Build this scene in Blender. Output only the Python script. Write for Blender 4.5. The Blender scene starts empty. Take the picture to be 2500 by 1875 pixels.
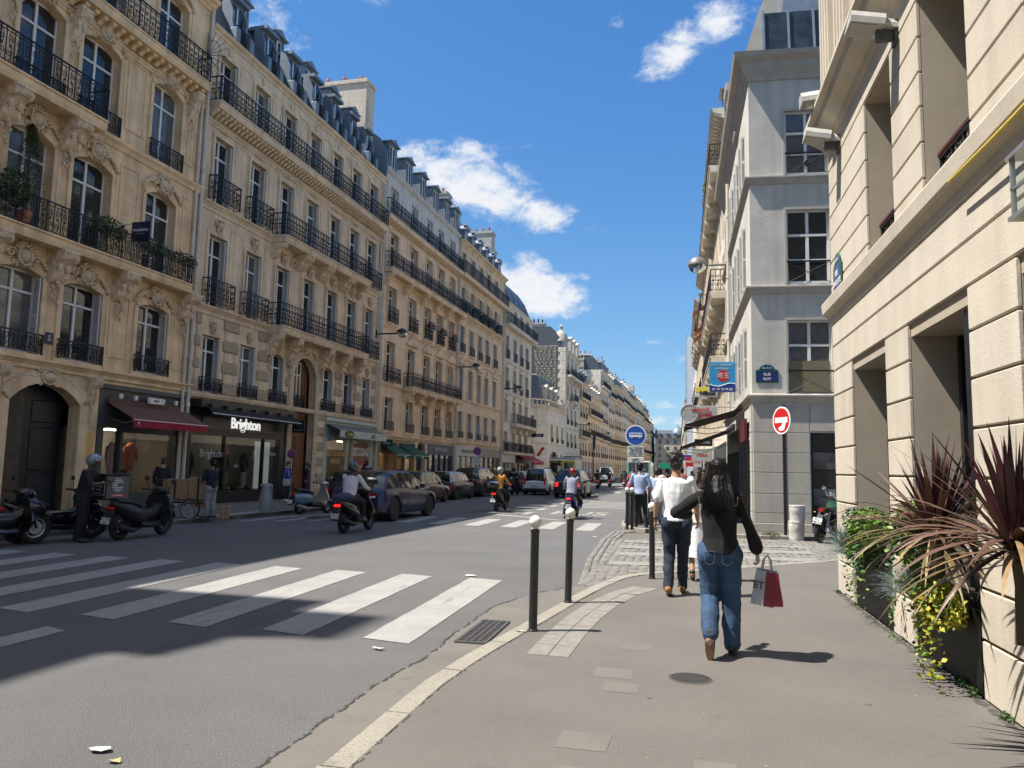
import bpy, bmesh, math, random
from mathutils import Vector, Matrix
import numpy as np
random.seed(7)
R_=math.radians
SC=bpy.context.scene; COL=SC.collection
# ------------------------------------------------------------------ camera
cam=bpy.data.cameras.new('camera'); camo=bpy.data.objects.new('camera',cam); COL.objects.link(camo)
cam.sensor_width=36; cam.lens=1878/2500*36; cam.clip_start=.1; cam.clip_end=3000
_r,_u,_f=(0.977582,0.209525,0.020819),(0.002449,-0.110186,0.993908),(-0.210543,0.971575,0.108229)
camo.matrix_world=Matrix(((_r[0],_u[0],-_f[0],0),(_r[1],_u[1],-_f[1],0),(_r[2],_u[2],-_f[2],1.72),(0,0,0,1)))
SC.camera=camo
# ------------------------------------------------------------------ light
SUN_AZ,SUN_EL=R_(18),R_(60)          # shadows fall along +X turned 18 deg towards +Y
sd=Vector((math.cos(SUN_AZ)*math.cos(SUN_EL),math.sin(SUN_AZ)*math.cos(SUN_EL),-math.sin(SUN_EL)))
sl=bpy.data.lights.new('sun','SUN'); sl.energy=4.6; sl.angle=R_(.53); sl.color=(1,.95,.87)
so=bpy.data.objects.new('sun',sl); COL.objects.link(so); so.rotation_euler=sd.to_track_quat('-Z','Y').to_euler()
w=bpy.data.worlds.new('World'); SC.world=w; w.use_nodes=True
nt=w.node_tree; nt.nodes.clear(); NN=nt.nodes.new; LK=nt.links.new
def mth(op,a,b=None,c=None,nt=nt):
    n=nt.nodes.new('ShaderNodeMath'); n.operation=op
    for i,x in enumerate((a,b,c)):
        if x is None: continue
        if isinstance(x,(int,float)): n.inputs[i].default_value=x
        else: nt.links.new(x,n.inputs[i])
    return n.outputs[0]
sky=NN('ShaderNodeTexSky'); sky.sky_type='NISHITA'; sky.sun_disc=False
sky.sun_elevation=SUN_EL; sky.sun_rotation=math.atan2(-sd.x,-sd.y)%(2*math.pi)
sky.air_density=1.0; sky.dust_density=.25; sky.ozone_density=2.2; sky.altitude=50
def vm(op,a,b):
    n=NN('ShaderNodeVectorMath'); n.operation=op
    for i,x in enumerate((a,b)):
        if isinstance(x,tuple): n.inputs[i].default_value=x
        else: LK(x,n.inputs[i])
    return n.outputs[0]
skc=vm('DIVIDE',sky.outputs[0],vm('ADD',vm('MULTIPLY',sky.outputs[0],(.15,.16,.18)),(1,1,1)))   # soft shoulder so the horizon does not clip
hs=NN('ShaderNodeHueSaturation'); hs.inputs['Hue'].default_value=.512; hs.inputs['Saturation'].default_value=1.18; hs.inputs['Value'].default_value=1.46; LK(vm('MULTIPLY',skc,(.58,.80,1.0)),hs.inputs['Color'])
bg=NN('ShaderNodeBackground'); bg.inputs[1].default_value=.108; LK(hs.outputs[0],bg.inputs[0])
tc=NN('ShaderNodeTexCoord'); sx=NN('ShaderNodeSeparateXYZ'); LK(tc.outputs['Generated'],sx.inputs[0])
az=mth('MULTIPLY',mth('ARCTAN2',sx.outputs[0],sx.outputs[1]),57.2958); el=mth('MULTIPLY',mth('ARCSINE',sx.outputs[2]),57.2958)
def noise(scale,det,rough,dist=0,sc=(1,1,1),rot=(0,0,0)):
    mp=NN('ShaderNodeMapping'); mp.inputs['Scale'].default_value=sc; mp.inputs['Rotation'].default_value=rot; LK(tc.outputs['Generated'],mp.inputs[0])
    n=NN('ShaderNodeTexNoise'); n.inputs['Scale'].default_value=scale; n.inputs['Detail'].default_value=det; n.inputs['Roughness'].default_value=rough; n.inputs['Distortion'].default_value=dist
    LK(mp.outputs[0],n.inputs['Vector']); return n.outputs[0]
n1=noise(30,8,.66,.35,(1,1,1.5)); n3=noise(13,4,.6,.6,(1,1,2.0),(0,R_(20),R_(30)))
# clouds seen in the sky, then unseen ones added for fill light, at (azimuth, elevation) with half-sizes, tilt, and how solid they are
CL=[(-16.2,20.7,4.0,2.1,-.25,.95,0),(-13.2,19.6,4.0,1.6,-.22,.85,0),(-9.3,18.5,3.2,.8,-.2,.8,0),(-19.3,22.0,3.2,1.2,-.15,.7,0),(-15.0,22.9,2.6,.9,-.25,.6,1),(-11.6,23.4,1.4,.4,-.1,.62,1),
 (-11.2,13.4,2.9,1.9,-.02,1.3,0),(-8.7,12.6,2.3,1.2,-.1,.95,0),(-13.8,12.6,3.0,2.0,0,1.2,0),(-6.8,14.2,.7,.28,-.3,.6,1),
 (2.8,30.7,4.4,1.7,.42,1.15,1),(-.6,29.2,2.6,1.1,.42,.9,1),(-4.7,31.4,.8,.8,.2,.72,1),(-31,29.4,4.5,1.9,-.4,.8,1),(-26,33,6,1.8,0,.7,1),
 (-1.6,4.9,2.7,.5,-.03,.85,1),(-.4,3.5,2.6,.55,0,.95,1),(-3.6,4.2,1.2,.6,0,.75,0),(-2.0,9.35,1.6,.25,0,.7,1),(.6,8.2,1.5,.55,.1,.8,1),(.9,6.2,.8,.35,0,.7,1),
 (64,28,17,8,.1,1.2,0),(125,36,22,11,0,1.25,0),(-150,32,22,11,0,1.25,0),(-95,42,20,11,.1,1.2,0),(175,54,34,12,0,1.25,0),(45,58,32,11,0,1.25,0),(-58,62,32,10,0,1.25,0),(-125,68,45,11,0,1.25,0),(95,70,55,11,0,1.25,0),(-8,74,50,9,0,1.25,0)]  # out-of-view clouds, added and enlarged to give neutral fill light
tot=0.
ae=NN('ShaderNodeCombineXYZ'); LK(az,ae.inputs[0]); LK(el,ae.inputs[1])
for a0,e0,sa,se,tl,am,kind in CL:
    mp=NN('ShaderNodeMapping'); mp.vector_type='TEXTURE'; mp.inputs['Location'].default_value=(a0,e0,0); mp.inputs['Rotation'].default_value=(0,0,math.atan(tl)); mp.inputs['Scale'].default_value=(sa,se,1); LK(ae.outputs[0],mp.inputs[0])
    dp=NN('ShaderNodeVectorMath'); dp.operation='DOT_PRODUCT'; LK(mp.outputs[0],dp.inputs[0]); LK(mp.outputs[0],dp.inputs[1])
    tot=mth('MULTIPLY_ADD',mth('POWER',.4066,dp.outputs['Value']),am*(1.0 if kind==0 else .85),tot)
nz=mth('ADD',mth('MULTIPLY',mth('SUBTRACT',n1,.5),2.5),mth('MULTIPLY',mth('SUBTRACT',n3,.5),1.5))
den=mth('MULTIPLY',mth('SUBTRACT',mth('ADD',mth('MINIMUM',tot,1.3),mth('MULTIPLY',nz,mth('MINIMUM',mth('MULTIPLY',tot,2.2),1.))),.40),1.15)
mr=NN('ShaderNodeMapRange'); mr.interpolation_type='SMOOTHSTEP'; LK(den,mr.inputs[0]); mr.inputs[1].default_value=-.05; mr.inputs[2].default_value=1.15
cb=NN('ShaderNodeBackground'); cr=NN('ShaderNodeMix'); cr.data_type='RGBA'
LK(mth('MINIMUM',mth('MULTIPLY',mth('ADD',den,mth('MULTIPLY',nz,.5)),.75),1.),cr.inputs[0])
cr.inputs[6].default_value=(.52,.58,.66,1); cr.inputs[7].default_value=(.64,.65,.67,1); LK(cr.outputs[2],cb.inputs[0]); cb.inputs[1].default_value=.74
ms=NN('ShaderNodeMixShader'); LK(mth('MULTIPLY',mr.outputs[0],.96),ms.inputs[0]); LK(bg.outputs[0],ms.inputs[1]); LK(cb.outputs[0],ms.inputs[2])
wo=NN('ShaderNodeOutputWorld'); LK(ms.outputs[0],wo.inputs[0])
w.cycles.sampling_method='MANUAL'; w.cycles.sample_map_resolution=128
vs=SC.view_settings; vs.view_transform='Standard'; vs.look='None'; vs.gamma=1; vs.use_curve_mapping=False; vs.exposure=.95
cy=SC.cycles; cy.use_denoising=True; cy.use_adaptive_sampling=True; cy.adaptive_threshold=.025; cy.max_bounces=5; cy.diffuse_bounces=3; cy.glossy_bounces=3; cy.transmission_bounces=4; cy.transparent_max_bounces=12
cy.caustics_reflective=False; cy.caustics_refractive=False; cy.sample_clamp_indirect=6
# ------------------------------------------------------------------ materials
MATS={}
def mat(name,col,rough=.6,metal=0.,spec=.5,var=0.,vs=4.,bump=0.,bs=30.,coat=0.,emit=0.,alpha=1.,brick=None,streak=0.,spots=None,detail=6):
    """procedural principled material; var = fBm colour variation, brick=(w,h,mortar,depth) stone joints in x/z, streak = vertical weathering"""
    if name in MATS: return MATS[name]
    m=bpy.data.materials.new(name); m.use_nodes=True; t=m.node_tree; p=t.nodes['Principled BSDF']; MATS[name]=m
    N=t.nodes.new; L=t.links.new
    c=(*col,1); p.inputs['Base Color'].default_value=c; p.inputs['Roughness'].default_value=rough; p.inputs['Metallic'].default_value=metal
    p.inputs['Specular IOR Level'].default_value=spec; p.inputs['Coat Weight'].default_value=coat; p.inputs['Coat Roughness'].default_value=.04
    if emit: p.inputs['Emission Color'].default_value=c; p.inputs['Emission Strength'].default_value=emit
    m.diffuse_color=c
    tcn=N('ShaderNodeTexCoord'); src=tcn.outputs['Object']
    def nz(scale,det=detail,vec=src,ro=.6):
        n=N('ShaderNodeTexNoise'); n.inputs['Scale'].default_value=scale; n.inputs['Detail'].default_value=det; n.inputs['Roughness'].default_value=ro; L(vec,n.inputs['Vector']); return n.outputs[0]
    def mix(fac,a,b,bt='MIX'):
        x=N('ShaderNodeMix'); x.data_type='RGBA'; x.blend_type=bt
        for s,v in ((0,fac),(6,a),(7,b)):
            if isinstance(v,(int,float)): x.inputs[s].default_value=v
            elif isinstance(v,tuple): x.inputs[s].default_value=v
            else: L(v,x.inputs[s])
        return x.outputs[2]
    def ramp(f,a,b):
        x=N('ShaderNodeMapRange'); L(f,x.inputs[0]); x.inputs[1].default_value=a; x.inputs[2].default_value=b; return x.outputs[0]
    out=None; h=None
    if var:
        k=lambda s:(*[min(1,max(0,x*s)) for x in col],1)
        out=mix(ramp(nz(vs),.3,.7),k(1-var),k(1+var))
    if streak:
        mp=N('ShaderNodeMapping'); mp.inputs['Scale'].default_value=(1,1,.07); L(src,mp.inputs[0])
        out=mix(mth('MULTIPLY',ramp(nz(3.2,8,mp.outputs[0]),.46,.72),streak,nt=t),out if out else c,(*[x*.42 for x in col],1))
    for sc,th,sca in (spots if isinstance(spots,list) else [spots] if spots else []):
        if isinstance(sc,tuple):
            mp=N('ShaderNodeMapping'); mp.inputs['Scale'].default_value=sc; mp.inputs['Rotation'].default_value=(0,0,.25); L(src,mp.inputs[0]); q_=nz(1.,5,mp.outputs[0])
        else: q_=nz(sc,3)
        out=mix(mth('MULTIPLY',ramp(q_,th,th+.07),sca[3],nt=t),out if out else c,(*sca[:3],1))
    if brick:
        s=N('ShaderNodeSeparateXYZ'); L(src,s.inputs[0]); cb_=N('ShaderNodeCombineXYZ'); L(mth('ADD',s.outputs[0],s.outputs[1],nt=t),cb_.inputs[0]); L(s.outputs[2],cb_.inputs[1])
        b=N('ShaderNodeTexBrick'); L(cb_.outputs[0],b.inputs['Vector']); b.inputs['Scale'].default_value=1; b.inputs['Brick Width'].default_value=brick[0]; b.inputs['Row Height'].default_value=brick[1]
        b.inputs['Mortar Size'].default_value=brick[2]; b.inputs['Mortar Smooth'].default_value=.3; b.offset=.5
        b.inputs['Color1'].default_value=(1,1,1,1); b.inputs['Color2'].default_value=(.86,.86,.86,1); b.inputs['Mortar'].default_value=(.62,.62,.62,1)
        out=mix(brick[3],out if out else c,b.outputs['Color'],'MULTIPLY'); h=b.outputs['Fac']
    if out: L(out,p.inputs['Base Color'])
    if bump or h is not None:
        bn=N('ShaderNodeBump'); bn.inputs['Strength'].default_value=bump if bump else .25; bn.inputs['Distance'].default_value=.02
        f=nz(bs,5)
        if h is not None: f=mth('SUBTRACT',mth('MULTIPLY',f,.5,nt=t),h,nt=t)
        L(f,bn.inputs['Height']); L(bn.outputs[0],p.inputs['Normal'])
    return m
def glassmat(name,tint=(.9,.95,.95),refl=1.):
    if name in MATS: return MATS[name]
    m=bpy.data.materials.new(name); m.use_nodes=True; t=m.node_tree; t.nodes.clear(); MATS[name]=m
    a=t.nodes.new('ShaderNodeBsdfTransparent'); a.inputs[0].default_value=(*tint,1)
    g=t.nodes.new('ShaderNodeBsdfGlossy'); g.inputs['Roughness'].default_value=.02
    f=t.nodes.new('ShaderNodeFresnel'); f.inputs[0].default_value=1.55
    x=t.nodes.new('ShaderNodeMixShader'); t.links.new(mth('MINIMUM',mth('MULTIPLY',f.outputs[0],refl*1.05,nt=t),1.,nt=t),x.inputs[0]); t.links.new(a.outputs[0],x.inputs[1]); t.links.new(g.outputs[0],x.inputs[2])
    o=t.nodes.new('ShaderNodeOutputMaterial'); t.links.new(x.outputs[0],o.inputs[0]); return m
# ------------------------------------------------------------------ mesh tools
class MB:
    def __init__(s): s.v=[]; s.f=[]; s.mi=[]; s.mat=None
    def vs(s,pts):
        i=len(s.v); s.v.extend([tuple(p) for p in pts]); return i
    def face(s,idx,m=0): s.f.append(tuple(idx)); s.mi.append(m)
    def poly(s,pts,m=0): i=s.vs(pts); s.face(range(i,i+len(pts)),m); return s
    def box(s,x0,x1,y0,y1,z0,z1,m=0):
        i=s.vs([(x0,y0,z0),(x1,y0,z0),(x1,y1,z0),(x0,y1,z0),(x0,y0,z1),(x1,y0,z1),(x1,y1,z1),(x0,y1,z1)])
        for q in ((0,3,2,1),(4,5,6,7),(0,1,5,4),(1,2,6,5),(2,3,7,6),(3,0,4,7)): s.face([i+k for k in q],m)
        return s
    def cbox(s,x0,x1,y0,y1,z0,z1,b,m=0):
        """box with bevelled edges"""
        X=(x0,x0+b,x1-b,x1);Y=(y0,y0+b,y1-b,y1);Z=(z0,z0+b,z1-b,z1)
        bm=bmesh.new(); 
        for x in (x0,x1):
            for y in (y0,y1):
                for z in (z0,z1): bm.verts.new((x,y,z))
        bmesh.ops.convex_hull(bm,input=bm.verts); bmesh.ops.dissolve_limit(bm,angle_limit=.01,verts=bm.verts,edges=bm.edges)
        bmesh.ops.bevel(bm,geom=list(bm.edges),offset=b,segments=1,affect='EDGES'); s.addbm(bm,m); return s
    def addbm(s,bm,m=0):
        bm.verts.index_update(); i=s.vs([v.co for v in bm.verts])
        for f in bm.faces: s.face([i+v.index for v in f.verts],m)
        bm.free()
    def ext(s,pts,d0,d1,axis='y',m=0,cap=True):
        """extrude a 2D polygon; axis y: pts=(x,z); axis x: pts=(y,z); axis z: pts=(x,y)"""
        P={'y':lambda p,d:(p[0],d,p[1]),'x':lambda p,d:(d,p[0],p[1]),'z':lambda p,d:(p[0],p[1],d)}[axis]
        n=len(pts); i=s.vs([P(p,d0) for p in pts]+[P(p,d1) for p in pts])
        for k in range(n): s.face((i+k,i+(k+1)%n,i+n+(k+1)%n,i+n+k),m)
        if cap: s.face(range(i,i+n),m); s.face(range(i+2*n-1,i+n-1,-1),m)
        return s
    def tube(s,path,r,n=6,closed=False,m=0,cap=True):
        P=[Vector(p) for p in path]; K=len(P); rr=r if hasattr(r,'__len__') else [r]*K
        up=Vector((0,0,1)); ring=[]; prev=None
        for k in range(K):
            if closed: t=P[(k+1)%K]-P[k-1]
            else: t=P[min(k+1,K-1)]-P[max(k-1,0)]
            if t.length<1e-9: t=Vector((0,0,1))
            t.normalize()
            a=prev if prev is not None else (Vector((1,0,0)) if abs(t.z)>.9 else up)
            a=a-t*a.dot(t)
            if a.length<1e-6: a=t.orthogonal()
            a.normalize(); prev=a; b=t.cross(a)
            i=s.vs([P[k]+(a*math.cos(2*math.pi*j/n)+b*math.sin(2*math.pi*j/n))*rr[k] for j in range(n)]); ring.append(i)
        for k in range(K if closed else K-1):
            i,j=ring[k],ring[(k+1)%K]
            for q in range(n): s.face((i+q,i+(q+1)%n,j+(q+1)%n,j+q),m)
        if cap and not closed: s.face(range(ring[0]+n-1,ring[0]-1,-1),m); s.face(range(ring[-1],ring[-1]+n),m)
        return s
    def lathe(s,prof,n=16,c=(0,0,0),axis='z',m=0,a0=0,a1=2*math.pi):
        full=abs(a1-a0-2*math.pi)<1e-6; K=n if full else n+1; rings=[]
        for r,h in prof:
            pts=[]
            for j in range(K):
                a=a0+(a1-a0)*j/n; x,y=r*math.cos(a),r*math.sin(a)
                q={'z':(x,y,h),'y':(x,h,y),'x':(h,x,y)}[axis]; pts.append((q[0]+c[0],q[1]+c[1],q[2]+c[2]))
            rings.append(s.vs(pts))
        for a,b in zip(rings,rings[1:]):
            for j in range(n): s.face((a+j,a+(j+1)%K,b+(j+1)%K,b+j),m)
        if full:
            if prof[0][0]>1e-6: s.face(range(rings[0]+n-1,rings[0]-1,-1),m)
            if prof[-1][0]>1e-6: s.face(range(rings[-1],rings[-1]+n),m)
        return s
    def ell(s,c,r,nu=10,nv=7,m=0,rot=None):
        pr=[]; 
        for k in range(nv+1):
            a=math.pi*k/nv; pr.append((max(1e-4,math.sin(a)),-math.cos(a)))
        i0=len(s.v); s.lathe(pr,nu,m=m)
        for i in range(i0,len(s.v)):
            q=Vector((s.v[i][0]*r[0],s.v[i][1]*r[1],s.v[i][2]*r[2]))
            if rot is not None: q=rot@q
            s.v[i]=(q.x+c[0],q.y+c[1],q.z+c[2])
        return s
    def xf(s,M,i0=0):
        for i in range(i0,len(s.v)): s.v[i]=tuple(M@Vector(s.v[i]))
        return s
    def mesh(s,name,mats,smooth=0):
        me=bpy.data.meshes.new(name); me.from_pydata(s.v,[],s.f)
        for m in (mats if isinstance(mats,(list,tuple)) else [mats]): me.materials.append(m)
        if any(s.mi): me.polygons.foreach_set('material_index',s.mi)
        if smooth:
            me.polygons.foreach_set('use_smooth',[True]*len(s.f))
            if smooth<180: me.set_sharp_from_angle(angle=R_(smooth))
        me.update(); return me
    def obj(s,name,mats,parent=None,smooth=0,loc=(0,0,0),rot=None):
        return put(name,s.mesh(name,mats,smooth),parent,loc,rot)
def put(name,me,parent=None,loc=(0,0,0),rot=None,scale=None):
    o=bpy.data.objects.new(name,me); COL.objects.link(o); o.parent=parent; o.location=loc
    if rot is not None: o.rotation_euler=rot if hasattr(rot,'__len__') else (0,0,rot)
    if scale is not None: o.scale=scale if hasattr(scale,'__len__') else (scale,)*3
    return o
def tag(o,label=None,cat=None,group=None,kind=None):
    if label: o['label']=label
    if cat: o['category']=cat
    if group: o['group']=group
    if kind: o['kind']=kind
    return o
def empty(name,loc=(0,0,0),rz=0,label=None,cat=None,group=None):
    o=bpy.data.objects.new(name,None); COL.objects.link(o); o.location=loc; o.rotation_euler=(0,0,rz); o.empty_display_size=.2
    return tag(o,label,cat,group)
def children(o): return [c for c in COL.objects if c.parent==o]
def copy_tree(o,parent=None,kids=None):
    if kids is None:
        kids={}
        for c in COL.objects:
            if c.parent: kids.setdefault(c.parent.name,[]).append(c)
    c=o.copy(); COL.objects.link(c); c.parent=parent
    for k in kids.get(o.name,[]): copy_tree(k,c,kids)
    return c
_fc={}
TMP=bpy.data.scenes.new('workbench')
def bake(o):
    """evaluate an object (font or modifiers) in a scratch scene and return its mesh"""
    TMP.collection.objects.link(o)
    with bpy.context.temp_override(scene=TMP,view_layer=TMP.view_layers[0]): dg=bpy.context.evaluated_depsgraph_get()
    dg.update(); me=bpy.data.meshes.new_from_object(o.evaluated_get(dg)); bpy.data.objects.remove(o); return me
def textmesh(body,size,align='CENTER',depth=.004,bold=0.,sp=1.):
    k=(body,size,align,depth,bold,sp)
    if k in _fc: return _fc[k]
    cu=bpy.data.curves.new('lettering','FONT'); cu.body=body; cu.size=size; cu.align_x=align; cu.align_y='CENTER'; cu.extrude=depth; cu.offset=bold; cu.space_character=sp; cu.resolution_u=3
    me=bake(bpy.data.objects.new('lettering',cu)); bpy.data.curves.remove(cu); _fc[k]=me; return me
def text(body,size,mt,parent,loc,rot=(R_(90),0,0),name='lettering',**k):
    me=textmesh(body,size,**k).copy(); me.materials.clear(); me.materials.append(mt); return put(name,me,parent,loc,rot)
def lerp(a,b,t): return a+(b-a)*t
def spiral(mb,cx,cz,y,r0,r1,a0,turns,r=.011,n=14,ns=4,m=0):
    mb.tube([(cx+lerp(r0,r1,k/n)*math.cos(a0+turns*2*math.pi*k/n),y,cz+lerp(r0,r1,k/n)*math.sin(a0+turns*2*math.pi*k/n)) for k in range(n+1)],r,ns,m=m,cap=False)
# palette
IRON=mat('black wrought iron',(.012,.013,.016),.45,.3,.5)
ST1=mat('tan limestone',(.82,.59,.35),.85,var=.22,vs=1.3,bump=.25,bs=22,streak=.5,brick=(1.15,.48,.007,.35))
ST2=mat('warm limestone',(.74,.575,.39),.85,var=.2,vs=1.1,bump=.25,bs=22,streak=.45,brick=(1.3,.5,.007,.4))
ST3=mat('honey limestone',(.80,.60,.40),.85,var=.2,vs=1.0,bump=.22,bs=20,streak=.42,brick=(1.2,.52,.007,.4))
ST4=mat('pale limestone',(.72,.635,.51),.85,var=.18,vs=1.1,bump=.22,bs=20,streak=.32,brick=(1.2,.5,.007,.35))
STO=mat('carved limestone',(.70,.54,.36),.85,var=.32,vs=6,bump=.4,bs=40,streak=.3)
BOSS=mat('rough bossed stone',(.43,.335,.235),.95,var=.25,vs=14,bump=.9,bs=60)
CREAM=mat('cream render',(.55,.488,.395),.8,var=.10,vs=1.1,bump=.2,bs=45,streak=.22,spots=[(2.2,.66,(.40,.345,.27,.35)),(30,.7,(.42,.37,.29,.25))])
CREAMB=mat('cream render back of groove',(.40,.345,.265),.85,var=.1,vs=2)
PLAST=mat('grey white plaster',(.55,.52,.465),.85,var=.14,vs=.9,bump=.3,bs=18,streak=.35)
PLASTB=mat('grey stone facing',(.44,.405,.35),.8,var=.12,vs=2.2,bump=.12,bs=30,streak=.2)
WPLAST=mat('white attic render',(.62,.59,.55),.85,var=.1,vs=1.3,streak=.3)
ZINC=mat('grey blue zinc',(.20,.245,.29),.5,.35,.5,var=.2,vs=2.5,streak=.25)
SLATE=mat('dark slate',(.085,.095,.11),.55,var=.3,vs=5,bump=.3,bs=30,brick=(.22,.16,.012,.6))
WFRAME=mat('white window paint',(.74,.73,.70),.5,var=.06,vs=3)
SHUT=mat('pale grey shutter paint',(.62,.61,.58),.6,var=.1,vs=4)
PANE=mat('dark window glass',(.018,.022,.025),.04,0,.9)
PANEB=mat('curtained window glass',(.11,.11,.105),.06,0,.8,var=.5,vs=2.2)
PIPE=mat('cream painted pipe',(.60,.54,.45),.6,var=.12,vs=3)
TERRA=mat('terracotta chimney pot',(.36,.13,.075),.8,var=.2,vs=9)
BRASS=mat('brass plate',(.55,.40,.16),.35,.8)
BLACKM=mat('black painted metal',(.012,.012,.013),.35,0,.5)
DGREY=mat('dark grey paint',(.05,.053,.055),.5,var=.15,vs=3)
WHITE=mat('white paint',(.8,.8,.78),.45,var=.05,vs=3)
STEEL=mat('galvanised steel',(.45,.46,.47),.4,.8,var=.1)
RUBBER=mat('tyre rubber',(.018,.018,.019),.8,var=.2,vs=20)
SHOPG=glassmat('shop glass')
# ------------------------------------------------------------------ ground
ASPH=mat('road asphalt',(.122,.120,.117),.9,var=.13,vs=.55,bump=.9,bs=90,spots=[(75,.56,(.235,.23,.225,.55)),(110,.60,(.05,.05,.052,.6)),((.5,.09,1),.60,(.095,.094,.094,.45)),(1.7,.68,(.09,.088,.086,.4))],detail=10)
MASTIC=mat('pavement mastic',(.134,.122,.107),.85,var=.11,vs=.9,bump=.5,bs=90,spots=[(85,.60,(.20,.185,.165,.45)),(60,.66,(.085,.077,.068,.4)),(3.1,.64,(.105,.096,.084,.42)),((.35,2.2,1),.66,(.115,.104,.09,.4)),(14,.72,(.07,.064,.058,.35))],detail=12)
GUTT=mat('gutter mastic',(.145,.131,.113),.85,var=.14,vs=1.2,bump=.45,bs=80,spots=[(70,.6,(.2,.185,.165,.4)),(5,.6,(.095,.087,.075,.5)),((2.5,.3,1),.6,(.10,.09,.078,.5))],detail=12)
GRAN=mat('granite kerb',(.285,.26,.21),.8,var=.12,vs=3,bump=.5,bs=80,spots=[(55,.54,(.16,.145,.12,.6)),(90,.58,(.38,.36,.31,.5)),(3.5,.62,(.17,.155,.13,.5))])
COB=[mat('cobble granite %s'%n,c,.8,var=.25,vs=6,bump=.5,bs=60) for n,c in (('grey',(.185,.174,.158)),('warm',(.205,.187,.162)),('dark',(.148,.14,.131)))]
PAINT=mat('worn road paint',(.325,.315,.29),.75,var=.12,vs=1.8,bump=.5,bs=90,spots=[(30,.57,(.19,.187,.182,.6)),(90,.58,(.17,.168,.165,.5)),((7,.7,1),.60,(.17,.168,.165,.65)),((.6,5,1),.66,(.15,.148,.146,.5)),(3,.66,(.2,.197,.19,.5))],detail=12)
PAINTC=mat('worn paint on cobbles',(.255,.246,.225),.8,var=.15,vs=3,bump=.5,bs=40,spots=(9,.52,(.19,.18,.165,.85)),detail=10)
JOINT=mat('sand joint',(.13,.12,.105),.95,var=.2,vs=20)
TH=R_(2.15); LA=Vector((-17.45,27.0,0)); LT=Vector((math.sin(TH),math.cos(TH),0)); LN=Vector((math.cos(TH),-math.sin(TH),0))
def LW(u,n,z=0): return LA+LT*u+LN*n+Vector((0,0,z))       # left facade line: u along, n towards the street
tag(MB().poly([(-400,-300,0),(400,-300,0),(400,900,0),(-400,900,0)]).obj('road',ASPH),kind='structure')
def slab(name,pts,z0,z1,m,kind='structure'):
    return tag(MB().ext(pts,z0,z1,'z').obj(name,m),kind=kind)
# kerb lines (outer edge)
RK=[(-1.88,-25),(-1.88,4),(-1.88,5.64),(-1.79,6.6),(-1.66,7.5),(-1.5,8.6),(-1.34,9.8),(-1.14,11),(-.9,11.98),(-.5,12.62),(.4,13.42),(1.39,14.36),(1.93,14.9),(3.2,16.1),(9,21.6)]
RK2=[(9,23.2),(3.6,21.25),(1.9,21.0),(.5,21.3),(-.7,21.75),(-1.35,22.3),(-1.62,23.1),(-1.72,24.5),(-1.75,30),(-1.7,60),(-1.3,150),(-1.0,300)]
def inset(L,d):
    out=[]
    for i,p in enumerate(L):
        a=Vector(L[max(i-1,0)]);b=Vector(L[min(i+1,len(L)-1)]); t=(b-a).normalized(); out.append((p[0]+t.y*d,p[1]-t.x*d))
    return out
KW=.17
r1=inset(RK,KW); slab('pavement',r1+[(9,14),(2.6,11.4),(2.6,-25)],-.05,.118,MASTIC)
r2=inset(RK2,KW); slab('pavement',r2+[(8,300),(2.6,24),(9,23.5)],-.05,.118,MASTIC)
lk=[tuple(LW(u,n)[:2]) for u,n in ((-45,4.4),(-12,4.4),(-4,4.6),(5,4.6),(20,4.5),(50,4.4),(52.5,3.6),(54,1))]
slab('pavement',[tuple(LW(54,-6)[:2]),tuple(LW(-45,-.4)[:2])]+lk,-.05,.118,MASTIC)
lk2=[tuple(LW(u,n)[:2]) for u,n in ((61,-3),(63,2.5),(66,4.2),(100,4.2),(300,4.2))]
slab('pavement',[tuple(LW(300,-1)[:2]),tuple(LW(61,-4)[:2])]+lk2,-.05,.118,MASTIC)
def kerb(name,line,label_,step=1.05,side=1):
    root=tag(empty(name),kind='structure')
    L=[Vector(p) for p in line]; ins=[Vector(p) for p in inset(line,KW*side)]
    cum=[0]
    for a,b in zip(L,L[1:]): cum.append(cum[-1]+(b-a).length)
    def at(d,Q):
        for i in range(len(L)-1):
            if cum[i+1]>=d: return Q[i].lerp(Q[i+1],(d-cum[i])/max(1e-6,cum[i+1]-cum[i]))
        return Q[-1]
    d=0.; n=0
    while d<cum[-1]-.2:
        st=step*random.uniform(.75,1.25)
        if at(d,L).length>70: st*=6
        e=min(d+st,cum[-1]); g=.006
        k=max(1,int((e-d)/.35)); ds=[d+g+(e-d-2*g)*i/k for i in range(k+1)]
        o=[at(x,L) for x in ds]; q=[at(x,ins) for x in ds]; z=.122+random.uniform(-.003,.004); mb=MB(); b=.014
        for i in range(k):
            a0,a1,b0,b1=o[i],o[i+1],q[i],q[i+1]; t0=(b0-a0).normalized()*b; t1=(b1-a1).normalized()*b
            mb.poly([(*a0,-.03),(*a1,-.03),(*a1,z-b),(*a0,z-b)]); mb.poly([(*a0,z-b),(*a1,z-b),(*(a1+t1),z),(*(a0+t0),z)])
            mb.poly([(*(a0+t0),z),(*(a1+t1),z),(*b1,z),(*b0,z)])
        mb.poly([(*o[0],-.03),(*o[0],z-b),(*(o[0]+(q[0]-o[0]).normalized()*b),z),(*q[0],z),(*q[0],-.03)])
        mb.poly([(*o[-1],-.03),(*o[-1],z-b),(*(o[-1]+(q[-1]-o[-1]).normalized()*b),z),(*q[-1],z),(*q[-1],-.03)])
        mb.obj('kerb_stone',GRAN,root); d=e; n+=1
    return root
kerb('kerb',RK[1:],None); kerb('kerb',RK2[:9],None,1.2); kerb('kerb',[tuple(p) for p in lk[1:]][::-1],None,1.3)
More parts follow.
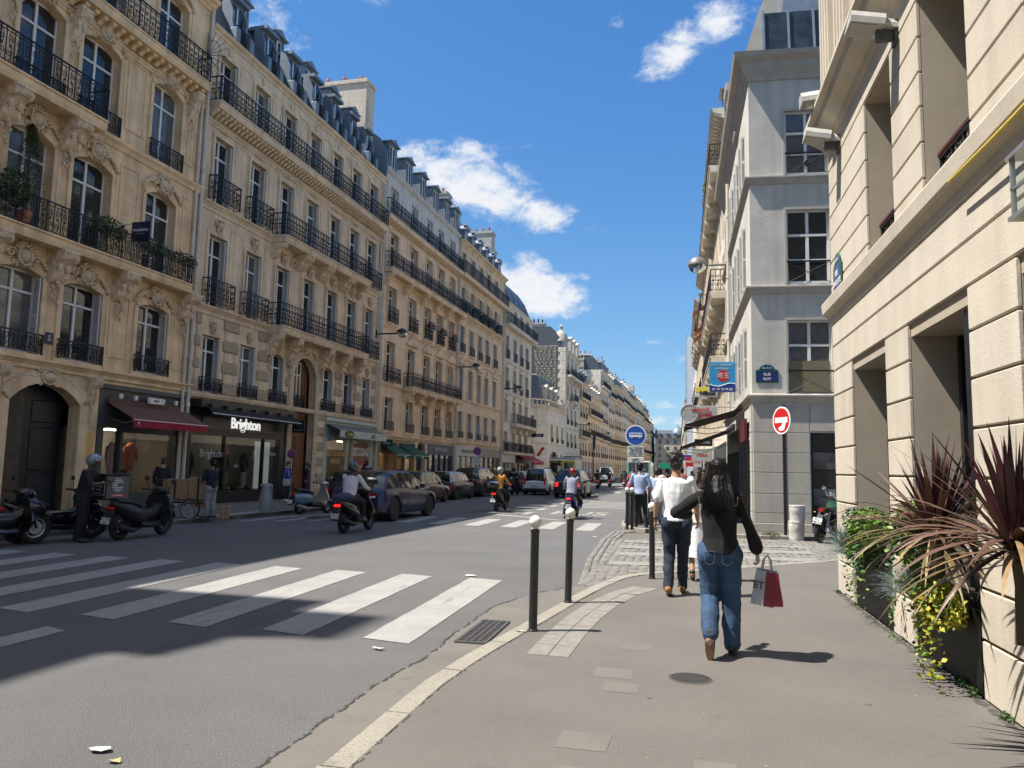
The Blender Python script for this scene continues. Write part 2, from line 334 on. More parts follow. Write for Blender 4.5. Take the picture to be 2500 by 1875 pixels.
# near part of the kerb behind the frame edge
tag(MB().box(-1.88,-1.71,-25,3.99,-.03,.121).obj('kerb',GRAN),kind='structure')
# gutter band beside the kerb
g=[(-2.32,-25),(-2.32,5),(-2.26,6.7),(-2.27,8.2),(-2.22,9.4),(-2.03,10.4),(-1.6,11.55),(-1.4,11.8),(-1.18,11.1),(-1.34,9.95)]
mbg=MB(); gl=[];
ks=[(-1.88,-25),(-1.88,4),(-1.88,5.64),(-1.79,6.6),(-1.66,7.5),(-1.5,8.6),(-1.34,9.8),(-1.14,11),(-.98,11.7)]
for i in range(len(ks)-1):
    n=max(1,int((ks[i+1][1]-ks[i][1])/.12)) if ks[i][1]>3 else 1
    for j in range(n): gl.append((lerp(ks[i][0],ks[i+1][0],j/n),lerp(ks[i][1],ks[i+1][1],j/n)))
gl.append(ks[-1]); gw=[(-25,.44),(4,.43),(5,.44),(6.7,.46),(8.2,.7),(9.4,.86),(10.4,.8),(11.7,.45)]
def gwid(y):
    for (a,wa),(b,wb) in zip(gw,gw[1:]):
        if y<=b: return lerp(wa,wb,(y-a)/(b-a))
    return .45
outer=[(x-gwid(y)+random.uniform(-.018,.018)*(1 if y>2 else 0),y) for x,y in gl]
for i in range(len(gl)-1): mbg.poly([(*outer[i],.005),(*outer[i+1],.005),(*gl[i+1],.005),(*gl[i],.005)])
tag(mbg.obj('gutter',GUTT),kind='structure')
# ---- cobbled mouth of the side street
cobA=[(-1.46,11.6),(-1.72,15),(-1.85,19.4),(-1.78,21.7),(-1.35,22.25)]
tag(MB().poly([(-1.46,11.55,.006),(-1.14,11.4,.006),(-.5,12.6,.006),(1.9,14.9,.006),(9,21.6,.006),(9,23.2,.006),(3.6,21.3,.006),(.5,21.35,.006),(-1.35,22.35,.006),(-1.78,21.7,.006),(-1.86,19.4,.006),(-1.72,15,.006)]).obj('cobble_bed',JOINT),kind='structure')
ZR=[(18.5,.45),(17.1,.6),(15.65,.62),(14.1,.5)]
def inside(x,y,P):
    c=False; j=len(P)-1
    for i in range(len(P)):
        if (P[i][1]>y)!=(P[j][1]>y) and x<(P[j][0]-P[i][0])*(y-P[i][1])/(P[j][1]-P[i][1])+P[i][0]: c=not c
        j=i
    return c
CP=[(-1.42,11.75),(-1.18,11.3),(-.5,12.66),(1.9,14.95),(8,20.7),(8,22.7),(3.6,21.2),(1.9,20.95),(.5,21.25),(-.7,21.7),(-1.4,22.3),(-1.75,21.6),(-1.82,19.4),(-1.7,15)]
def cobmesh(w,d,h,j):
    rd=random.Random(j); mb=MB(); q=lambda:rd.uniform(-.006,.006); b=.022
    B=[(-w/2+q(),-d/2+q()),(w/2+q(),-d/2+q()),(w/2+q(),d/2+q()),(-w/2+q(),d/2+q())]
    T=[(x-math.copysign(b,x),y-math.copysign(b,y)) for x,y in B]
    i=mb.vs([(*p,-.03) for p in B]+[(*p,h-.02) for p in B]+[(*p,h+q()*.6) for p in T])
    for k in range(4): mb.face((i+k,i+(k+1)%4,i+4+(k+1)%4,i+4+k)); mb.face((i+4+k,i+4+(k+1)%4,i+8+(k+1)%4,i+8+k))
    mb.face((i+8,i+9,i+10,i+11)); return mb
cv=[cobmesh(random.uniform(.135,.175),.118,.03,k) for k in range(12)]
cme=[[m_.mesh('cobble',c,60) for c in COB] for m_ in cv]
spots_=[]
# border courses follow the road edge, the field runs in slanted, slightly bowed rows
for k in range(3):
    d=0.
    for a,b in zip(cobA,cobA[1:]):
        a=Vector(a);b=Vector(b);t=(b-a).normalized();L=(b-a).length;s=.0
        while s<L:
            p=a+t*s; spots_.append((p.x+.07+k*.128,p.y,math.atan2(t.y,t.x))); s+=.172
for r in range(90):
    y0=8.0+r*.127
    x=-1.35
    while x<8:
        ang=R_(34)+.10*math.sin(x*1.7+r*.2); y=y0+(x+1.4)*math.tan(R_(30))+.10*math.sin(x*2.1)
        spots_.append((x,y,R_(30)+.21*math.cos(x*2.1)*.8)); x+=.165*math.cos(R_(28))+random.uniform(0,.012)
good=[s for s in spots_ if inside(s[0],s[1],CP)]
good=[s for i,s in enumerate(good)]
good.sort(key=lambda s:s[0]**2+s[1]**2)
croot=tag(empty('cobbled_street'),kind='structure'); rest=MB()
for i,(x,y,a) in enumerate(good):
    a+=random.uniform(-.05,.05); x+=random.uniform(-.008,.008); y+=random.uniform(-.008,.008)
    if i<300: put('cobble',random.choice(random.choice(cme)),croot,(x,y,.006+random.uniform(-.006,.006)),a)
    else:
        src=random.choice(cv); i0=len(rest.v); rest.v.extend(src.v); rest.f.extend([tuple(k+i0 for k in f) for f in src.f]); rest.mi.extend([random.choice((0,0,1,2))]*len(src.f)); rest.xf(Matrix.Translation((x,y,.006+random.uniform(-.006,.006)))@Matrix.Rotation(a,4,'Z'),i0)
tag(rest.obj('cobbles',COB,croot,60),kind='stuff')
# ---- painted markings
def sheet(name,pts,z,m=PAINT,rag=.006,kind='structure'):
    P=[]
    for i in range(len(pts)):
        a=Vector(pts[i]);b=Vector(pts[(i+1)%len(pts)]); n=max(1,min(24,int((b-a).length/.16)))
        for k in range(n): q=a.lerp(b,k/n); P.append((q.x+random.uniform(-rag,rag),q.y+random.uniform(-rag,rag),z))
    return MB().poly(P).obj(name,m)
zb=tag(empty('zebra_crossing'),kind='structure')
for k in range(10):
    x=-2.55-k*1.135; o=sheet('painted_bar',[(x-.52,7.42+.09*k*.5),(x,7.3+.09*k*.5),(x-.08,11.72+.06*k),(x-.62,11.82+.06*k)],.006+.0); o.parent=zb
tag(sheet('lane_marking',[(-6.35,5.0),(-6.03,5.0),(-6.0,6.82),(-6.33,6.95)],.006),kind='structure')
tag(sheet('lane_marking',[(-6.35,-8),(-6.03,-8),(-6.03,2.4),(-6.33,2.4)],.006),kind='structure')
zb=tag(empty('zebra_crossing'),kind='structure')
for k in range(9):
    x=-2.35-k*1.12; o=sheet('painted_bar',[(x-.5,21.9+.1*k),(x,21.85+.1*k),(x-.02,25.0+.1*k),(x-.52,25.05+.1*k)],.006); o.parent=zb
zb=tag(empty('zebra_crossing'),kind='structure')
for y,h in ZR:
    for xa,xb in ((-1.25,2.5),): o=sheet('painted_bar',[(xa,y),(xb+(y-14)*.1,y+.35),(xb+(y-14)*.1,y+h+.35),(xa,y+h)],.041,PAINTC,.03); o.parent=zb
sheet('painted_bar',[(1.2,20.1),(2.5,20.2),(2.5,20.5),(1.2,20.4)],.041,PAINTC,.03).parent=zb
# bus lane: solid line, edge blocks, BUS lettering
tag(sheet('lane_marking',[(-7.0,27.9),(-6.8,28.2),(-3.75,26.0),(-3.9,25.8)],.006),kind='structure')
for i in range(12): tag(sheet('lane_marking',[(-5.75,28.5+i*3.2),(-5.5,28.5+i*3.2),(-5.5,30+i*3.2),(-5.75,30+i*3.2)],.006),kind='structure')
tb=text('BUS',1.25,PAINT,None,(-3.75,30.2,.006),(0,0,0),name='lane_lettering',depth=.0015,bold=.02,sp=1.05); tb.scale=(1,2.6,1); tag(tb,kind='structure')
for i in range(6): tag(sheet('lane_marking',[(-4.6,35+i*1.3),(-2.2,35+i*1.3),(-2.2,35.5+i*1.3),(-4.6,35.5+i*1.3)],.006),kind='structure')
tag(sheet('bay_marking',[(-13.75,19.6),(-13.35,19.6),(-13.2,23.6),(-13.6,23.6)],.122),kind='structure')
for k in range(5): tag(sheet('bay_marking',[(-12.6+k*.85,20.5+k*.5),(-12.3+k*.85,20.6+k*.5),(-12.0+k*.9,25.2+k*.2),(-12.35+k*.9,25.2+k*.2)],.006),kind='structure')
zb=tag(empty('zebra_crossing'),kind='structure')
for k in range(9): sheet('painted_bar',[(-2.6-k*1.1,58),(-2.1-k*1.1,58),(-2.1-k*1.1,62),(-2.6-k*1.1,62)],.006).parent=zb
# tactile strip, mastic patches, grate and manhole on the pavement
TACT=mat('pale tactile concrete',(.225,.21,.18),.85,var=.18,vs=8,bump=.6,bs=70,spots=(40,.6,(.3,.28,.25,.5)))
tac=tag(empty('tactile_paving'),kind='structure'); TL=[(-1.3,6.75),(-1.27,7.6),(-1.2,8.6),(-1.08,9.5),(-.88,10.4),(-.62,11.05)]
for c in range(2):
    for (a,b) in zip(TL,TL[1:]):
        for h in range(2):
            p=Vector(a).lerp(Vector(b),h/2);q=Vector(a).lerp(Vector(b),(h+1)/2); t=(q-p).normalized(); nx=Vector((t.y,-t.x)); o0=.012+c*.19
            p=p+t*.006;q=q-t*.006; mb=MB(); P=[p+nx*o0,q+nx*o0,q+nx*(o0+.18),p+nx*(o0+.18)]
            mb.ext([tuple(v) for v in P],.10,.1225,'z'); o=mb.obj('tactile_tile',TACT,tac)
PATCH=mat('pale mastic patch',(.148,.135,.119),.85,var=.09,vs=3,bump=.3,bs=120)
DISC=mat('dark gum spot',(.10,.095,.09),.8)
for i,(x,y,s,a) in enumerate([(-.38,7.3,.26,.1),(-.5,6.35,.3,0),(-.42,5.95,.27,.05),(-.55,4.75,.3,0),(-.5,4.2,.28,.1),(-.9,9.0,.25,0),(.2,4.5,.24,.2)]):
    tag(sheet('mastic_patch',[(x-s/2,y-s/2),(x+s/2,y-s/2),(x+s/2,y+s/2),(x-s/2,y+s/2)],.1195+i*.0002,PATCH,.01),kind='structure')
def disc(name,x,y,z,r,m,kind='structure',n=18,h=.003): return tag(MB().lathe([(r,0),(r,h),(r*.9,h+.001)],n,(x,y,z)).obj(name,m),kind=kind)
for x,y,r in [(-.95,4.55,.05),(-1.0,5.9,.03),(-1.15,5.1,.022),(-.62,5.2,.02),(-1.65,5.25,.025),(-1.3,4.7,.03),(.3,5.2,.025),(1.0,6.1,.02),(-.2,8.2,.02),(1.3,8.6,.025),(.9,4.9,.03),(-1.7,6.3,.02)]:
    o=disc('gum_spot',x,y,.1185,r,DISC); o.scale=(1,.7,1)
mh=tag(empty('manhole_cover',(.09,6.36,.118)),'round cast iron manhole cover set in the pavement','manhole cover')
CAST=mat('cast iron',(.10,.094,.088),.6,.4,var=.2,vs=18,bump=.3,bs=60)
MB().lathe([(.165,-.02),(.165,.004),(.155,.006)],32).obj('cover',CAST,mh)
MB().lathe([(.18,-.02),(.18,.003),(.168,.003),(.168,-.02)],32).obj('rim',GUTT,mh)
for i in range(-6,7):
    h=math.sqrt(max(.0001,.15**2-(i*.022)**2)); MB().box(-h,h,i*.022-.005,i*.022+.005,.004,.0095).obj('rib',CAST,mh)
dg_=tag(empty('drain_grate',(-1.99,8.05,.006)),'black cast iron drain grate in the gutter beside the kerb','drain grate')
HOLE=mat('drain hole',(.004,.004,.004),.9)
MB().box(-.15,.15,-.56,.56,-.02,.002).obj('pit',HOLE,dg_)
fr=MB()
for x0,x1,y0,y1 in ((-.16,-.13,-.57,.57),(.13,.16,-.57,.57),(-.13,.13,-.57,-.54),(-.13,.13,.54,.57)): fr.box(x0,x1,y0,y1,0,.016)
fr.obj('frame',CAST,dg_)
for i in range(17):
    y=-.51+i*.064; MB().box(-.13,.13,y-.013,y+.013,.003,.013).obj('bar',CAST,dg_)
for i in range(3): MB().box(-.075+i*.065,-.055+i*.065,-.54,.54,.004,.0155).obj('bar',CAST,dg_)
# litter
PAPER=mat('paper scrap',(.55,.54,.51),.8); SPECK=mat('pale speck',(.33,.31,.28),.8); LEAFY=mat('dry leaf',(.45,.36,.14),.8)
for i,(x,y,z,s,m_,lab) in enumerate([(-3.2,12.0,.008,.11,PAPER,'white paper scrap beside the end of the crossing bar'),(-3.35,4.15,.008,.09,PAPER,'crumpled white scrap on the road at the bottom of the picture'),(-3.15,4.02,.008,.05,LEAFY,'small tan scrap on the road beside the white scrap'),(-1.52,7.62,.124,.05,PAPER,'white scrap on the kerb beside the drain grate'),(.3,7.9,.121,.07,PAPER,'flat white scrap on the pavement left of the walking woman'),(-2.75,7.0,.008,.07,PAPER,'pale smear of paper under the nearest crossing bar'),(-2.1,19.9,.008,.11,PAPER,'white scrap on the road by the cobbles'),(-11.6,15.7,.008,.07,PAPER,'white scrap on the road by the parked maxi scooter')]):
    mb=MB(); n=7; P=[(s*math.cos(2*math.pi*k/n)*random.uniform(.5,1),s*.7*math.sin(2*math.pi*k/n)*random.uniform(.5,1),random.uniform(0,.02)) for k in range(n)]; c=mb.vs(P+[(0,0,.012)])
    for k in range(n): mb.face((c+k,c+(k+1)%n,c+n))
    tag(mb.obj('litter',m_,None,loc=(x,y,z)),lab,'litter')
rl=MB()
for i in range(200):
    x=random.uniform(-1.0,2.1) if i%3 else random.uniform(-14,-2.5); y=random.uniform(3.8,12) if i%3 else random.uniform(4,14); s=random.uniform(.004,.010); a=random.uniform(0,6); z=.1195 if i%3 else .006
    rl.poly([(x+s*math.cos(a+t),y+s*.6*math.sin(a+t),z+random.uniform(0,.004)) for t in (0,1.6,3.1,4.7)],random.choice((0,0,1)))
tag(rl.obj('litter_specks',[SPECK,LEAFY]),'tiny pale specks of litter on pavement and road','litter',kind='stuff')

# crumbling seams: gutter edge, back of kerb, wall foot
SEAM=mat('crumbled dark seam',(.045,.042,.039),.95,var=.4,vs=40)
def seam(name,line,z,w0,w1,step=.06,m=SEAM):
    mb=MB()
    for a,b in zip(line,line[1:]):
        a=Vector(a);b=Vector(b);L=(b-a).length;n=max(1,int(L/step));t=(b-a).normalized();nn=Vector((t.y,-t.x))
        for k in range(n):
            if random.random()<.22: continue
            p=a.lerp(b,k/n)+nn*random.uniform(-.012,.012);q=a.lerp(b,(k+1.1)/n)+nn*random.uniform(-.012,.012);u,v=random.uniform(w0,w1),random.uniform(w0,w1)
            mb.poly([(*(p-nn*u),z),(*(q-nn*v),z),(*(q+nn*v*.7),z),(*(p+nn*u*.7),z)])
    return tag(mb.obj(name,m),kind='stuff')
seam('gutter_seam',[p for p in outer if p[1]>3.5],.0085,.004,.02); seam('kerb_seam',[p for p in inset(RK[1:12],KW+.012)],.1205,.002,.009,.05)
seam('wall_foot_dirt',[(2.12,3.5),(2.13,11.6)],.1203,.01,.05,.05,mat('dirty wall foot',(.07,.064,.055),.95,var=.4,vs=20))
# ------------------------------------------------------------------ facade kit: local x along the front, y into the building, z up
MC={}
def cached(key,fn):
    if key not in MC: MC[key]=fn()
    return MC[key]
def wall_openings(mb,W0,W1,Z0,Z1,ops,rev=.3,m=0,y=0.):
    """front skin with openings (u0,u1,z0,z1,rise); adds reveals"""
    us=sorted({W0,W1,*[o[0] for o in ops],*[o[1] for o in ops]}); zs=sorted({Z0,Z1,*[o[2] for o in ops],*[o[3] for o in ops]})
    us=[u for u in us if W0<=u<=W1]; zs=[z for z in zs if Z0<=z<=Z1]
    for a,b in zip(us,us[1:]):
        run=None
        for c,d in zip(zs,zs[1:]):
            mu,mz=(a+b)/2,(c+d)/2; hole=any(o[0]<mu<o[1] and o[2]<mz<o[3] for o in ops)
            if hole:
                if run: mb.poly([(a,y,run[0]),(b,y,run[0]),(b,y,run[1]),(a,y,run[1])],m); run=None
            else: run=(run[0],d) if run else (c,d)
        if run: mb.poly([(a,y,run[0]),(b,y,run[0]),(b,y,run[1]),(a,y,run[1])],m)
    for o in ops:
        a,b,c,d=o[:4]; rise=o[4] if len(o)>4 else 0
        sp=d-rise
        mb.poly([(a,y,c),(a,y+rev,c),(a,y+rev,sp),(a,y,sp)],m); mb.poly([(b,y,sp),(b,y+rev,sp),(b,y+rev,c),(b,y,c)],m)
        mb.poly([(a,y,c),(b,y,c),(b,y+rev,c),(a,y+rev,c)],m)
        if not rise: mb.poly([(a,y,d),(a,y+rev,d),(b,y+rev,d),(b,y,d)],m)
        else:
            n=10; cx=(a+b)/2; hw=(b-a)/2; P=[(cx-hw*math.cos(math.pi*k/n),sp+rise*math.sin(math.pi*k/n)) for k in range(n+1)]
            if rise<hw*.8:
                Rr=(hw*hw+rise*rise)/(2*rise); P=[(cx-hw+2*hw*k/n,math.sqrt(Rr*Rr-(-hw+2*hw*k/n)**2)-Rr+rise+sp) for k in range(n+1)]
            for p,q in zip(P,P[1:]):
                mb.poly([(p[0],y,p[1]),(q[0],y,q[1]),(q[0],y,d),(p[0],y,d)],m); mb.poly([(p[0],y,p[1]),(p[0],y+rev,p[1]),(q[0],y+rev,q[1]),(q[0],y,q[1])],m)
def shell(mb,W0,W1,Z0,Z1,D,m=0,y=0.,top=True):
    mb.poly([(W0,y,Z0),(W0,y,Z1),(W0,D,Z1),(W0,D,Z0)],m); mb.poly([(W1,y,Z0),(W1,D,Z0),(W1,D,Z1),(W1,y,Z1)],m); mb.poly([(W0,D,Z0),(W0,D,Z1),(W1,D,Z1),(W1,D,Z0)],m)
    if top: mb.poly([(W0,y,Z1),(W1,y,Z1),(W1,D,Z1),(W0,D,Z1)],m)
def win_frame(w,h,tr=.74,cols=2,rows=2,t=.055):
    def f():
        mb=MB()
        mb.box(-w/2,-w/2+t,0,.07,0,h); mb.box(w/2-t,w/2,0,.07,0,h); mb.box(-w/2+t,w/2-t,0,.07,h-t,h); mb.box(-w/2+t,w/2-t,0,.07,0,t*1.6)
        for k in range(1,cols): x=-w/2+w*k/cols; mb.box(x-t*.75,x+t*.75,-.012,.058,t*1.6,h-t)
        if rows>1: mb.box(-w/2+t,w/2-t,-.018,.05,h*tr-t*.6,h*tr+t*.6)
        if rows>2: mb.box(-w/2+t,w/2-t,.004,.04,h*tr*.5-t*.3,h*tr*.5+t*.3)
        return mb.mesh('window',WFRAME)
    return cached(('wf',round(w,2),round(h,2),tr,cols,rows,t),f)
def pane_mesh(w,h,m):
    return cached(('pn',round(w,3),round(h,3),m.name),lambda:MB().poly([(-w/2,0,0),(w/2,0,0),(w/2,0,h),(-w/2,0,h)]).mesh('pane',m))
def window(root,uc,z0,w,h,y=.27,tr=.74,rows=2,cols=2,m=None,fine=True):
    o=put('window',win_frame(w,h,tr,cols,rows),root,(uc,y,z0)); 
    if fine:
        cw=w/cols
        for c in range(cols):
            for (a,b) in (((0,h*tr),(h*tr,h)) if rows>1 else ((0,h),)):
                p=put('pane',pane_mesh(cw-.04,b-a-.05,m or PANE),o,(-w/2+cw*(c+.5),.035,a+.03),(random.uniform(-.006,.006),0,random.uniform(-.012,.012)))
    else: put('pane',pane_mesh(w-.06,h-.06,m or PANE),o,(0,.035,.03),(random.uniform(-.005,.005),0,random.uniform(-.02,.02)))
    return o
def shutter_mesh(w,h):
    def f():
        mb=MB(); t=.045
        mb.box(-.02,.02,0,t,0,h); mb.box(-.02,.02,w-t,w,0,h)
        for z in (0,h*.48,h-t*1.6): mb.box(-.02,.02,t,w-t,z,z+t*1.6)
        n=max(6,int(h/.07))
        for k in range(n):
            z=t+k*(h-2*t)/n; mb.poly([(-.016,t,z),(-.016,w-t,z),(.014,w-t,z+.05),(.014,t,z+.05)])
        return mb.mesh('shutter',SHUT)
    return cached(('sh',round(w,2),round(h,2)),f)
def folded_shutters(root,u0,u1,z0,h,y0=.02,w=.25):
    put('shutter',shutter_mesh(w,h),root,(u1-.05,y0,z0)); put('shutter',shutter_mesh(w,h),root,(u0+.05,y0,z0))
def rail_mesh(L,h,style,ret=0.):
    """iron guard in the x-z plane, length L; ret = returns at both ends going +y"""
    def seg(mb,L,detail):
        n=max(1,round(L/(.25 if style!='bars' else .105))); p=L/n
        if style=='bars':
            for k in range(n+1): mb.box(k*p-.008,k*p+.008,-.008,.008,.05,h)
            return
        for k in range(n):
            x=k*p; c=x+p/2
            mb.box(x-.011,x+.011,-.011,.011,.05,h)
            if style=='lace':
                spiral(mb,c,h*.70,0,.015,p*.36,math.pi/2,1.4,.0135,12); spiral(mb,c,h*.34,0,p*.38,.02,-math.pi/2,-1.4,.0135,12)
                mb.tube([(x+.02,0,h*.5),(c,0,h*.55),(x+p-.02,0,h*.5)],.012,4,cap=False); mb.tube([(x+.03,0,.08),(c,0,.20),(x+p-.03,0,.08)],.012,4,cap=False)
                mb.ell((c,0,h*.5),(.045,.02,.055),6,4)
            elif style=='scroll':
                s=1 if k%2 else -1
                mb.tube([(c+s*p*.42*math.sin(t*math.pi*2*.5+.0)*math.cos(t*3.1),0,lerp(.10,h-.10,t)) for t in [i/9 for i in range(10)]],.013,4,cap=False)
                spiral(mb,c+s*p*.10,h*.70,0,.012,p*.34,s*.6,s*1.25,.0135,11); spiral(mb,c-s*p*.10,h*.30,0,p*.36,.02,s*2.4,s*1.25,.0135,11)
                mb.ell((c,0,h*.5),(.05,.022,.035),6,4)
            elif style=='ring':
                mb.tube([(c+p*.40*math.cos(a*.5236),0,h*.5+h*.22*math.sin(a*.5236)) for a in range(12)],.010,4,closed=True)
                spiral(mb,c,h*.83,0,.012,p*.28,0,1.2,.009,10); spiral(mb,c,h*.18,0,p*.28,.012,0,1.2,.009,10); mb.box(c-.006,c+.006,-.006,.006,.05,h)
        mb.box(L-.008,L+.008,-.008,.008,.05,h)
    def f():
        mb=MB()
        def rails(L):
            mb.box(-.015,L+.015,-.022,.022,h-.012,h+.028); mb.box(0,L,-.012,.012,.05,.075); mb.box(0,L,-.012,.012,h-.10,h-.08)
            for k in range(int(L/1.6)+2): x=min(L,k*1.6); mb.box(x-.016,x+.016,-.016,.016,0,h+.02)
        rails(L); seg(mb,L,1)
        if ret:
            for x0 in (0,L):
                i0=len(mb.v); 
                mb.box(0,ret,-.022,.022,h-.012,h+.028); mb.box(0,ret,-.012,.012,.05,.075); seg(mb,ret,1)
                mb.xf(Matrix.Translation((x0,0,0))@Matrix.Rotation(R_(90),4,'Z'),i0)
        return mb.mesh('railing',IRON)
    return cached(('rl',round(L,2),h,style,round(ret,2)),f)
def balcony(root,u0,u1,z,proj=.75,h=1.0,style='lace',mt=None,th=.2,cons=None,ck='console'):
    """stone slab with moulded edge, iron railing and consoles under it"""
    mt=mt or ST2; mb=MB(); P=[(0,z-th-.1),(-proj*.86,z-th-.1),(-proj*.93,z-th+.02),(-proj*.93,z-.07),(-proj,z-.05),(-proj,z),(0,z)]
    mb.ext([(a,b) for a,b in P],u0,u1,'x'); s=mb.obj('balcony',mt,root)
    put('railing',rail_mesh(u1-u0-.08,h,style,proj-.08),s,(u0+.04,-proj+.06,z))
    for c in (cons or []): put('console',console_mesh(ck,mt),root,(c,0,z-th-.1))
    return s
def console_mesh(kind,mt):
    def f():
        mb=MB()
        if kind=='console':
            P=[(0,0),(-.62,0),(-.66,-.09),(-.60,-.2),(-.42,-.26),(-.30,-.36),(-.27,-.5),(-.2,-.62),(-.08,-.68),(0,-.7)]
            mb.ext(P,-.15,.15,'x'); mb.ext([(p[0]*1.06-.01,p[1]*.97-.01) for p in P[1:-1]]+[(0,-.6),(0,-.02)],-.07,.07,'x')
            for s in (-1,1): mb.lathe([(.12,-.03),(.12,.03)],10,(s*.14,-.52,-.12),'x'); mb.lathe([(.09,-.03),(.09,.03)],10,(s*.14,-.17,-.52),'x')
            mb.ell((0,-.30,-.42),(.1,.08,.14),8,6)
        elif kind=='big':
            P=[(0,0),(-.72,0),(-.76,-.12),(-.70,-.26),(-.52,-.34),(-.40,-.48),(-.36,-.66),(-.26,-.82),(-.12,-.92),(0,-.96)]
            mb.ext(P,-.26,.26,'x'); mb.box(-.3,.3,-.78,0,-.08,0)
            for s in (-1,1):
                mb.lathe([(.17,-.05),(.17,.05)],12,(s*.24,-.58,-.17),'x'); mb.lathe([(.12,-.04),(.12,.04)],12,(s*.24,-.22,-.72),'x')
                mb.ell((s*.12,-.66,-.17),(.09,.1,.12),8,6); mb.ell((s*.14,-.42,-.50),(.09,.09,.13),8,6)
            rd=random.Random(5)
            for k in range(12): mb.ell((rd.uniform(-.14,.14),-.14-rd.uniform(0,.06),-.9-k*.055),(.075*(1-k/16),.07,.06),6,5)
        elif kind=='small':
            mb.ext([(0,0),(-.3,0),(-.3,-.06),(-.2,-.12),(-.14,-.24),(-.05,-.3),(0,-.32)],-.07,.07,'x')
        return mb.mesh('console',mt,40)
    return cached(('con',kind,mt.name),f)
def ornament_mesh(kind,mt):
    def f():
        mb=MB(); rd=random.Random(hash(kind)%97 if False else len(kind)*7)
        if kind=='shell':      # cartouche with scrolling leaves either side
            mb.ell((0,-.06,.0),(.17,.10,.21),10,8); mb.tube([(.2*math.cos(a*.4488),-.09,.25*math.sin(a*.4488)) for a in range(14)],.035,6,closed=True)
            for k in range(7):
                a=R_(20+k*23.3); mb.ell((.24*math.cos(a),-.07,.12+.2*math.sin(a)),(.05,.06,.09),6,5,rot=Matrix.Rotation(-(a-math.pi/2),3,'Y'))
            for s in (-1,1):
                spiral(mb,s*.36,.02,-.05,.03,.15,math.pi/2,s*1.3,.035,12,6); spiral(mb,s*.24,-.22,-.05,.02,.10,0,s*1.2,.03,10,6)
                for k in range(7):
                    t=k/6; mb.ell((s*(.45+.42*t),-.045,.02-.32*t*t+rd.uniform(-.04,.04)),(.085*(1.2-t*.6),.05,.055),6,5,rot=Matrix.Rotation(s*(.5+t*.6),3,'Y'))
                    mb.ell((s*(.42+.38*t),-.04,.10-.34*t*t+rd.uniform(-.03,.03)),(.04,.05,.06),5,4)
        elif kind=='mask':
            mb.ell((0,-.07,0),(.12,.10,.15),8,7); mb.ell((0,-.15,-.02),(.03,.04,.05),6,5)
            for s in (-1,1): spiral(mb,s*.17,.07,-.05,.02,.10,0,s*1.3,.028,9,5); mb.ell((s*.1,-.05,-.17),(.05,.05,.08),6,5)
            mb.ell((0,-.05,-.24),(.05,.05,.09),6,5); mb.box(-.17,.17,-.12,0,.16,.21)
        elif kind=='swag':
            for s in (-1,1):
                for k in range(6): t=k/5; mb.ell((s*.48*t,-.05,-.10*math.sin(t*math.pi)+.05),(.06,.05,.045),6,5)
            mb.ell((0,-.06,.0),(.09,.08,.12),8,6)
        elif kind=='key':
            mb.ext([(-.12,.22),(.12,.22),(.08,-.16),(-.08,-.16)],-.12,0,'y'); mb.ell((0,-.12,.05),(.07,.05,.1),6,5)
        return mb.mesh('ornament',mt,50)
    return cached(('orn',kind,mt.name),f)
def ornament(root,kind,u,z,mt=None,s=1.,y=0.): return put('ornament',ornament_mesh(kind,mt or STO),root,(u,y,z),None,s if hasattr(s,'__len__') else (s,s,s))
def moulding(root,u0,u1,z,prof,mt,name='string_course'):
    """prof: list of (projection, height above z)"""
    return MB().ext([(0.05,prof[0][1]+z)]+[(-p,z+h) for p,h in prof]+[(0.05,prof[-1][1]+z)],u0,u1,'x').obj(name,mt,root)
CORN=[(.0,-.42),(.06,-.40),(.06,-.30),(.16,-.24),(.20,-.16),(.34,-.12),(.36,-.04),(.42,0)]
STR=[(0,-.16),(.05,-.15),(.07,-.08),(.12,-.05),(.12,0)]
def surround(root,u0,u1,z0,z1,mt,t=.14,p=.05,rise=0,sill=True):
    mb=MB()
    mb.box(u0-t,u0,-p,.04,z0,z1-rise); mb.box(u1,u1+t,-p,.04,z0,z1-rise)
    if rise:
        n=9; cx=(u0+u1)/2; hw=(u1-u0)/2; Rr=(hw*hw+rise*rise)/(2*rise)
        f=lambda x,e:math.sqrt(max(0,(Rr+e)**2-x*x))-Rr+rise+z1-rise
        xs=[-hw+2*hw*k/n for k in range(n+1)]
        for a,b in zip(xs,xs[1:]): 
            mb.ext([(cx+a,f(a,0)),(cx+b,f(b,0)),(cx+b*(1+t/hw),f(b,0)+t),(cx+a*(1+t/hw),f(a,0)+t)],-p,.04,'y')
    else: mb.box(u0-t,u1+t,-p,.04,z1,z1+t)
    mb.box(u0-t-.02,u0-t,-p-.02,.04,z0,z1-rise); mb.box(u1+t,u1+t+.02,-p-.02,.04,z0,z1-rise)
    o=mb.obj('surround',mt,root)
    if sill: MB().box(u0-t-.05,u1+t+.05,-p-.07,.02,z0-.12,z0-.004).obj('sill',mt,root)
    return o
def pipe(root,u,z0,z1,r=.055,y=-.10,mt=None):
    mb=MB().tube([(u,y,z0),(u,y,z1)],r,8)
    for k in range(int((z1-z0)/2.4)+1): z=z0+.5+k*2.4; mb.lathe([(r*1.35,-.04),(r*1.35,.04)],8,(u,y,z)); mb.box(u-.02,u+.02,y,.03,z-.02,z+.02)
    return mb.obj('drainpipe',mt or PIPE,root,40)
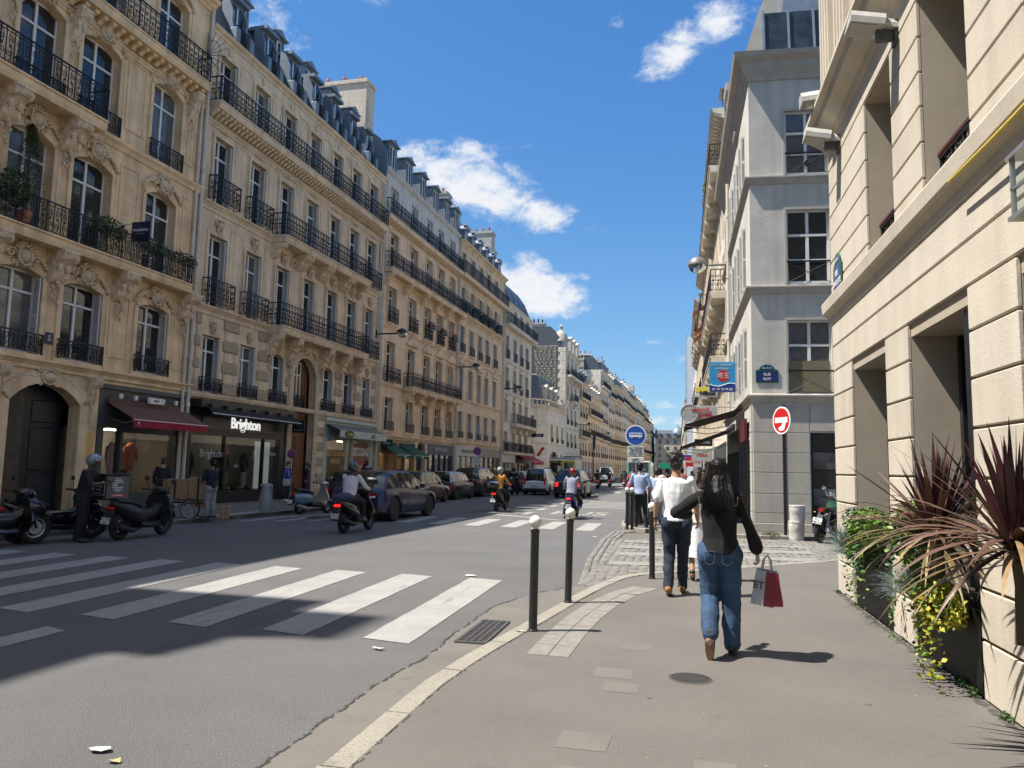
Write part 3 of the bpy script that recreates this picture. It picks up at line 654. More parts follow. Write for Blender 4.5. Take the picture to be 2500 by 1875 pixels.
def chimney(root,u0,u1,y0,y1,z0,z1,mt,pots=6,pm=None,cap=True,along='u'):
    mb=MB().box(u0,u1,y0,y1,z0,z1)
    if cap: mb.box(u0-.08,u1+.08,y0-.08,y1+.08,z1-.18,z1-.02); mb.box(u0-.04,u1+.04,y0-.04,y1+.04,z1-.02,z1+.06)
    c=mb.obj('chimney',mt,root)
    for k in range(pots):
        t=(k+.5)/pots; x,y=((lerp(u0+.1,u1-.1,t),(y0+y1)/2) if along=='u' else ((u0+u1)/2,lerp(y0+.1,y1-.1,t)))
        h=random.choice((.45,.55,.7)); put('chimney_pot',cached(('pot',h,(pm or TERRA).name),lambda:MB().lathe([(.11,0),(.10,h*.7),(.13,h*.75),(.10,h)],8).mesh('chimney_pot',pm or TERRA,40)),c,(x,y,z1+.05))
    return c
def mansard(root,u0,u1,z,prof,mt,name='roof',ends=True):
    """prof: (depth y, height above z) from gutter to ridge"""
    P=[(p[0],z+p[1]) for p in prof]; mb=MB()
    for a,b in zip(P,P[1:]): mb.poly([(u0,*a),(u1,*a),(u1,*b),(u0,*b)])
    for u in (u0,u1): mb.poly([(u,*p) for p in P]+[(u,P[-1][0],z),])
    mb.poly([(u0,P[-1][0],P[-1][1]),(u1,P[-1][0],P[-1][1]),(u1,P[-1][0]+5,P[-1][1]-.6),(u0,P[-1][0]+5,P[-1][1]-.6)])
    return mb.obj(name,mt,root,35)
def dormer(roof,u,z,w,h,y0,y1,mt,style='gable',fm=None):
    mb=MB(); a=w/2
    mb.box(-a,-a+.13,y0,y1,0,h); mb.box(a-.13,a,y0,y1,0,h); mb.box(-a+.13,a-.13,y0,y1,h-.14,h); mb.box(-a+.13,a-.13,y0,y1,0,.1)
    if style=='gable': mb.ext([(-a-.12,h),(a+.12,h),(0,h+.32)],y0-.14,y1,'y'); mb.box(-a-.14,a+.14,y0-.18,y1,h-.03,h+.03)
    elif style=='round':
        n=8; mb.ext([(-(a+.08)*math.cos(math.pi*k/n),h+.02+.38*math.sin(math.pi*k/n)) for k in range(n+1)],y0-.12,y1,'y')
    else: mb.box(-a-.1,a+.1,y0-.14,y1,h-.02,h+.08)
    d=mb.obj('dormer',mt,roof,0,(u,0,z))
    put('window',win_frame(w-.26,h-.24,.72,2,1),d,(0,y0+.06,.1)); put('pane',pane_mesh(w-.3,h-.28,PANE),d,(0,y0+.1,.12))
    return d
def letters_on(root,body,size,mt,u,z,y=-.03,**k): return text(body,size,mt,root,(u,y,z),(R_(90),0,0),**k)
def leftb(name,u0,label): 
    p=LW(u0,0); return empty(name,p,math.atan2(LT.y,LT.x),label,'building','buildings on the left side of the street')
def wave(k): return math.sin(k*12.9898)*.5+.5
# ------------------------------------------------------------------ left side buildings
DARKIN=mat('dark interior',(.03,.028,.025),.9)
def row(root,cols,z0,z1,wm,rise=0,guard=None,gh=.55,shut=False,sur=None,orn=None,oz=.32,os=1.,rev=.3,fine=True,m=None,tr=.74,sill=True,gp=.14,keep=None,rows=2,fm=None):
    for i,(a,b) in enumerate(cols):
        if keep and i not in keep: continue
        mm=m or (PANEB if wave(i*3.1+z0)>.86 else PANE)
        window(root,(a+b)/2,z0+.01,b-a-.02,z1-z0-.02,rev-.06,tr,rows,2,mm,fine)
        if shut: folded_shutters(root,a,b,z0+.03,z1-z0-.08-rise*.6,.0,rev-.05)
        if sur is not None: surround(root,a,b,z0,z1,wm if sur is True else sur,rise=rise,sill=sill)
        if guard: put('railing',rail_mesh(b-a+.12,gh,guard,gp-.02),root,(a-.06,-gp,z0+.0))
        if orn: ornament(root,orn,(a+b)/2,z1+oz,None,os)
def pedim(root,a,b,z,mt):
    mb=MB(); mb.box(a-.28,b+.28,-.2,.03,z,z+.09); mb.ext([(a-.3,z+.09),(b+.3,z+.09),((a+b)/2,z+.62)],-.2,.03,'y'); mb.ext([(a-.08,z+.14),(b+.08,z+.14),((a+b)/2,z+.46)],-.225,-.2,'y')
    return mb.obj('pediment',mt,root)
def modillions(root,u0,u1,z,step,mt,w=.12,h=.2,d=.3):
    me=cached(('mod',w,h,d,mt.name),lambda:MB().ext([(0,0),(-d,0),(-d,-h*.4),(-d*.6,-h*.6),(-d*.35,-h),(0,-h)],-w/2,w/2,'x').mesh('modillion',mt))
    n=int((u1-u0)/step)
    for k in range(n+1): put('modillion',me,root,(u0+(u1-u0)*k/n,0,z))
# ======== B1: ornate block at the left edge
X0=-22.6; b1=leftb('apartment_building',X0,'ornate tan stone apartment block at the left edge with scrolled cartouches')
U=lambda u:u-X0
CC=[(U(a),U(b)) for a,b in ((-21.6,-20.1),(-18.6,-17.1),(-15.6,-14.1),(-12.6,-11.1),(-10.25,-8.75),(-8.05,-6.5),(-4.95,-3.45))]
FL=[(4.62,6.98,.14),(8.05,10.95,.22),(12.02,14.85,.22),(15.75,18.3,.15)]
ops=[(a,b,z0,z1,r) for z0,z1,r in FL for a,b in CC]+[(U(-9.55),U(-7.1),.1,3.85,.55),(U(-6.3),U(-2.3),.1,4.08),(U(-17.0),U(-10.9),.1,3.6)]
wl=MB(); wall_openings(wl,0,U(-2.12),0,19.3,ops,.32); shell(wl,0,U(-2.12),0,19.3,13); wl.obj('wall',ST1,b1)
for k,(z0,z1,r) in enumerate(FL):
    row(b1,CC,z0,z1,ST1,r,guard={0:'scroll',2:'scroll'}.get(k),gh=.55 if k==0 else .62,shut=(k==0),sur=True,orn='shell',oz=.30,os=(1.1,1.5,1.05),rev=.32,sill=(k in (0,2)),keep=None)
WE=U(-2.12)
moulding(b1,0,WE,4.5,[(0,-.3),(.08,-.28),(.08,-.18),(.16,-.1),(.22,-.06),(.22,0)],ST1)
moulding(b1,0,WE,7.95,STR,ST1); moulding(b1,0,WE,11.95,[(0,-.3),(.06,-.28),(.1,-.16),(.18,-.08),(.18,0)],ST1)
for a,b in ((U(-12.9),U(-3.0)),): balcony(b1,a,b,8.0,.62,.88,'scroll',ST1,.2)
balcony(b1,U(-13),U(-7.6),11.98,.78,.98,'scroll',ST1,.22)
balcony(b1,0.1,U(-2.7),15.7,.62,1.0,'lace',ST1,.2)
for u in (-13,-10.62,-8.4,-5.9,-2.75): put('console',console_mesh('big',STO),b1,(U(u),0,7.7),None,(1,.85,1))
for u in (-12.7,-10.5,-8.4): put('console',console_mesh('big',STO),b1,(U(u),0,11.66))
modillions(b1,.3,U(-2.9),15.4,.36,ST1,.16,.24,.42)
for u in (-10.5,-8.4,-3.0): put('console',console_mesh('big',STO),b1,(U(u),0,15.2),None,(.7,.6,1.1))
moulding(b1,0,WE,15.1,STR,ST1); moulding(b1,0,WE,19.3,CORN,ST1,'cornice')
# recessed wall panels between the windows
for z0,z1 in ((4.95,7.2),(8.6,11.3),(12.5,14.9)):
    for a,b in ((-6.15,-5.3),(-3.1,-2.65),(-13.9,-12.9)):
        mb=MB(); a,b=U(a),U(b)
        for q in ((a,b,z0,z0+.06),(a,b,z1-.06,z1),(a,a+.06,z0+.06,z1-.06),(b-.06,b,z0+.06,z1-.06)): mb.box(q[0],q[1],-.035,.02,q[2],q[3])
        mb.obj('wall_panel',ST1,b1)
mansard(b1,0,WE,19.3,[(.15,0),(.5,1.6),(1.2,2.5),(2.4,3.0)],ZINC)
for a,b in CC: pass
chimney(b1,U(-9),U(-7),5,5.9,21,23.6,WPLAST,6); chimney(b1,.05,.7,3.0,7,19.3,23.4,WPLAST,6,along='y')
chimney(b1,WE-.5,WE,3.5,8,19.3,22.8,WPLAST,6,along='y')
pipe(b1,U(-2.5),.15,15.0,.06); pipe(b1,U(-2.2),.15,19.0,.075)
# carriage door
a,b=U(-9.55),U(-7.1); DOOR=mat('near black door paint',(.013,.017,.02),.4,var=.2,vs=4); WOODD=mat('dark brown wood',(.07,.05,.03),.6,var=.3,vs=5)
dr=MB().box(a+.02,b-.02,.55,.62,.12,3.8).obj('door',DOOR,b1)
for k in range(2):
    x=lerp(a,b,.28+.44*k); 
    for z0,z1 in ((.35,1.2),(1.35,2.6),(2.75,3.4)): MB().cbox(x-.42,x+.42,.50,.56,z0,z1,.03).obj('panel',DOOR,dr)
MB().box(a+.05,a+.85,.30,.34,.12,3.55).obj('door_leaf',WOODD,b1)
ornament(b1,'shell',(a+b)/2,4.02,None,(1.3,1.3,.8)); surround(b1,a,b,.12,3.85,ST1,.3,.1,.55,False)
for u in (-9.95,-6.72): put('console',console_mesh('big',STO),b1,(U(u),0,4.2),None,(.55,.5,.9))
for x0,x1 in ((-7.02,-6.42),(-10.6,-9.9)):
    for k in range(8): MB().cbox(U(x0)+.01,U(x1)-.01,-.05,.02,.14+k*.36,.14+k*.36+.345,.015).obj('stone',ST1,b1)
MB().box(U(-6.98),U(-6.5),-.075,-.052,1.75,2.55).obj('name_plate',BRASS,b1)
# boutique with red awning
SF=mat('charcoal shopfront paint',(.062,.066,.066),.45,var=.12,vs=3); RED=mat('crimson awning cloth',(.30,.010,.028),.8,var=.12,vs=4); REDT=mat('dusty brown awning top',(.155,.075,.055),.9,var=.2,vs=3)
a,b=U(-6.28),U(-2.32)
LIT=mat('lit shop lamp',(1,.86,.64),.5,emit=9.)
def shop_interior(root,a,b,z1,depth,wallm,floorm,lightm=None):
    mb=MB(); mb.poly([(a,depth,.12),(b,depth,.12),(b,depth,z1),(a,depth,z1)]); mb.poly([(a,.1,.12),(a,depth,.12),(a,depth,z1),(a,.1,z1)]); mb.poly([(b,.1,.12),(b,depth,.12),(b,depth,z1),(b,.1,z1)])
    mb.poly([(a,.1,.16),(b,.1,.16),(b,depth,.16),(a,depth,.16)],1); mb.poly([(a,.1,z1),(b,.1,z1),(b,depth,z1),(a,depth,z1)])
    so_=mb.obj('shop_interior',[wallm,floorm],root)
    for q in range(max(1,int((b-a)/2.6))):
        x=lerp(a,b,(q+.5)/max(1,int((b-a)/2.6))); MB().box(x-.5,x+.5,depth*.55-.05,depth*.55+.05,z1-.06,z1-.03).obj('ceiling_light',LIT,so_)
    return so_
shop_interior(b1,a,b,2.75,1.9,mat('cream shop wall',(.55,.50,.42),.8),mat('grey shop floor',(.2,.19,.18),.6))
sf=MB().box(a,b,.02,.3,2.72,4.07); sf.box(a,a+.22,-.02,.3,.12,2.72); sf.box(b-.3,b,-.02,.3,.12,2.72); sf.box(a+1.02,a+1.12,-.02,.2,.12,2.72); sf.box(a+.22,a+.34,.06,.2,.12,2.72); sf.box(a+1.12,b-.3,.0,.28,.12,.62); sf.box(a-.02,b+.02,-.10,.02,3.95,4.09); sf.box(a+1.12,b-.3,.02,.16,2.6,2.72)
shf=sf.obj('shopfront',SF,b1)
MB().poly([(a+1.12,.08,.62),(b-.3,.08,.62),(b-.3,.08,2.6),(a+1.12,.08,2.6)]).obj('pane',SHOPG,shf); MB().poly([(a+.34,.12,.14),(a+1.02,.12,.14),(a+1.02,.12,2.68),(a+.34,.12,2.68)]).obj('pane',SHOPG,shf)
def awning(root,a,b,zt,zb,out,mt,vm,val=.26,name='awning',y0=-.04):
    mb=MB(); mb.poly([(a,y0,zt),(b,y0,zt),(b,-out,zb),(a,-out,zb)]); mb.poly([(a,y0,zt-.03),(b,y0,zt-.03),(b,-out,zb-.03),(a,-out,zb-.03)])
    aw=mb.obj(name,mt,root); n=max(4,int((b-a)/.22)); v=MB(); P=[]
    for k in range(n): 
        x0=lerp(a,b,k/n);x1=lerp(a,b,(k+1)/n); d0=.012*math.sin(k*1.3);d1=.012*math.sin((k+1)*1.3)
        v.poly([(x0,-out,zb),(x1,-out,zb),(x1,-out-d1,zb-val),(x0,-out-d0,zb-val)])
    v.obj('valance',vm,aw); MB().tube([(a,-out+.015,zb-.02),(b,-out+.015,zb-.02)],.022,6).obj('front_bar',WHITE,aw)
    MB().box(a,b,y0-.06,.02,zt-.02,zt+.13).obj('awning_box',mt,aw)
    for x in (a+.15,b-.15): MB().tube([(x,-.02,zt-.5),(x,-out*.55,zb-.12),(x,-out+.03,zb-.03)],.015,5).obj('arm',STEEL,aw)
    return aw
aw=awning(b1,U(-5.95),U(-2.25),3.52,3.0,1.05,REDT,RED); 
for k in range(6): MB().lathe([(.05,0),(.07,.08),(.07,.14),(.03,.16)],8,(U(-5.6)+k*.66,-.2,3.66),'z').obj('spotlight',WHITE,aw)
MB().box(U(-4.35),U(-3.55),-.2,-.17,3.62,3.82).obj('sign_board',WHITE,aw); letters_on(aw,'MAX',.13,BLACKM,U(-3.95),3.72,-.205)
letters_on(aw,'X',.13,WHITE,U(-5.75),2.87,-1.075)
CORAL=mat('coral cloth',(.60,.17,.12),.8,var=.2,vs=8); PINKC=mat('pale pink cloth',(.68,.42,.36),.8,var=.15,vs=8)
def coat(root,u,y,z,mt,h=1.1,w=.42):
    n=12; pr=[(w*.34,0),(w*.38,h*.3),(w*.34,h*.62),(w*.46,h*.82),(w*.30,h*.95),(w*.12,h)]
    mb=MB(); i0=0; mb.lathe(pr,n); mb.xf(Matrix.Diagonal((1,.55,1,1)))
    for s in (-1,1): mb.tube([(s*w*.42,0,h*.86),(s*w*.58,0,h*.6),(s*w*.55,-.03,h*.36)],[.075,.065,.05],7)
    return mb.obj('display_garment',mt,root,60,(u,y,z))
coat(b1,U(-4.6),.7,.95,CORAL,1.25,.46); coat(b1,U(-3.85),.8,1.35,CORAL,.95,.5); coat(b1,U(-4.95),.6,1.1,PINKC,1.2,.3)
pf=MB().box(U(-3.4),U(-2.75),1.8,1.86,1.25,2.3).obj('framed_poster',mat('dark picture frame',(.05,.02,.02),.5),b1); MB().box(U(-3.3),U(-2.85),1.77,1.80,1.37,2.18).obj('print',mat('brown print',(.20,.14,.12),.7,var=.5,vs=6),pf)
# house number plaques
NAVY=mat('enamel navy',(.008,.014,.05),.3,var=.1); 
def plaque(name,root,u,z,w,h,txt,sz,label): 
    o=tag(MB().cbox(-w/2,w/2,-.02,0,-h/2,h/2,.006).obj(name,NAVY,None,0,LW(u,.04,z),math.atan2(LT.y,LT.x)),label,'house number'); text(txt,sz,WHITE,o,(0,-.022,0)); return o
plaque('house_number',b1,-8.42,5.15,.27,.34,'5','', 'x') if False else None
o=plaque('house_number',None,-8.4,5.15,.27,.34,'5',.24,'navy enamel house number five between first floor windows')
o=plaque('house_number',None,-7.35+.45,2.2,.14,.16,'5',.12,'small dark number five plate beside the carriage door')
# ======== B2: long block with three iron balconies
X0=-2.08; b2=leftb('apartment_building',X0,'long limestone apartment block with wide iron balconies and blue zinc mansard'); U=lambda u:u-X0; WE=U(14.42)
CC=[(U(c-.56),U(c+.56)) for c in (-.92,1.5,3.8,6.13,8.48,10.7,12.92)]
ops=[(a,b,z0,z1,r) for z0,z1,r in ((7.62,10.4,0),(11.62,14.28,0),(15.45,17.62,0)) for a,b in CC]+[(a,b,4.3,6.5,.0 if i in (0,1,5,6) else .28) for i,(a,b) in enumerate(CC) if i!=3]
DA,DB=U(5.05),U(7.25)
ops+=[(DA,DB,.1,6.72,1.1),(U(-1.95),U(4.9),.1,4.05),(U(8.25),U(14.2),.1,4.05)]
wl=MB(); wall_openings(wl,0,WE,0,18.55,ops,.32); shell(wl,0,WE,0,18.55,13); wl.obj('wall',ST2,b2)
row(b2,CC,15.45,17.62,ST2,guard=None,shut=True,sur=True,orn=None,sill=False); row(b2,CC,11.62,14.28,ST2,shut=True,sur=True,orn='swag',oz=.33,os=(.7,1,.8),sill=False)
row(b2,CC,7.62,10.4,ST2,shut=True,sur=True,orn='mask',oz=.42,os=(1.2,1.3,1.15),sill=False); row(b2,CC,4.3,6.5,ST2,guard='lace',gh=.55,shut=True,orn='mask',oz=.35,os=(.8,1.2,.9),keep=[0,1,2,4,5,6])
for i,(a,b) in enumerate(CC):
    ornament(b2,'key',(a+b)/2,17.95,ST2,(.8,.5,.7))
    for z in (7.62,11.62):
        if i in (0,1,6) or (i==5 and False): put('railing',rail_mesh(b-a+.5,.95,'lace',.3),b2,(a-.25,-.34,z+.02)); 
    if i<6:
        for z0,z1 in ((8.0,10.9),(12.0,14.5),(15.8,17.9)):
            p,q=b+.22,CC[i+1][0]-.22; mb=MB()
            for e in ((p,q,z0,z0+.05),(p,q,z1-.05,z1),(p,p+.05,z0+.05,z1-.05),(q-.05,q,z0+.05,z1-.05)): mb.box(e[0],e[1],-.03,.02,e[2],e[3])
            mb.obj('wall_panel',ST2,b2)
for z in (7.6,11.6): moulding(b2,0,WE,z,[(0,-.34),(.05,-.32),(.05,-.2),(.14,-.1),(.2,-.06),(.2,0)],ST2)
moulding(b2,0,WE,4.28,[(0,-.2),(.1,-.18),(.14,-.06),(.14,0)],ST2); moulding(b2,0,WE,14.75,STR,ST2); moulding(b2,0,WE,18.55,[(0,-.3),(.05,-.28),(.05,-.16),(.16,-.1),(.2,0)],ST2,'cornice')
balcony(b2,.05,U(13.95),15.45,.58,.95,'lace',ST2,.2); modillions(b2,.15,U(13.8),15.16,.27,ST2,.13,.26,.42)
balcony(b2,U(2.75),U(11.5),11.62,.8,.98,'lace',ST2,.22,[U(c) for c in (2.95,4.95,5.3,7.0,7.35,9.35,9.7,11.3)])
balcony(b2,U(2.75),U(11.5),7.62,.8,.98,'lace',ST2,.22)
for c in (2.95,4.62,7.62,9.6,11.35): put('console',console_mesh('big',STO),b2,(U(c),0,7.28),None,(.75,.9,1.05))
for c in (4.95,7.3,9.3,10.95): ornament(b2,'shell',U(c-.1),10.95,None,(.55,1,.9))
ornament(b2,'shell',U(6.15),7.0,None,(1.2,1.6,.95))
# bossed stone courses on the first floor
edges=[0.1]+[x for i,(a,b) in enumerate(CC) for x in (a-.14,b+.14)]+[WE-.3]; edges[7]=DA-.25; edges[8]=DB+.25
for k in range(0,len(edges)-1,2):
    p,q=edges[k],edges[k+1]
    if q-p<.15: continue
    for c in range(7):
        z=4.34+c*.42; off=.0
        MB().cbox(p+.01+(.10 if c%2 else 0),q-.01-(.10 if c%2 else 0),-.07 if c%2==0 else -.05,.03,z,z+.395,.025).obj('stone',BOSS if c%2==0 else ST2,b2)
# ground-floor piers
for p,q in ((U(4.92),DA-.02),(DB+.02,U(8.22)),(U(14.22),WE)):
    for c in range(11):
        MB().cbox(p,q,-.06 if c%2 else -.09,.03,.14+c*.37,.14+c*.37+.35,.02).obj('stone',ST2 if c%2 else BOSS,b2)
# carved oak door under the arch
OAK=mat('varnished oak',(.20,.083,.035),.45,var=.25,vs=6,streak=.3); OAK2=mat('varnished oak panel',(.165,.066,.028),.4,var=.25,vs=9)
dr=MB().box(DA+.03,DB-.03,.42,.5,.12,6.6).obj('door',OAK,b2); mc=(DA+DB)/2
MB().box(DA+.03,DB-.03,.36,.45,3.9,4.25).obj('transom',OAK,dr)
for s in (-1,1):
    x=mc+s*.5
    lf=MB().cbox(x-.46,x+.46,.37,.43,.16,3.85,.02).obj('door_leaf',OAK,dr)
    for z0,z1 in ((.3,1.1),(1.25,3.0),(3.15,3.65)): MB().cbox(x-.34,x+.34,.345,.375,z0,z1,.025).obj('panel',OAK2,dr)
    MB().tube([(x-.3+.6*k/8,.34,3.25+.3*math.sin(math.pi*k/8)) for k in range(9)],.035,6).obj('carving',OAK2,dr); MB().ell((x,.34,3.3),(.14,.06,.12),8,6).obj('carving',OAK2,dr)
    MB().cbox(x-.16+s*.22,x+.16+s*.22,.38,.42,4.4,6.0,.02).obj('panel',OAK2,dr)
window(dr,mc,4.32,.72,2.15,.38,.72,2,2); put('railing',rail_mesh(1.0,.6,'lace',.1),dr,(mc-.5,.22,4.28))
sr=MB()
for r in (1.1,1.28):
    sr.tube([(mc-r,-.05,.15)]+[(mc-r*math.cos(math.pi*k/16),-.05,5.62+r*math.sin(math.pi*k/16)) for k in range(17)]+[(mc+r,-.05,.15)],.075,6)
sr.obj('door_arch',ST2,b2,50)
# mansard with flared zinc dormers and a row of small gabled ones above
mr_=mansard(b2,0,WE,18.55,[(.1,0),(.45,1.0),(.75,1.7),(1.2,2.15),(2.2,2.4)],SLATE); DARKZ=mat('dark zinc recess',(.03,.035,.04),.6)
for c in (-.2,2.1,4.2,6.3,8.4,10.4,12.3):
    d=MB(); 
    for s in (-1,1):
        P=[(.62,2.15),(.30,1.9),(.10,1.35),(.12,.95),(.02,.55),(-.18,.18),(-.2,0),(.7,0)]; d.ext(P,s*.48-.06,s*.48+.06,'x'); d.cbox(s*.48-.13,s*.48+.13,-.2,.2,.0,.62,.03)
    d.box(-.42,.42,.3,.42,.9,2.0); d.box(-.5,.5,.05,.9,1.98,2.14)
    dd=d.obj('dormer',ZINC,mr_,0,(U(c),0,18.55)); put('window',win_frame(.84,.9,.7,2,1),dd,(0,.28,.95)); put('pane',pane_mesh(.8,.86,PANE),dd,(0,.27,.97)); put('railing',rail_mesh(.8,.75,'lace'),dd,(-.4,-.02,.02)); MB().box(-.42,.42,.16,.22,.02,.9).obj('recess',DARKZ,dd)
for c in (1.2,4.1,7.0,9.6,12.0): dormer(mr_,U(c),20.55,1.0,1.15,1.05,2.6,ZINC)
MB().box(0,WE,1.02,1.22,20.62,20.74).obj('ridge_flashing',ZINC,mr_)
ch=chimney(b2,WE-1.2,WE-.05,.9,6.5,18.6,24.3,mat('cream chimney render',(.62,.53,.41),.85,var=.1,streak=.3),5,along='y'); 
for k in range(7): MB().box(WE-1.23,WE-.9+(.2 if k%2 else 0),.86,.9+.02,19.2+k*.55,19.2+k*.55+.54).obj('quoin',PLASTB,ch)
mb=MB(); P=[(.1,0),(.0,1.0),(.1,1.9),(.5,2.7),(1.1,3.2)]
mb.ext([(p[0]-.12,18.4+p[1]*1.0) for p in P]+[(1.3,21.6),(.5,18.4)],WE-.06,WE+.1,'x'); mb.obj('party_wall_flashing',ZINC,b2)
pipe(b2,WE-.12,.15,18.2,.07); pipe(b2,WE-.4,4.3,18.2,.05)
# menswear shop, black front with folded awning
a,b=U(-1.93),U(4.88); BF=mat('matt black shopfront',(.014,.014,.015),.4,var=.2,vs=3); MIRR=mat('dark fascia',(.02,.02,.021),.3); GLOWW=mat('white letters with added glow',(.85,.85,.83),.5,emit=.45)  # sign letters are unlit; a glow is added so they read white in shade
shop_interior(b2,a,b,2.9,2.4,mat('grey shop wall',(.13,.13,.125),.8,var=.3,vs=2),mat('dark shop floor',(.1,.09,.08),.4))
sf=MB().box(a,b,.0,.3,2.72,4.03); sf.box(a,a+.16,-.02,.3,.12,2.72); sf.box(b-.55,b,-.02,.3,.12,2.72); sf.box(a+.16,b-.55,.0,.28,.12,.58); sf.box(a+2.3,a+2.36,.03,.2,.58,2.72); sf.box(b-1.75,b-1.7,.03,.2,.58,2.72)
shf=sf.obj('shopfront',BF,b2)
MB().box(a+.75,b-.9,-.05,0,2.95,3.5).obj('fascia',MIRR,shf); letters_on(shf,'Brighton',.60,GLOWW,U(1.6),3.24,-.06,bold=.012,depth=.02)
for p,q in ((a+.16,a+2.3),(a+2.36,b-1.75),(b-1.7,b-.55)): MB().poly([(p,.1,.58),(q,.1,.58),(q,.1,2.72),(p,.1,2.72)]).obj('pane',SHOPG,shf)
letters_on(shf,'Brighton',.42,mat('grey window lettering',(.5,.5,.5),.5),U(-.35),2.02,.09,depth=.001); letters_on(shf,'Brighton',.26,mat('grey window lettering',(.5,.5,.5),.5),U(3.75),2.1,.09,depth=.001)
MB().box(a,b,-.5,-.0,3.72,4.0).obj('awning_cassette',BF,shf); 
aw=MB(); aw.poly([(a+.35,-.5,3.72),(b+.05,-.5,3.72),(b+.05,-.75,3.48),(a+.35,-.75,3.48)]); aw.box(a+.3,b+.1,-.78,-.72,3.42,3.5); awo=aw.obj('awning',mat('black awning cloth',(.02,.02,.021),.9),shf); MB().box(a+.3,b+.1,-.785,-.78,3.485,3.51).obj('trim',WHITE,awo)
for k in range(7): MB().box(a+.4+k*.95,a+.55+k*.95,-.66,-.5,3.74,3.84).obj('bracket',BF,awo)
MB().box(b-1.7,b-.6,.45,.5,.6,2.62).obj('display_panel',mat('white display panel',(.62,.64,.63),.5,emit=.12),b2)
def mannequin(root,u,y,z,coatm,legm,h=1.55):
    mb=MB().tube([(-.08,0,0),(-.09,0,.4),(-.08,0,.78)],[.05,.065,.085],7).tube([(.08,0,0),(.09,0,.4),(.08,0,.78)],[.05,.065,.085],7); o=mb.obj('mannequin',legm,root,60,(u,y,z))
    c=MB().lathe([(.17,.7),(.17,.9),(.15,1.05),(.19,1.3),(.20,1.4),(.08,1.5),(.05,1.58)],12); c.xf(Matrix.Diagonal((1,.6,1,1)))
    for s in (-1,1): c.tube([(s*.2,0,1.4),(s*.26,0,1.12),(s*.24,-.04,.85)],[.065,.055,.04],7)
    c.obj('clothing',coatm,o,60); return o
CK=mat('checked jacket cloth',(.07,.085,.06),.9,var=.5,vs=14); NV=mat('navy cloth',(.016,.02,.035),.9,var=.2,vs=8); TANC=mat('tan cloth',(.30,.24,.17),.9,var=.15,vs=8); WCL=mat('white cloth',(.62,.61,.59),.9,var=.08,vs=8)
mannequin(b2,U(.95),.8,.6,NV,TANC); mannequin(b2,U(1.6),.85,.6,CK,TANC); mannequin(b2,U(2.75),.7,.6,NV,WCL); mannequin(b2,U(-.1),1.3,.6,NV,DARKIN)
MB().box(U(.4),U(2.9),.5,1.2,.56,.62).obj('display_plinth',DARKIN,b2)
for k in range(9): MB().cbox(U(.3)+k*.3,U(.5)+k*.3,.35,.5,.62,.70,.02).obj('display_goods',(WCL,NV,CORAL)[k%3],b2)
# mint shop on the right with long lettering
a,b=U(8.27),U(14.18); MINT=mat('mint shopfront paint',(.40,.46,.41),.5,var=.1,vs=3)
shop_interior(b2,a,b,3.0,2.2,mat('yellow lit shop wall',(.38,.30,.17),.8,var=.3,vs=3),mat('dark shop floor',(.1,.09,.08),.4))
sf=MB().box(a,b,.0,.3,2.95,4.03); sf.box(a,a+.4,-.03,.3,.12,2.95); sf.box(b-.5,b,-.03,.3,.12,2.95); sf.box(a+.4,b-.5,.0,.28,.12,.55); sf.box(a+2.6,a+2.75,.0,.25,.55,2.95); sf.box(a+3.25,a+3.4,.0,.25,.12,2.95); sf.box(a-.04,b+.04,-.16,.0,3.86,4.04)
shf=sf.obj('shopfront',MINT,b2)
for p,q in ((a+.4,a+2.6),(a+2.75,a+3.25),(a+3.4,b-.5)): MB().poly([(p,.1,.55),(q,.1,.55),(q,.1,2.95),(p,.1,2.95)]).obj('pane',SHOPG,shf)
ax=MB(); ax.poly([(a+.2,-.05,3.72),(b,-.05,3.72),(b,-.8,3.42),(a+.2,-.8,3.42)]); awo=ax.obj('awning',mat('grey green awning',(.16,.17,.155),.85,var=.1,vs=3),shf); MB().box(a+.2,b,-.82,-.8,3.05,3.42).obj('valance',MINT,awo)
YL=mat('yellow lettering',(.6,.55,.08),.5); OVAL=mat('dark oval plaque',(.03,.035,.025),.5)
for u,s in ((9.5,1.),(12.4,.55)): 
    e=MB().lathe([(.5*s,-.015),(.5*s,.015)],20,(0,0,0),'y').obj('oval_plaque',OVAL,awo,0,(U(u),-.84,3.235),None); e.scale=(1,1,.36); letters_on(awo,'corioliss',.19*s,YL,U(u),3.235,-.865,bold=.004)
ORG=mat('orange lettering',(.75,.42,.10),.5); REDB=mat('red poster',(.45,.05,.04),.5); BRB=mat('brown poster',(.10,.075,.05),.5)
MB().box(a+.5,a+2.5,.05,.09,1.62,2.45).obj('poster',BRB,shf); letters_on(shf,'DESTOCKAGE',.33,ORG,a+1.5,2.24,.045,bold=.006,depth=.001); letters_on(shf,'MASSIF',.33,ORG,a+1.5,1.85,.045,bold=.006,depth=.001)
MB().box(a+3.45,b-.55,.05,.09,1.9,2.85).obj('poster',mat('dull red window poster',(.25,.09,.07),.5),shf); MB().box(a+3.45,b-.55,.05,.09,1.18,1.88).obj('poster',REDB,shf)
t=letters_on(shf,'DESTOCKAGE',.36,WHITE,(a+b+2.9)/2,2.38,.045,bold=.01,depth=.001); t.scale=(.9,1.7,1); t=letters_on(shf,'AVANT TRAVAUX',.27,WHITE,(a+b+2.9)/2,1.52,.045,bold=.006,depth=.001); t.scale=(.9,1.4,1)
for k in range(5): MB().cbox(a+.7+k*.35,a+.95+k*.35,.5,.8,.57,.85+.2*wave(k),.02).obj('display_goods',(WCL,YL,OVAL)[k%3],b2)
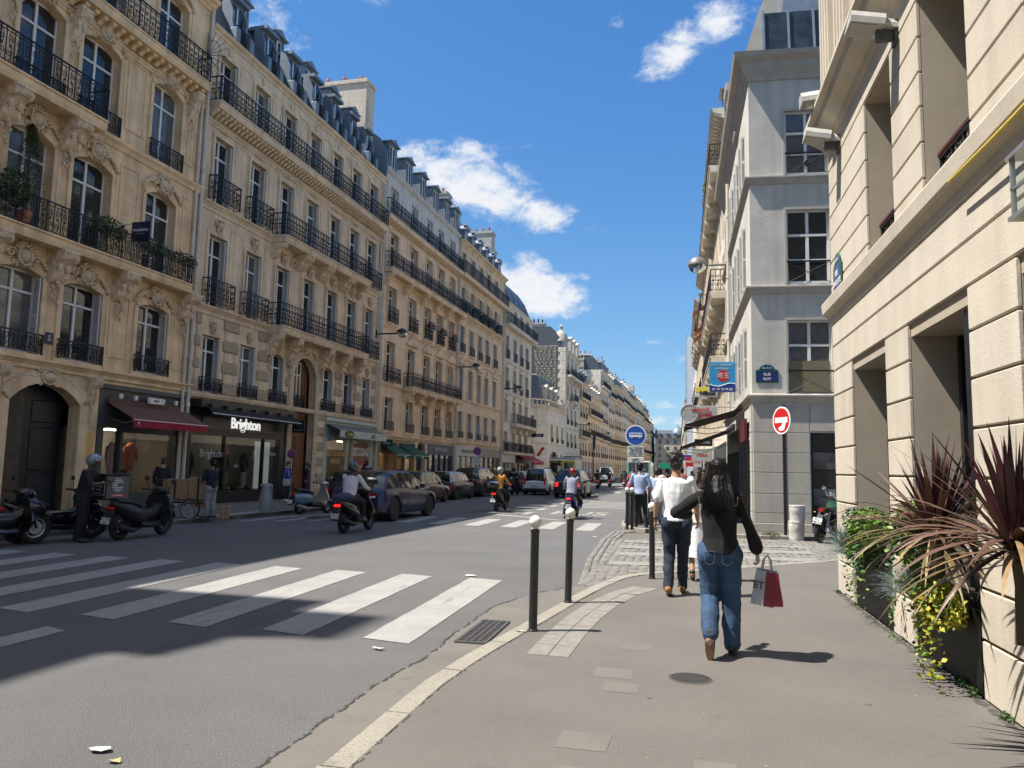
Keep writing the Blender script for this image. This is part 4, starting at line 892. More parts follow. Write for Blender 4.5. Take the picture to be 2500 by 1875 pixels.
# ======== B3: paler block with flower guards and white attic storey
X0=14.45; b3=leftb('apartment_building',X0,'honey limestone block with red geraniums on its guards and white attic storey'); U=lambda u:u-X0; WE=U(28.55)
CC=[(U(a),U(a+1.2)) for a in (15.45,18.75,21.55,24.0,26.5)]
ops=[(a,b,z0,z1) for z0,z1 in ((3.75,5.72),(6.6,9.05),(10.2,12.38),(13.3,15.7),(16.55,18.55)) for a,b in CC]+[(.25,U(20.6),.1,3.25),(U(20.95),U(22.6),.1,3.3,.6),(U(22.95),WE-.25,.1,3.25)]
wl=MB(); wall_openings(wl,0,WE,0,16.5,[o for o in ops if o[3]<16.4],.3); shell(wl,0,WE,0,16.5,12); wl.obj('wall',ST3,b3)
wl=MB(); wall_openings(wl,0,WE,16.5,19.35,[o for o in ops if o[2]>16.4],.3,y=.06); shell(wl,0,WE,16.5,19.35,12,y=.06); wl.obj('attic_wall',WPLAST,b3)
row(b3,CC,16.55,18.55,ST3,rev=.34,fine=False); row(b3,CC,13.3,15.7,ST3,sur=True,sill=False,fine=False); row(b3,CC,10.2,12.38,ST3,guard='lace',gh=.9,sur=True,fine=False,m=PANEB,gp=.2); row(b3,CC,6.6,9.05,ST3,sur=True,sill=False,fine=False); row(b3,CC,3.75,5.72,ST3,guard='bars',gh=.55,sur=True,fine=False)
for k,(a,b) in enumerate(CC):
    if k: pedim(b3,a,b,9.3,ST3); ornament(b3,'mask',(a+b)/2,9.12,None,(.9,.6,.5))
put('railing',rail_mesh(1.9,.85,'lace',.3),b3,(CC[0][0]-.35,-.36,6.6))
balcony(b3,U(18.2),U(28.0),6.6,.75,.85,'lace',ST3,.2,[U(c) for c in (18.5,20.6,22.6,24.6,26.6)]); balcony(b3,.05,WE+.3,13.3,.7,.92,'scroll',ST3,.2,[U(c) for c in (14.8,17.8,20.8,23.3,25.7,28.2)]); balcony(b3,0,WE,16.5,.45,.95,'scroll',ST3,.16)
modillions(b3,.15,WE-.15,16.25,.3,ST3,.14,.2,.3)
for z in (3.5,6.5,10.0,13.0): moulding(b3,0,WE,z,STR,ST3)
for k in range(int(WE/.55)): MB().box(.1+k*.55,.13+k*.55,.03,.06,16.55,19.1).obj('attic_batten',WPLAST,b3)
moulding(b3,0,WE,19.4,[(0,-.2),(.08,-.14),(.16,-.06),(.16,0)],WPLAST,'cornice')
mr_=mansard(b3,0,WE,19.35,[(.1,0),(.9,1.3),(2.0,2.1),(3.5,2.5)],ZINC)
for c in (15.3,17.9,20.4,22.9,25.4,27.4): dormer(mr_,U(c),19.45,1.15,1.6,-.05,1.5,ZINC)
chimney(b3,WE-1.1,WE,.8,5,19.3,22.6,PLASTB,5,along='y'); chimney(b3,U(25),U(25.9),3,6,20,23.2,PLASTB,4,along='y')
pipe(b3,WE-.1,.2,16.5); pipe(b3,.1,.2,18.5)
FLW=mat('red geranium',(.42,.02,.04),.7,var=.3,vs=20); GRN=mat('balcony greenery',(.05,.085,.03),.7,var=.4,vs=15)
def bush_mesh(rx,ry,rz,n,s,key,mats):
    def f():
        rd=random.Random(key); mb=MB()
        for k in range(n):
            while 1:
                p=Vector((rd.uniform(-1,1),rd.uniform(-1,1),rd.uniform(-1,1)))
                if p.length<1: break
            p=p.normalized()*p.length**.5; c=Vector((p.x*rx,p.y*ry,p.z*rz)); a=Vector((rd.uniform(-1,1),rd.uniform(-1,1),rd.uniform(-1,1))).normalized()*s*rd.uniform(.6,1.3); b=a.orthogonal().normalized()*s*.55; d=a.cross(b).normalized()*s*.3
            mb.poly([c-a,c+b+d*.3,c+a,c-b+d*.3],rd.randrange(len(mats)))
        return mb.mesh('foliage',mats)
    return cached(('bush',rx,ry,rz,n,s,key,mats[0].name),f)
for i in (2,3,4):
    a,b=CC[i]; c=(a+b)/2; wx=MB().box(c-.55,c+.55,-.42,-.24,10.98,11.14).obj('window_box',IRON,b3); put('flowers',bush_mesh(.55,.16,.18,150,.06,3+i,[GRN,FLW,FLW]),wx,(c,-.33,11.25))
def shop(root,a,b,zt,sfm,label=None,lm=None,size=.3,inner=(.3,.26,.2),doors=1,fz=.75,emit=0):
    shop_interior(root,a,b,zt-.5,1.8,mat('shop wall %.2f %.2f'%(inner[0],inner[2]),inner,.8,var=.4,vs=3),DARKIN)
    sf=MB().box(a,b,-.02,.3,zt-fz,zt); sf.box(a,a+.25,-.05,.3,.12,zt-fz); sf.box(b-.25,b,-.05,.3,.12,zt-fz); sf.box(a+.25,b-.25,0,.25,.12,.45); n=max(2,int((b-a)/1.3))
    for k in range(1,n): x=lerp(a+.25,b-.25,k/n); sf.box(x-.04,x+.04,.0,.2,.45,zt-fz)
    o=sf.obj('shopfront',sfm,root)
    for k in range(n): p,q=lerp(a+.25,b-.25,k/n)+.04,lerp(a+.25,b-.25,(k+1)/n)-.04; MB().poly([(p,.1,.45),(q,.1,.45),(q,.1,zt-fz),(p,.1,zt-fz)]).obj('pane',SHOPG,o)
    for k in range(n*2): x=lerp(a+.4,b-.4,(k+.5)/(2*n)); MB().cbox(x-.12,x+.12,.5,.8,.46,.8+.9*wave(k+a),.03).obj('display_goods',(TANC,NV,WCL,OAK)[k%4],root)
    if label: letters_on(o,label,size,lm or WHITE,(a+b)/2,zt-fz/2,-.045,bold=.008)
    return o
s_=shop(b3,.3,U(20.55),3.2,mat('oak shopfront',(.30,.19,.09),.5,var=.2,vs=4),inner=(.42,.27,.12)); DG=mat('dark green awning cloth',(.012,.075,.045),.85,var=.15,vs=4)
for p,q in ((15.2,17.4),(18.0,20.4)):
    aw=awning(b3,U(p),U(q),2.95,2.35,1.1,DG,DG,.22); letters_on(aw,'Bexley',.14,WHITE,U((p+q)/2),2.24,-1.13)
MB().box(U(20.97),U(22.58),.3,.36,.12,3.2).obj('door',DARKIN,b3); ornament(b3,'shell',U(21.8),3.35,None,(.9,1,.6))
shop(b3,U(23.0),WE-.3,3.25,mat('royal blue shopfront',(.012,.02,.075),.5,var=.15),'MAISON ANGELI',mat('pale grey lettering',(.45,.45,.46),.5),.34,(.3,.32,.34))
# ======== B4
X0=28.6; b4=leftb('apartment_building',X0,'tan limestone block with triangular window pediments and pale dormers in slate'); U=lambda u:u-X0; WE=U(42.0)
CC=[(U(a),U(a+1.0)) for a in (29.2,31.65,34.0,36.2,38.75)]
FLS=((3.9,5.9),(7.0,9.3),(10.5,12.55),(13.55,15.6),(16.55,18.35))
ops=[(a,b,z0,z1) for z0,z1 in FLS for a,b in CC]+[(.3,WE-.3,.1,3.3)]
wl=MB(); wall_openings(wl,0,WE,0,19.1,ops,.3); shell(wl,0,WE,0,19.1,12); wl.obj('wall',ST2,b4)
for k,(z0,z1) in enumerate(FLS): row(b4,CC,z0,z1,ST2,guard=(None,None,'bars',None,None)[k] if k!=0 else 'bars',gh=.7 if k else .5,shut=True,sur=True,sill=k in(0,2),fine=False)
for k in (0,2,4): a,b=CC[k]; pedim(b4,a,b,9.55,ST2)
for k,(a,b) in enumerate(CC):
    if k%2: ornament(b4,'mask',(a+b)/2,9.6,None,.9)
    g=put('railing',rail_mesh(1.5,.9,'ring',.4),b4,(a-.25,-.45,13.55)); put('foliage',bush_mesh(.6,.2,.4,160,.09,20+k,[GRN]),b4,((a+b)/2,-.25,14.0+.1*(k%2)))
    ornament(b4,'shell',b+.55,15.2,None,(.4,.8,.8))
balcony(b4,0,WE+.1,16.55,.55,.95,'bars',ST2,.18); moulding(b4,0,WE,13.5,CORN,ST2); 
for z in (3.6,6.9,10.1): moulding(b4,0,WE,z,STR,ST2)
moulding(b4,0,WE,19.2,CORN,ST2,'cornice'); mr_=mansard(b4,0,WE,19.1,[(.1,0),(.5,1.6),(1.0,2.4),(2.4,2.9)],ZINC); PZ=mat('pale lead flashing',(.5,.52,.53),.5,.3)
for c in (30,32,34,36,38,40): 
    d=dormer(mr_,U(c),19.25,.8,1.0,-.05,1.2,ZINC,'round'); MB().box(-.5,.5,-.18,.1,1.3,1.42).obj('flashing',PZ,d)
chimney(b4,WE-1.3,WE-.1,1.0,5,20,23.6,PLASTB,6,along='y'); chimney(b4,U(35),U(36),2.5,6,20.5,23.8,PLASTB,5,along='y'); pipe(b4,.1,.2,19); pipe(b4,WE-.15,.2,19)
shop(b4,.35,U(35),3.3,mat('pale shopfront',(.45,.44,.42),.5),'DESIGN DUO SUITES',BLACKM,.38,(.35,.3,.25)); shop(b4,U(35.2),WE-.35,3.3,mat('grey brown shopfront',(.2,.16,.13),.5),None,None,.3,(.4,.33,.25))
# ======== B5
X0=42.05; b5=leftb('apartment_building',X0,'pale stone block with black mansard, skylights and red-potted chimney'); U=lambda u:u-X0; WE=U(54.0)
CC=[(U(a),U(a+1.05)) for a in (43.0,46.0,48.6,51.2)]
FLS=((3.2,5.1),(5.95,8.1),(9.0,11.2),(12.0,14.2),(15.2,17.0))
ops=[(a,b,z0,z1) for z0,z1 in FLS for a,b in CC]+[(.3,WE-.3,.1,2.9)]
wl=MB(); wall_openings(wl,0,WE,0,17.5,ops,.3); shell(wl,0,WE,0,17.5,12); wl.obj('wall',ST4,b5)
for k,(z0,z1) in enumerate(FLS): row(b5,CC,z0,z1,ST4,guard='bars' if k in(0,2,3) else None,gh=.85,shut=k==3,sur=True,sill=False,fine=False,orn='mask' if k in(1,2) else None,os=.8)
balcony(b5,0,WE+.1,15.2,.7,.95,'bars',ST4,.18); balcony(b5,U(45.3),WE,5.95,.7,.9,'bars',ST4,.18,[U(45.8),U(48),U(50.5),U(53)]); balcony(b5,0,WE,3.2,.35,.9,'bars',ST4,.12)
for z in (8.8,11.8): moulding(b5,0,WE,z,STR,ST4)
moulding(b5,0,WE,17.5,[(0,-.2),(.1,-.12),(.2,0)],ST4,'cornice'); mr_=mansard(b5,0,WE,17.5,[(.1,0),(.9,1.9),(1.6,2.9),(3,3.5)],SLATE)
for c in (44,46.5,49,51.5): 
    w_=MB().box(-.3,.3,-.03,.05,0,.95).obj('skylight',PZ,mr_,0,(U(c),.5,18.4),(R_(-22),0,0)); put('pane',pane_mesh(.5,.8,PANE),w_,(0,-.04,.07))
chimney(b5,.1,1.2,1.2,4.5,19,22.3,PLASTB,7,along='y'); pipe(b5,.1,.2,17)
shop(b5,.35,U(47.5),2.95,mat('pharmacy white shopfront',(.5,.5,.48),.5),None,None,.3,(.4,.4,.35)); s_=shop(b5,U(47.7),WE-.3,2.95,mat('cafe brown shopfront',(.12,.06,.04),.5),'TABAC',WHITE,.3,(.4,.3,.2))
aw=awning(b5,U(48),WE+.1,3.0,2.45,1.5,RED,RED,.35); letters_on(aw,'CAFE',.30,WHITE,U(50),2.28,-1.53); letters_on(aw,'CAFE',.2,WHITE,U(53),2.28,-1.53)

shop(b1,5.62,11.68,3.6,DGREY,None,None,.3,(.3,.27,.22))
# ======== side street, then the low chamfered pavilion and the rubble gable
X0=63.4; b6=leftb('corner_pavilion',X0,'low pale corner building with stone balustrade and copper-edged dormers'); U=lambda u:u-X0; WE=11.2
def prism_part(root,name,pts,z0,z1,mt): return MB().ext(pts,z0,z1,'z').obj(name,mt,root)
CH=[(0,0),(WE,0),(WE,9),(-4.6,9),(-4.6,3.6)]
COPPER=mat('green copper edge',(.30,.48,.36),.6,var=.2,vs=4)
wl=MB(); ops=[(a,a+1.0,z0,z1,r) for a in (1.6,5.0,8.4) for z0,z1,r in ((4.9,7.0,0),)]+[(a,a+1.5,.3,3.6,.7) for a in (1.3,4.7,8.1)]
wall_openings(wl,0,WE,0,9.1,ops,.3); wl.poly([(WE,0,0),(WE,9,0),(WE,9,9.1),(WE,0,9.1)]); wl.poly([(-4.6,3.6,0),(-4.6,9,0),(-4.6,9,9.1),(-4.6,3.6,9.1)]); wl.poly([(*p,9.1) for p in CH])
i0=len(wl.v); L=math.hypot(4.6,3.6); wall_openings(wl,0,L,0,9.1,[(L/2-.75,L/2+.75,5.3,7.9),(L/2-1.0,L/2+1.0,.5,4.3,1.0)],.3); M_=Matrix.Translation((-4.6,3.6,0))@Matrix.Rotation(math.atan2(-3.6,4.6),4,'Z'); wl.xf(M_,i0)
wl.obj('wall',ST4,b6)
row(b6,[(1.6,2.6),(5.0,6.0),(8.4,9.4)],4.9,7.0,ST4,guard='bars',gh=.5,sur=True,fine=False)
for a in (1.3,4.7,8.1): window(b6,a+.75,.3,1.46,3.26,.25,.7,2,2,PANE,False)
for uc,z0,w_,h_ in ((L/2,5.3,1.46,2.56),(L/2,.5,1.96,3.76)):
    o=window(b6,0,0,w_,h_,0,.7,2,2,PANE,False); o.matrix_local=M_@Matrix.Translation((uc,.25,z0))
o=put('railing',rail_mesh(1.8,.75,'lace',.15),b6); o.matrix_local=M_@Matrix.Translation((L/2-.9,-.18,5.3))
def ring_moulding(root,name,pts,prof,z,mt):
    """prof (out,h) swept along an open outline with the street on the outside (right-hand side negative y)"""
    mb=MB(); n=len(pts); rows=[]
    for p,h in prof:
        q=[]
        for i in range(n):
            a=Vector(pts[max(i-1,0)]);b=Vector(pts[min(i+1,n-1)]);c=Vector(pts[i])
            d1=(c-a).normalized() if i>0 else (b-c).normalized(); d2=(b-c).normalized() if i<n-1 else d1
            n1=Vector((d1.y,-d1.x));n2=Vector((d2.y,-d2.x)); m_=(n1+n2).normalized(); k=p/max(.3,m_.dot(n1)); q.append((c.x+m_.x*k,c.y+m_.y*k,z+h))
        rows.append(mb.vs(q))
    for a,b in zip(rows,rows[1:]):
        for i in range(n-1): mb.face((a+i,a+i+1,b+i+1,b+i))
    return mb.obj(name,mt,root)
LN6=[(-4.6,3.6),(0,0),(WE,0)]
ring_moulding(b6,'cornice',LN6,CORN+[(0,.05)],9.1,ST4); ring_moulding(b6,'string_course',LN6,STR+[(0,.02)],4.75,ST4)
for i in range(18):
    p=Vector(LN6[0]).lerp(Vector(LN6[1]),(i+.5)/9) if i<9 else Vector(LN6[1]).lerp(Vector(LN6[2]),(i-8.5)/9)
    put('baluster',cached('bal',lambda:MB().lathe([(.09,0),(.05,.1),(.1,.3),(.05,.5),(.09,.6)],8).mesh('baluster',ST4,50)),b6,(p.x,p.y+.1,9.2))
ring_moulding(b6,'balustrade_rail',LN6,[(-.25,.6),(.05,.6),(.08,.72),(-.25,.74)],9.2,ST4); ring_moulding(b6,'balustrade_base',LN6,[(-.25,0),(.03,0),(.03,.1),(-.25,.1)],9.15,ST4)
def hip(root,pts,z0,z1,d,mt,name='roof'):
    c=Vector((sum(p[0] for p in pts)/len(pts),sum(p[1] for p in pts)/len(pts))); top=[tuple(Vector(p).lerp(c,d)) for p in pts]; mb=MB(); n=len(pts)
    for i in range(n): j=(i+1)%n; mb.poly([(*pts[i],z0),(*pts[j],z0),(*top[j],z1),(*top[i],z1)])
    mb.poly([(*p,z1) for p in top]); return mb.obj(name,mt,root)
rf=hip(b6,[(.2,.9),(WE,.9),(WE,9),(-4,9),(-4,4.2)],9.2,12.9,.16,SLATE); 
for c in (2.2,5.4,8.6): 
    d=dormer(rf,c,9.9,1.0,1.7,.75,2.5,ST4); MB().ext([(-.66,1.72),(.66,1.72),(0,2.12)],.55,.62,'y').obj('flashing',COPPER,d)
MB().tube([(-3.2,4.3,12.92),(.8,1.7,12.92),(WE-.5,1.7,12.92)],.12,6).obj('ridge',COPPER,rf)
# rubble gable building
X0=74.65; b7=leftb('apartment_building',X0,'tall stone building with rubble gable wall and domed corner turret'); WE=11.0
RUB=mat('rubble stone',(.30,.27,.22),.95,var=.45,vs=2.2,bump=1.,bs=9); 
FLS=((4.6,6.6),(7.7,10),(11,13.2),(14.3,16.4))
CC=[(a,a+1.1) for a in (.9,4.0,7.2)]; ops=[(a,b,z0,z1,.25) for z0,z1 in FLS for a,b in CC]+[(.5,3.4,.1,3.5,.7),(4,7,.1,3.5,.7),(7.6,10.4,.1,3.5,.7)]
wl=MB(); wall_openings(wl,0,WE,0,17.6,ops,.3); shell(wl,0,WE,0,17.6,11); wl.obj('wall',ST4,b7)
for k,(z0,z1) in enumerate(FLS): row(b7,CC,z0,z1,ST4,.25,guard='bars' if k!=2 else None,gh=.7,sur=True,sill=False,fine=False,orn='shell' if k>1 else None,os=(.8,1.3,.8))
for p,q in ((.5,3.4),(4,7),(7.6,10.4)): window(b7,(p+q)/2,.15,q-p-.05,3.3,.25,.7,2,3,PANE,False)
balcony(b7,0,WE,14.3,.8,.9,'lace',ST4,.2,[.4,3.2,6.3,9.8]); balcony(b7,3.2,6.2,11,.8,.9,'lace',ST4,.2,[3.4,6]); 
for z in (3.9,7.3,10.6): moulding(b7,0,WE,z,STR,ST4)
moulding(b7,0,WE,17.6,CORN,ST4,'cornice')
g=tag(MB().box(-.06,-.005,1.1,9.5,9.5,18.3).obj('gable_wall',RUB,b7)); rd=random.Random(3)
def stone_mesh(k):
    r=random.Random(k); P=[(r.uniform(.42,.5)*math.cos(a)*1.0,r.uniform(.42,.5)*math.sin(a)) for a in [i*math.pi/3.5 for i in range(7)]]
    return MB().ext([(p[0],p[1]) for p in P],-.09-.06*r.random(),0,'x').mesh('stone',RUB)
sm=[stone_mesh(k) for k in range(8)]
zz=9.7
while zz<18.0:
    hh=rd.uniform(.2,.34); yy=1.2
    while yy<9.2:
        ww=rd.uniform(.35,.8)
        if len(g.children)<0: pass
        put('stone',rd.choice(sm),g,(-.055,yy+ww/2,zz+hh/2),None,(1,ww*.98,hh*.98)); yy+=ww+.03
    zz+=hh+.03
for k in range(14): MB().cbox(-.12,-.0,.02,1.1 if k%2 else .8,9.6+k*.6,9.6+k*.6+.58,.02).obj('quoin',ST4,b7)
rf=MB(); rf.ext([(.3,17.6),(.9,19.4),(2.2,20.9),(6.5,20.9),(8.0,19.2),(9.6,18.0)],-.05,WE,'x').obj('roof',SLATE,b7,30)
chimney(b7,-.04,.7,3.0,8.5,20.2,21.4,PLASTB,9,IRON,along='y'); MB().tube([(-.3,5.0,9.2),(-.3,5.0,19.2)],.09,8).lathe([(.09,0),(.2,.02),(.2,.2),(.05,.3)],8,(-.3,5.0,19.2)).obj('flue',STEEL,b7)
tur=MB().lathe([(.9,0),(.9,1.2),(1.05,1.3),(1.0,1.5),(.85,2.2),(.5,2.7),(.2,2.9),(.2,3.2),(.28,3.4),(.05,3.7)],12,(.9,.9,17.6)).obj('turret',PLASTB,b7,50)
for c in (3.5,6.2,9.0): dormer(tur.parent if False else b7,c,17.7,1.2,1.9,-.1,1.6,ST4,'round')
# ======== the far row, simpler but each its own house
far=[(85.7,94.2,14.8,ST3,3,5,'ochre stone house with white terrace wall beyond the rubble gable',0),(94.2,109,13.4,ST3,5,4,'low honey-coloured house front with long black balcony',1),(109,120,19.4,ST4,4,6,'pale tall house with blank grey party wall and long chimney',0),(120,130,18.4,ST4,3,6,'pale house with green dormers far down the left side',1),
 (130,143,19,ST2,4,6,'house with curved bays and planted balcony far left',0),(143,158,19.6,ST4,4,6,'grey stone house with twin chimneys far left',1),(158,176,19.3,ST3,5,6,'warm stone house with pale roof edge far left',0),(176,200,19.8,ST4,6,6,'house with a tall white blank gable far left',1),(200,224,19.2,ST2,6,6,'tan house near the far end of the left row',0),(224,248,16.5,ST4,5,5,'last lower house of the left row with a square chimney',1)]
def farhouse(root,W,H,mt,nc,nf,v,D=11,shopz=3.4,guards=True):
    p=(W-.6)/nc; CC=[(.3+p*k+p/2-.5,.3+p*k+p/2+.5) for k in range(nc)]; fh=(H-shopz)/(nf-1); rows=[(shopz+.35+fh*k,shopz+.35+fh*k+fh*.66) for k in range(nf-1)]
    ops=[(a,b,z0,z1) for z0,z1 in rows for a,b in CC]+[(a-.35,b+.35,.12,2.9) for a,b in CC]
    wl=MB(); wall_openings(wl,0,W,0,H,ops,.28); shell(wl,0,W,0,H,D); wl.obj('wall',mt,root)
    for k,(z0,z1) in enumerate(rows): row(root,CC,z0,z1,mt,guard='bars' if guards and k not in(1,nf-2) else None,gh=.75,fine=False,sur=True,sill=False,rev=.28)
    for a,b in CC: window(root,(a+b)/2,.15,b-a+.64,2.7,.2,.8,2,2,PANE,False)
    for k in ({1,nf-2} if guards else ()): balcony(root,.1,W-.1,rows[k][0],.6,.9,'bars',mt,.18)
    for z in (shopz,rows[2][0]-.2 if nf>3 else shopz+3): moulding(root,0,W,z,STR,mt)
    moulding(root,0,W,H,CORN,mt,'cornice')
    r=mansard(root,0,W,H,[(.1,0),(.7,1.6),(1.4,2.3),(3,2.8)],(SLATE,ZINC)[v])
    for k in range(nc): dormer(r,(CC[k][0]+CC[k][1])/2,H+.15,.95,1.3,.0,1.4,(ZINC,ST4)[v])
    chimney(root,W-.7,W-.02,.8,5.5,H,H+3.2,PLASTB,6,along='y'); chimney(root,.02,.6,1.5,6,H,H+2.8,WPLAST,5,along='y')
for u0,u1,H,mt,nc,nf,lab,v in far:
    r=leftb('town_house',u0,lab); farhouse(r,u1-u0-.05,H,mt,nc,nf,v)
    if u0==109: MB().box(-.6,-.05,2.5,9,12,19.2).obj('party_wall',PLASTB,r); chimney(r,-.5,.1,3,8,19.2,21.3,PLASTB,9,IRON,along='y')
    if u0==176: MB().box(-.1,4,.6,7,19.8,24).obj('stair_tower',WPLAST,r)
# building out of frame to the left of the camera: its roofline shades the near road
b0=leftb('apartment_building',-51,'tall block left of the frame whose roof shades the near road'); b0['group']='buildings on the left side of the street'
farhouse(b0,28.35,23.6,ST2,8,6,0,12); chimney(b0,26.2,27.3,.7,2.4,23.6,28.6,WPLAST,4,along='y'); chimney(b0,21.0,22.0,.9,3.5,24,27.2,WPLAST,5,along='y')
# cross-street block closing the gap behind the pavilion
bx=empty('town_house',LW(52,-14),math.atan2(LT.y,LT.x)+R_(-90)+R_(90),'plain pale house set back along the side street','building','buildings on the left side of the street'); farhouse(bx,9,15,ST4,3,5,0,8,guards=False)
# ======== end of the street
be=empty('domed_building',(-7.5,262,0),0,'far corner building with grey dome closing the street','building')
farhouse(be,16,12.6,ST4,6,5,0,12,guards=False); MB().lathe([(2.4,0),(2.3,.8),(1.8,1.9),(1.0,2.6),(.3,3.0),(.1,3.8)],12,(7.5,2.4,13.6)).obj('dome',ZINC,be,40); MB().lathe([(1.3,0),(1.2,.7),(.6,1.4),(.1,1.7)],10,(1.2,1.5,12.6)).obj('dome',COPPER,be,40)
bl=empty('town_house',(-24,268,0),0,'slate blue shaded house at the far end of the street','building'); farhouse(bl,16,11,PLASTB,6,5,0,10,guards=False)
# ------------------------------------------------------------------ right side: local x runs towards the camera
def rightb(name,x,y,label,cat='building'): return empty(name,(x,y,0),R_(-90),label,cat,'buildings on the right side of the street')
# ======== R1 cream rusticated building (x = 11.55 - y)
r1=rightb('cream_building',2.17,11.55,'cream building with deep horizontal grooves and planted window recesses on the right'); V=lambda y:11.55-y
WE=V(-6); low=[(V(10.42),V(8.76),.1,3.05),(V(7.95),V(6.36),.1,3.05),(V(5.5),V(3.9),.1,3.05),(V(3.1),V(1.5),.1,3.05)]
up=[(V(9.4),V(8.25),4.17,6.1),(V(7.33),V(6.17),4.17,6.1),(V(5.2),V(4.05),4.17,6.1),(V(3.1),V(1.95),4.17,6.1)]
up2=[(a,b,7.6,9.9) for a,b,_,_ in up]+[(a,b,11,13.2) for a,b,_,_ in up]
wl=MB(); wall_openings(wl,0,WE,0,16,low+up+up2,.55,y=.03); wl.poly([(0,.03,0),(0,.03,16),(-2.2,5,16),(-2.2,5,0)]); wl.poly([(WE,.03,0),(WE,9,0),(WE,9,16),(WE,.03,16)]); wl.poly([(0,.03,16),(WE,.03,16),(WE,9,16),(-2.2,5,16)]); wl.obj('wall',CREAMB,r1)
CRV=[CREAM,CREAM,mat('cream render paler',(.565,.505,.415),.8,var=.10,vs=1.1,bump=.2,bs=45,streak=.2,spots=[(2.2,.66,(.42,.36,.28,.3))]),mat('cream render greyer',(.525,.462,.37),.8,var=.12,vs=1.3,bump=.2,bs=45,streak=.28,spots=[(2.6,.64,(.38,.33,.26,.4))])]
def courses(z0,z1,hh,ops,gap,name='stone_course',y=-.0):
    z=z0
    while z<z1-.05:
        t=min(z+hh,z1); segs=[(0.0,WE)]
        for o in ops:
            if o[2]<t-.02 and o[3]>z+.02:
                n=[]
                for s in segs:
                    if o[1]<=s[0] or o[0]>=s[1]: n.append(s)
                    else:
                        if o[0]-s[0]>.02: n.append((s[0],o[0]))
                        if s[1]-o[1]>.02: n.append((o[1],s[1]))
                segs=n
        for s in segs: MB().cbox(s[0]-.0,s[1],-.008,.0285,z+gap/2,t-gap/2,.007).obj(name,random.choice(CRV),r1)
        z=t
ys=[.12,.55,.92,1.35,1.715,2.085,2.46,2.82,3.17,3.52,3.86]
for a,b in zip(ys,ys[1:]): courses(a,b,b-a,low,.022)
for a,b in zip([4.17,4.40,4.74,5.08,5.41,5.75,6.1],[4.40,4.74,5.08,5.41,5.75,6.1,6.42]): courses(a,b,b-a,up,.020)
moulding(r1,-.12,WE,4.16,[(0,-.32),(.025,-.31),(.035,-.22),(.08,-.17),(.115,-.15),(.13,-.02),(.12,0)],CREAM,'cornice')
moulding(r1,-.2,WE,6.82,[(0,-.4),(.03,-.38),(.06,-.3),(.22,-.2),(.24,-.1),(.31,-.06),(.31,0)],CREAM,'cornice')
for k in range(9):
    u=.15+k*1.0; 
    if not any(a-.2<u<b+.2 for a,b,_,_ in up2): 
        mb=MB().box(u-.28,u+.28,-.05,.05,6.85,14)
        for j in (-.18,0,.18): mb.box(u+j-.045,u+j+.045,-.075,-.05,6.9,14)
        mb.obj('pilaster',CREAM,r1)
moulding(r1,-.3,WE,14.6,CORN,CREAM,'cornice')
for a,b,z0,z1 in up: window(r1,(a+b)/2,z0,b-a,z1-z0,.5,.74,2,2,PANE); g=put('railing',rail_mesh(b-a-.04,.40,'ring'),r1,(a+.02,.16,z0)); MB().box(a,b,.13,.19,z0+.42,z0+.45).obj('handrail',mat('dark red handrail',(.07,.012,.012),.5),g).location=(-a-.02,-.16,-z0)
for a,b,z0,z1 in up2: window(r1,(a+b)/2,z0,b-a,z1-z0,.45,.74,2,2,PANE)
for a,b,z0,z1 in low:
    window(r1,(a+b)/2,.8,b-a,2.24,.5,.7,2,1,PANE,False) if False else None
    fr=MB().box(a,b,.5,.56,.7,3.04); fo=fr.obj('window',BLACKM,r1); MB().box(b-.55,b-.47,.38,.5,.7,3.04).box(a+.02,a+.1,.42,.5,.7,3.04).box(a+.1,b-.55,.44,.5,1.9,1.98).obj('frame',BLACKM,fo); put('pane',pane_mesh(b-a-.7,2.2,PANE),fo,((a+b)/2-.2,.49,.8))
    MB().box(b-.30,b-.02,.06,.5,.85,3.04).obj('folded_shutter',BLACKM,fo)
# ======== R2 grey-white corner house on the side street
r2=rightb('corner_house',2.05,22.5,'grey white plastered corner house with iron window guards and street plaque'); L2=12.0
STB=[(3.9,.26),(7.0,.26),(10.22,.26)]
ops=[]; 
for c in (-2.0,-4.2,-6.6,-9.4):
    for z0,z1 in ((4.2,6.1),(7.25,9.25),(10.5,12.2)): ops.append((c-.5,c+.5,z0,z1))
sops=[(-10.9,-.55,.1,3.2)]
wl=MB(); wall_openings(wl,-L2,0,0,13.2,ops+sops,.25); i0=len(wl.v)
S_OPS=[(1.0,2.17,10.28,12.2),(1.0,2.17,7.08,9.24),(.98,2.17,3.95,6.03),(1.54,3.6,.3,2.86),(3.6,4.7,10.28,12.2),(3.6,4.7,7.08,9.24),(3.6,4.7,3.95,6.03)]
SA=R_(93); MS=Matrix.Rotation(SA,4,'Z')
wall_openings(wl,0,7,0,13.2,S_OPS,.2); wl.xf(MS,i0)
wl.poly([(-L2,0,0),(-L2,9,0),(-L2,9,13.2),(-L2,0,13.2)]); wl.poly([(-L2,0,13.2),(0,0,13.2),tuple(MS@Vector((7,0,13.2))),(-L2,9,13.2)]); wl.obj('wall',PLAST,r2)
for a,b,z0,z1 in ops: window(r2,(a+b)/2,z0,b-a,z1-z0,.14,.74,2,2,PANEB,False); folded_shutters(r2,a-.0,b+.0,z0,z1-z0-.05,-.12,.2)
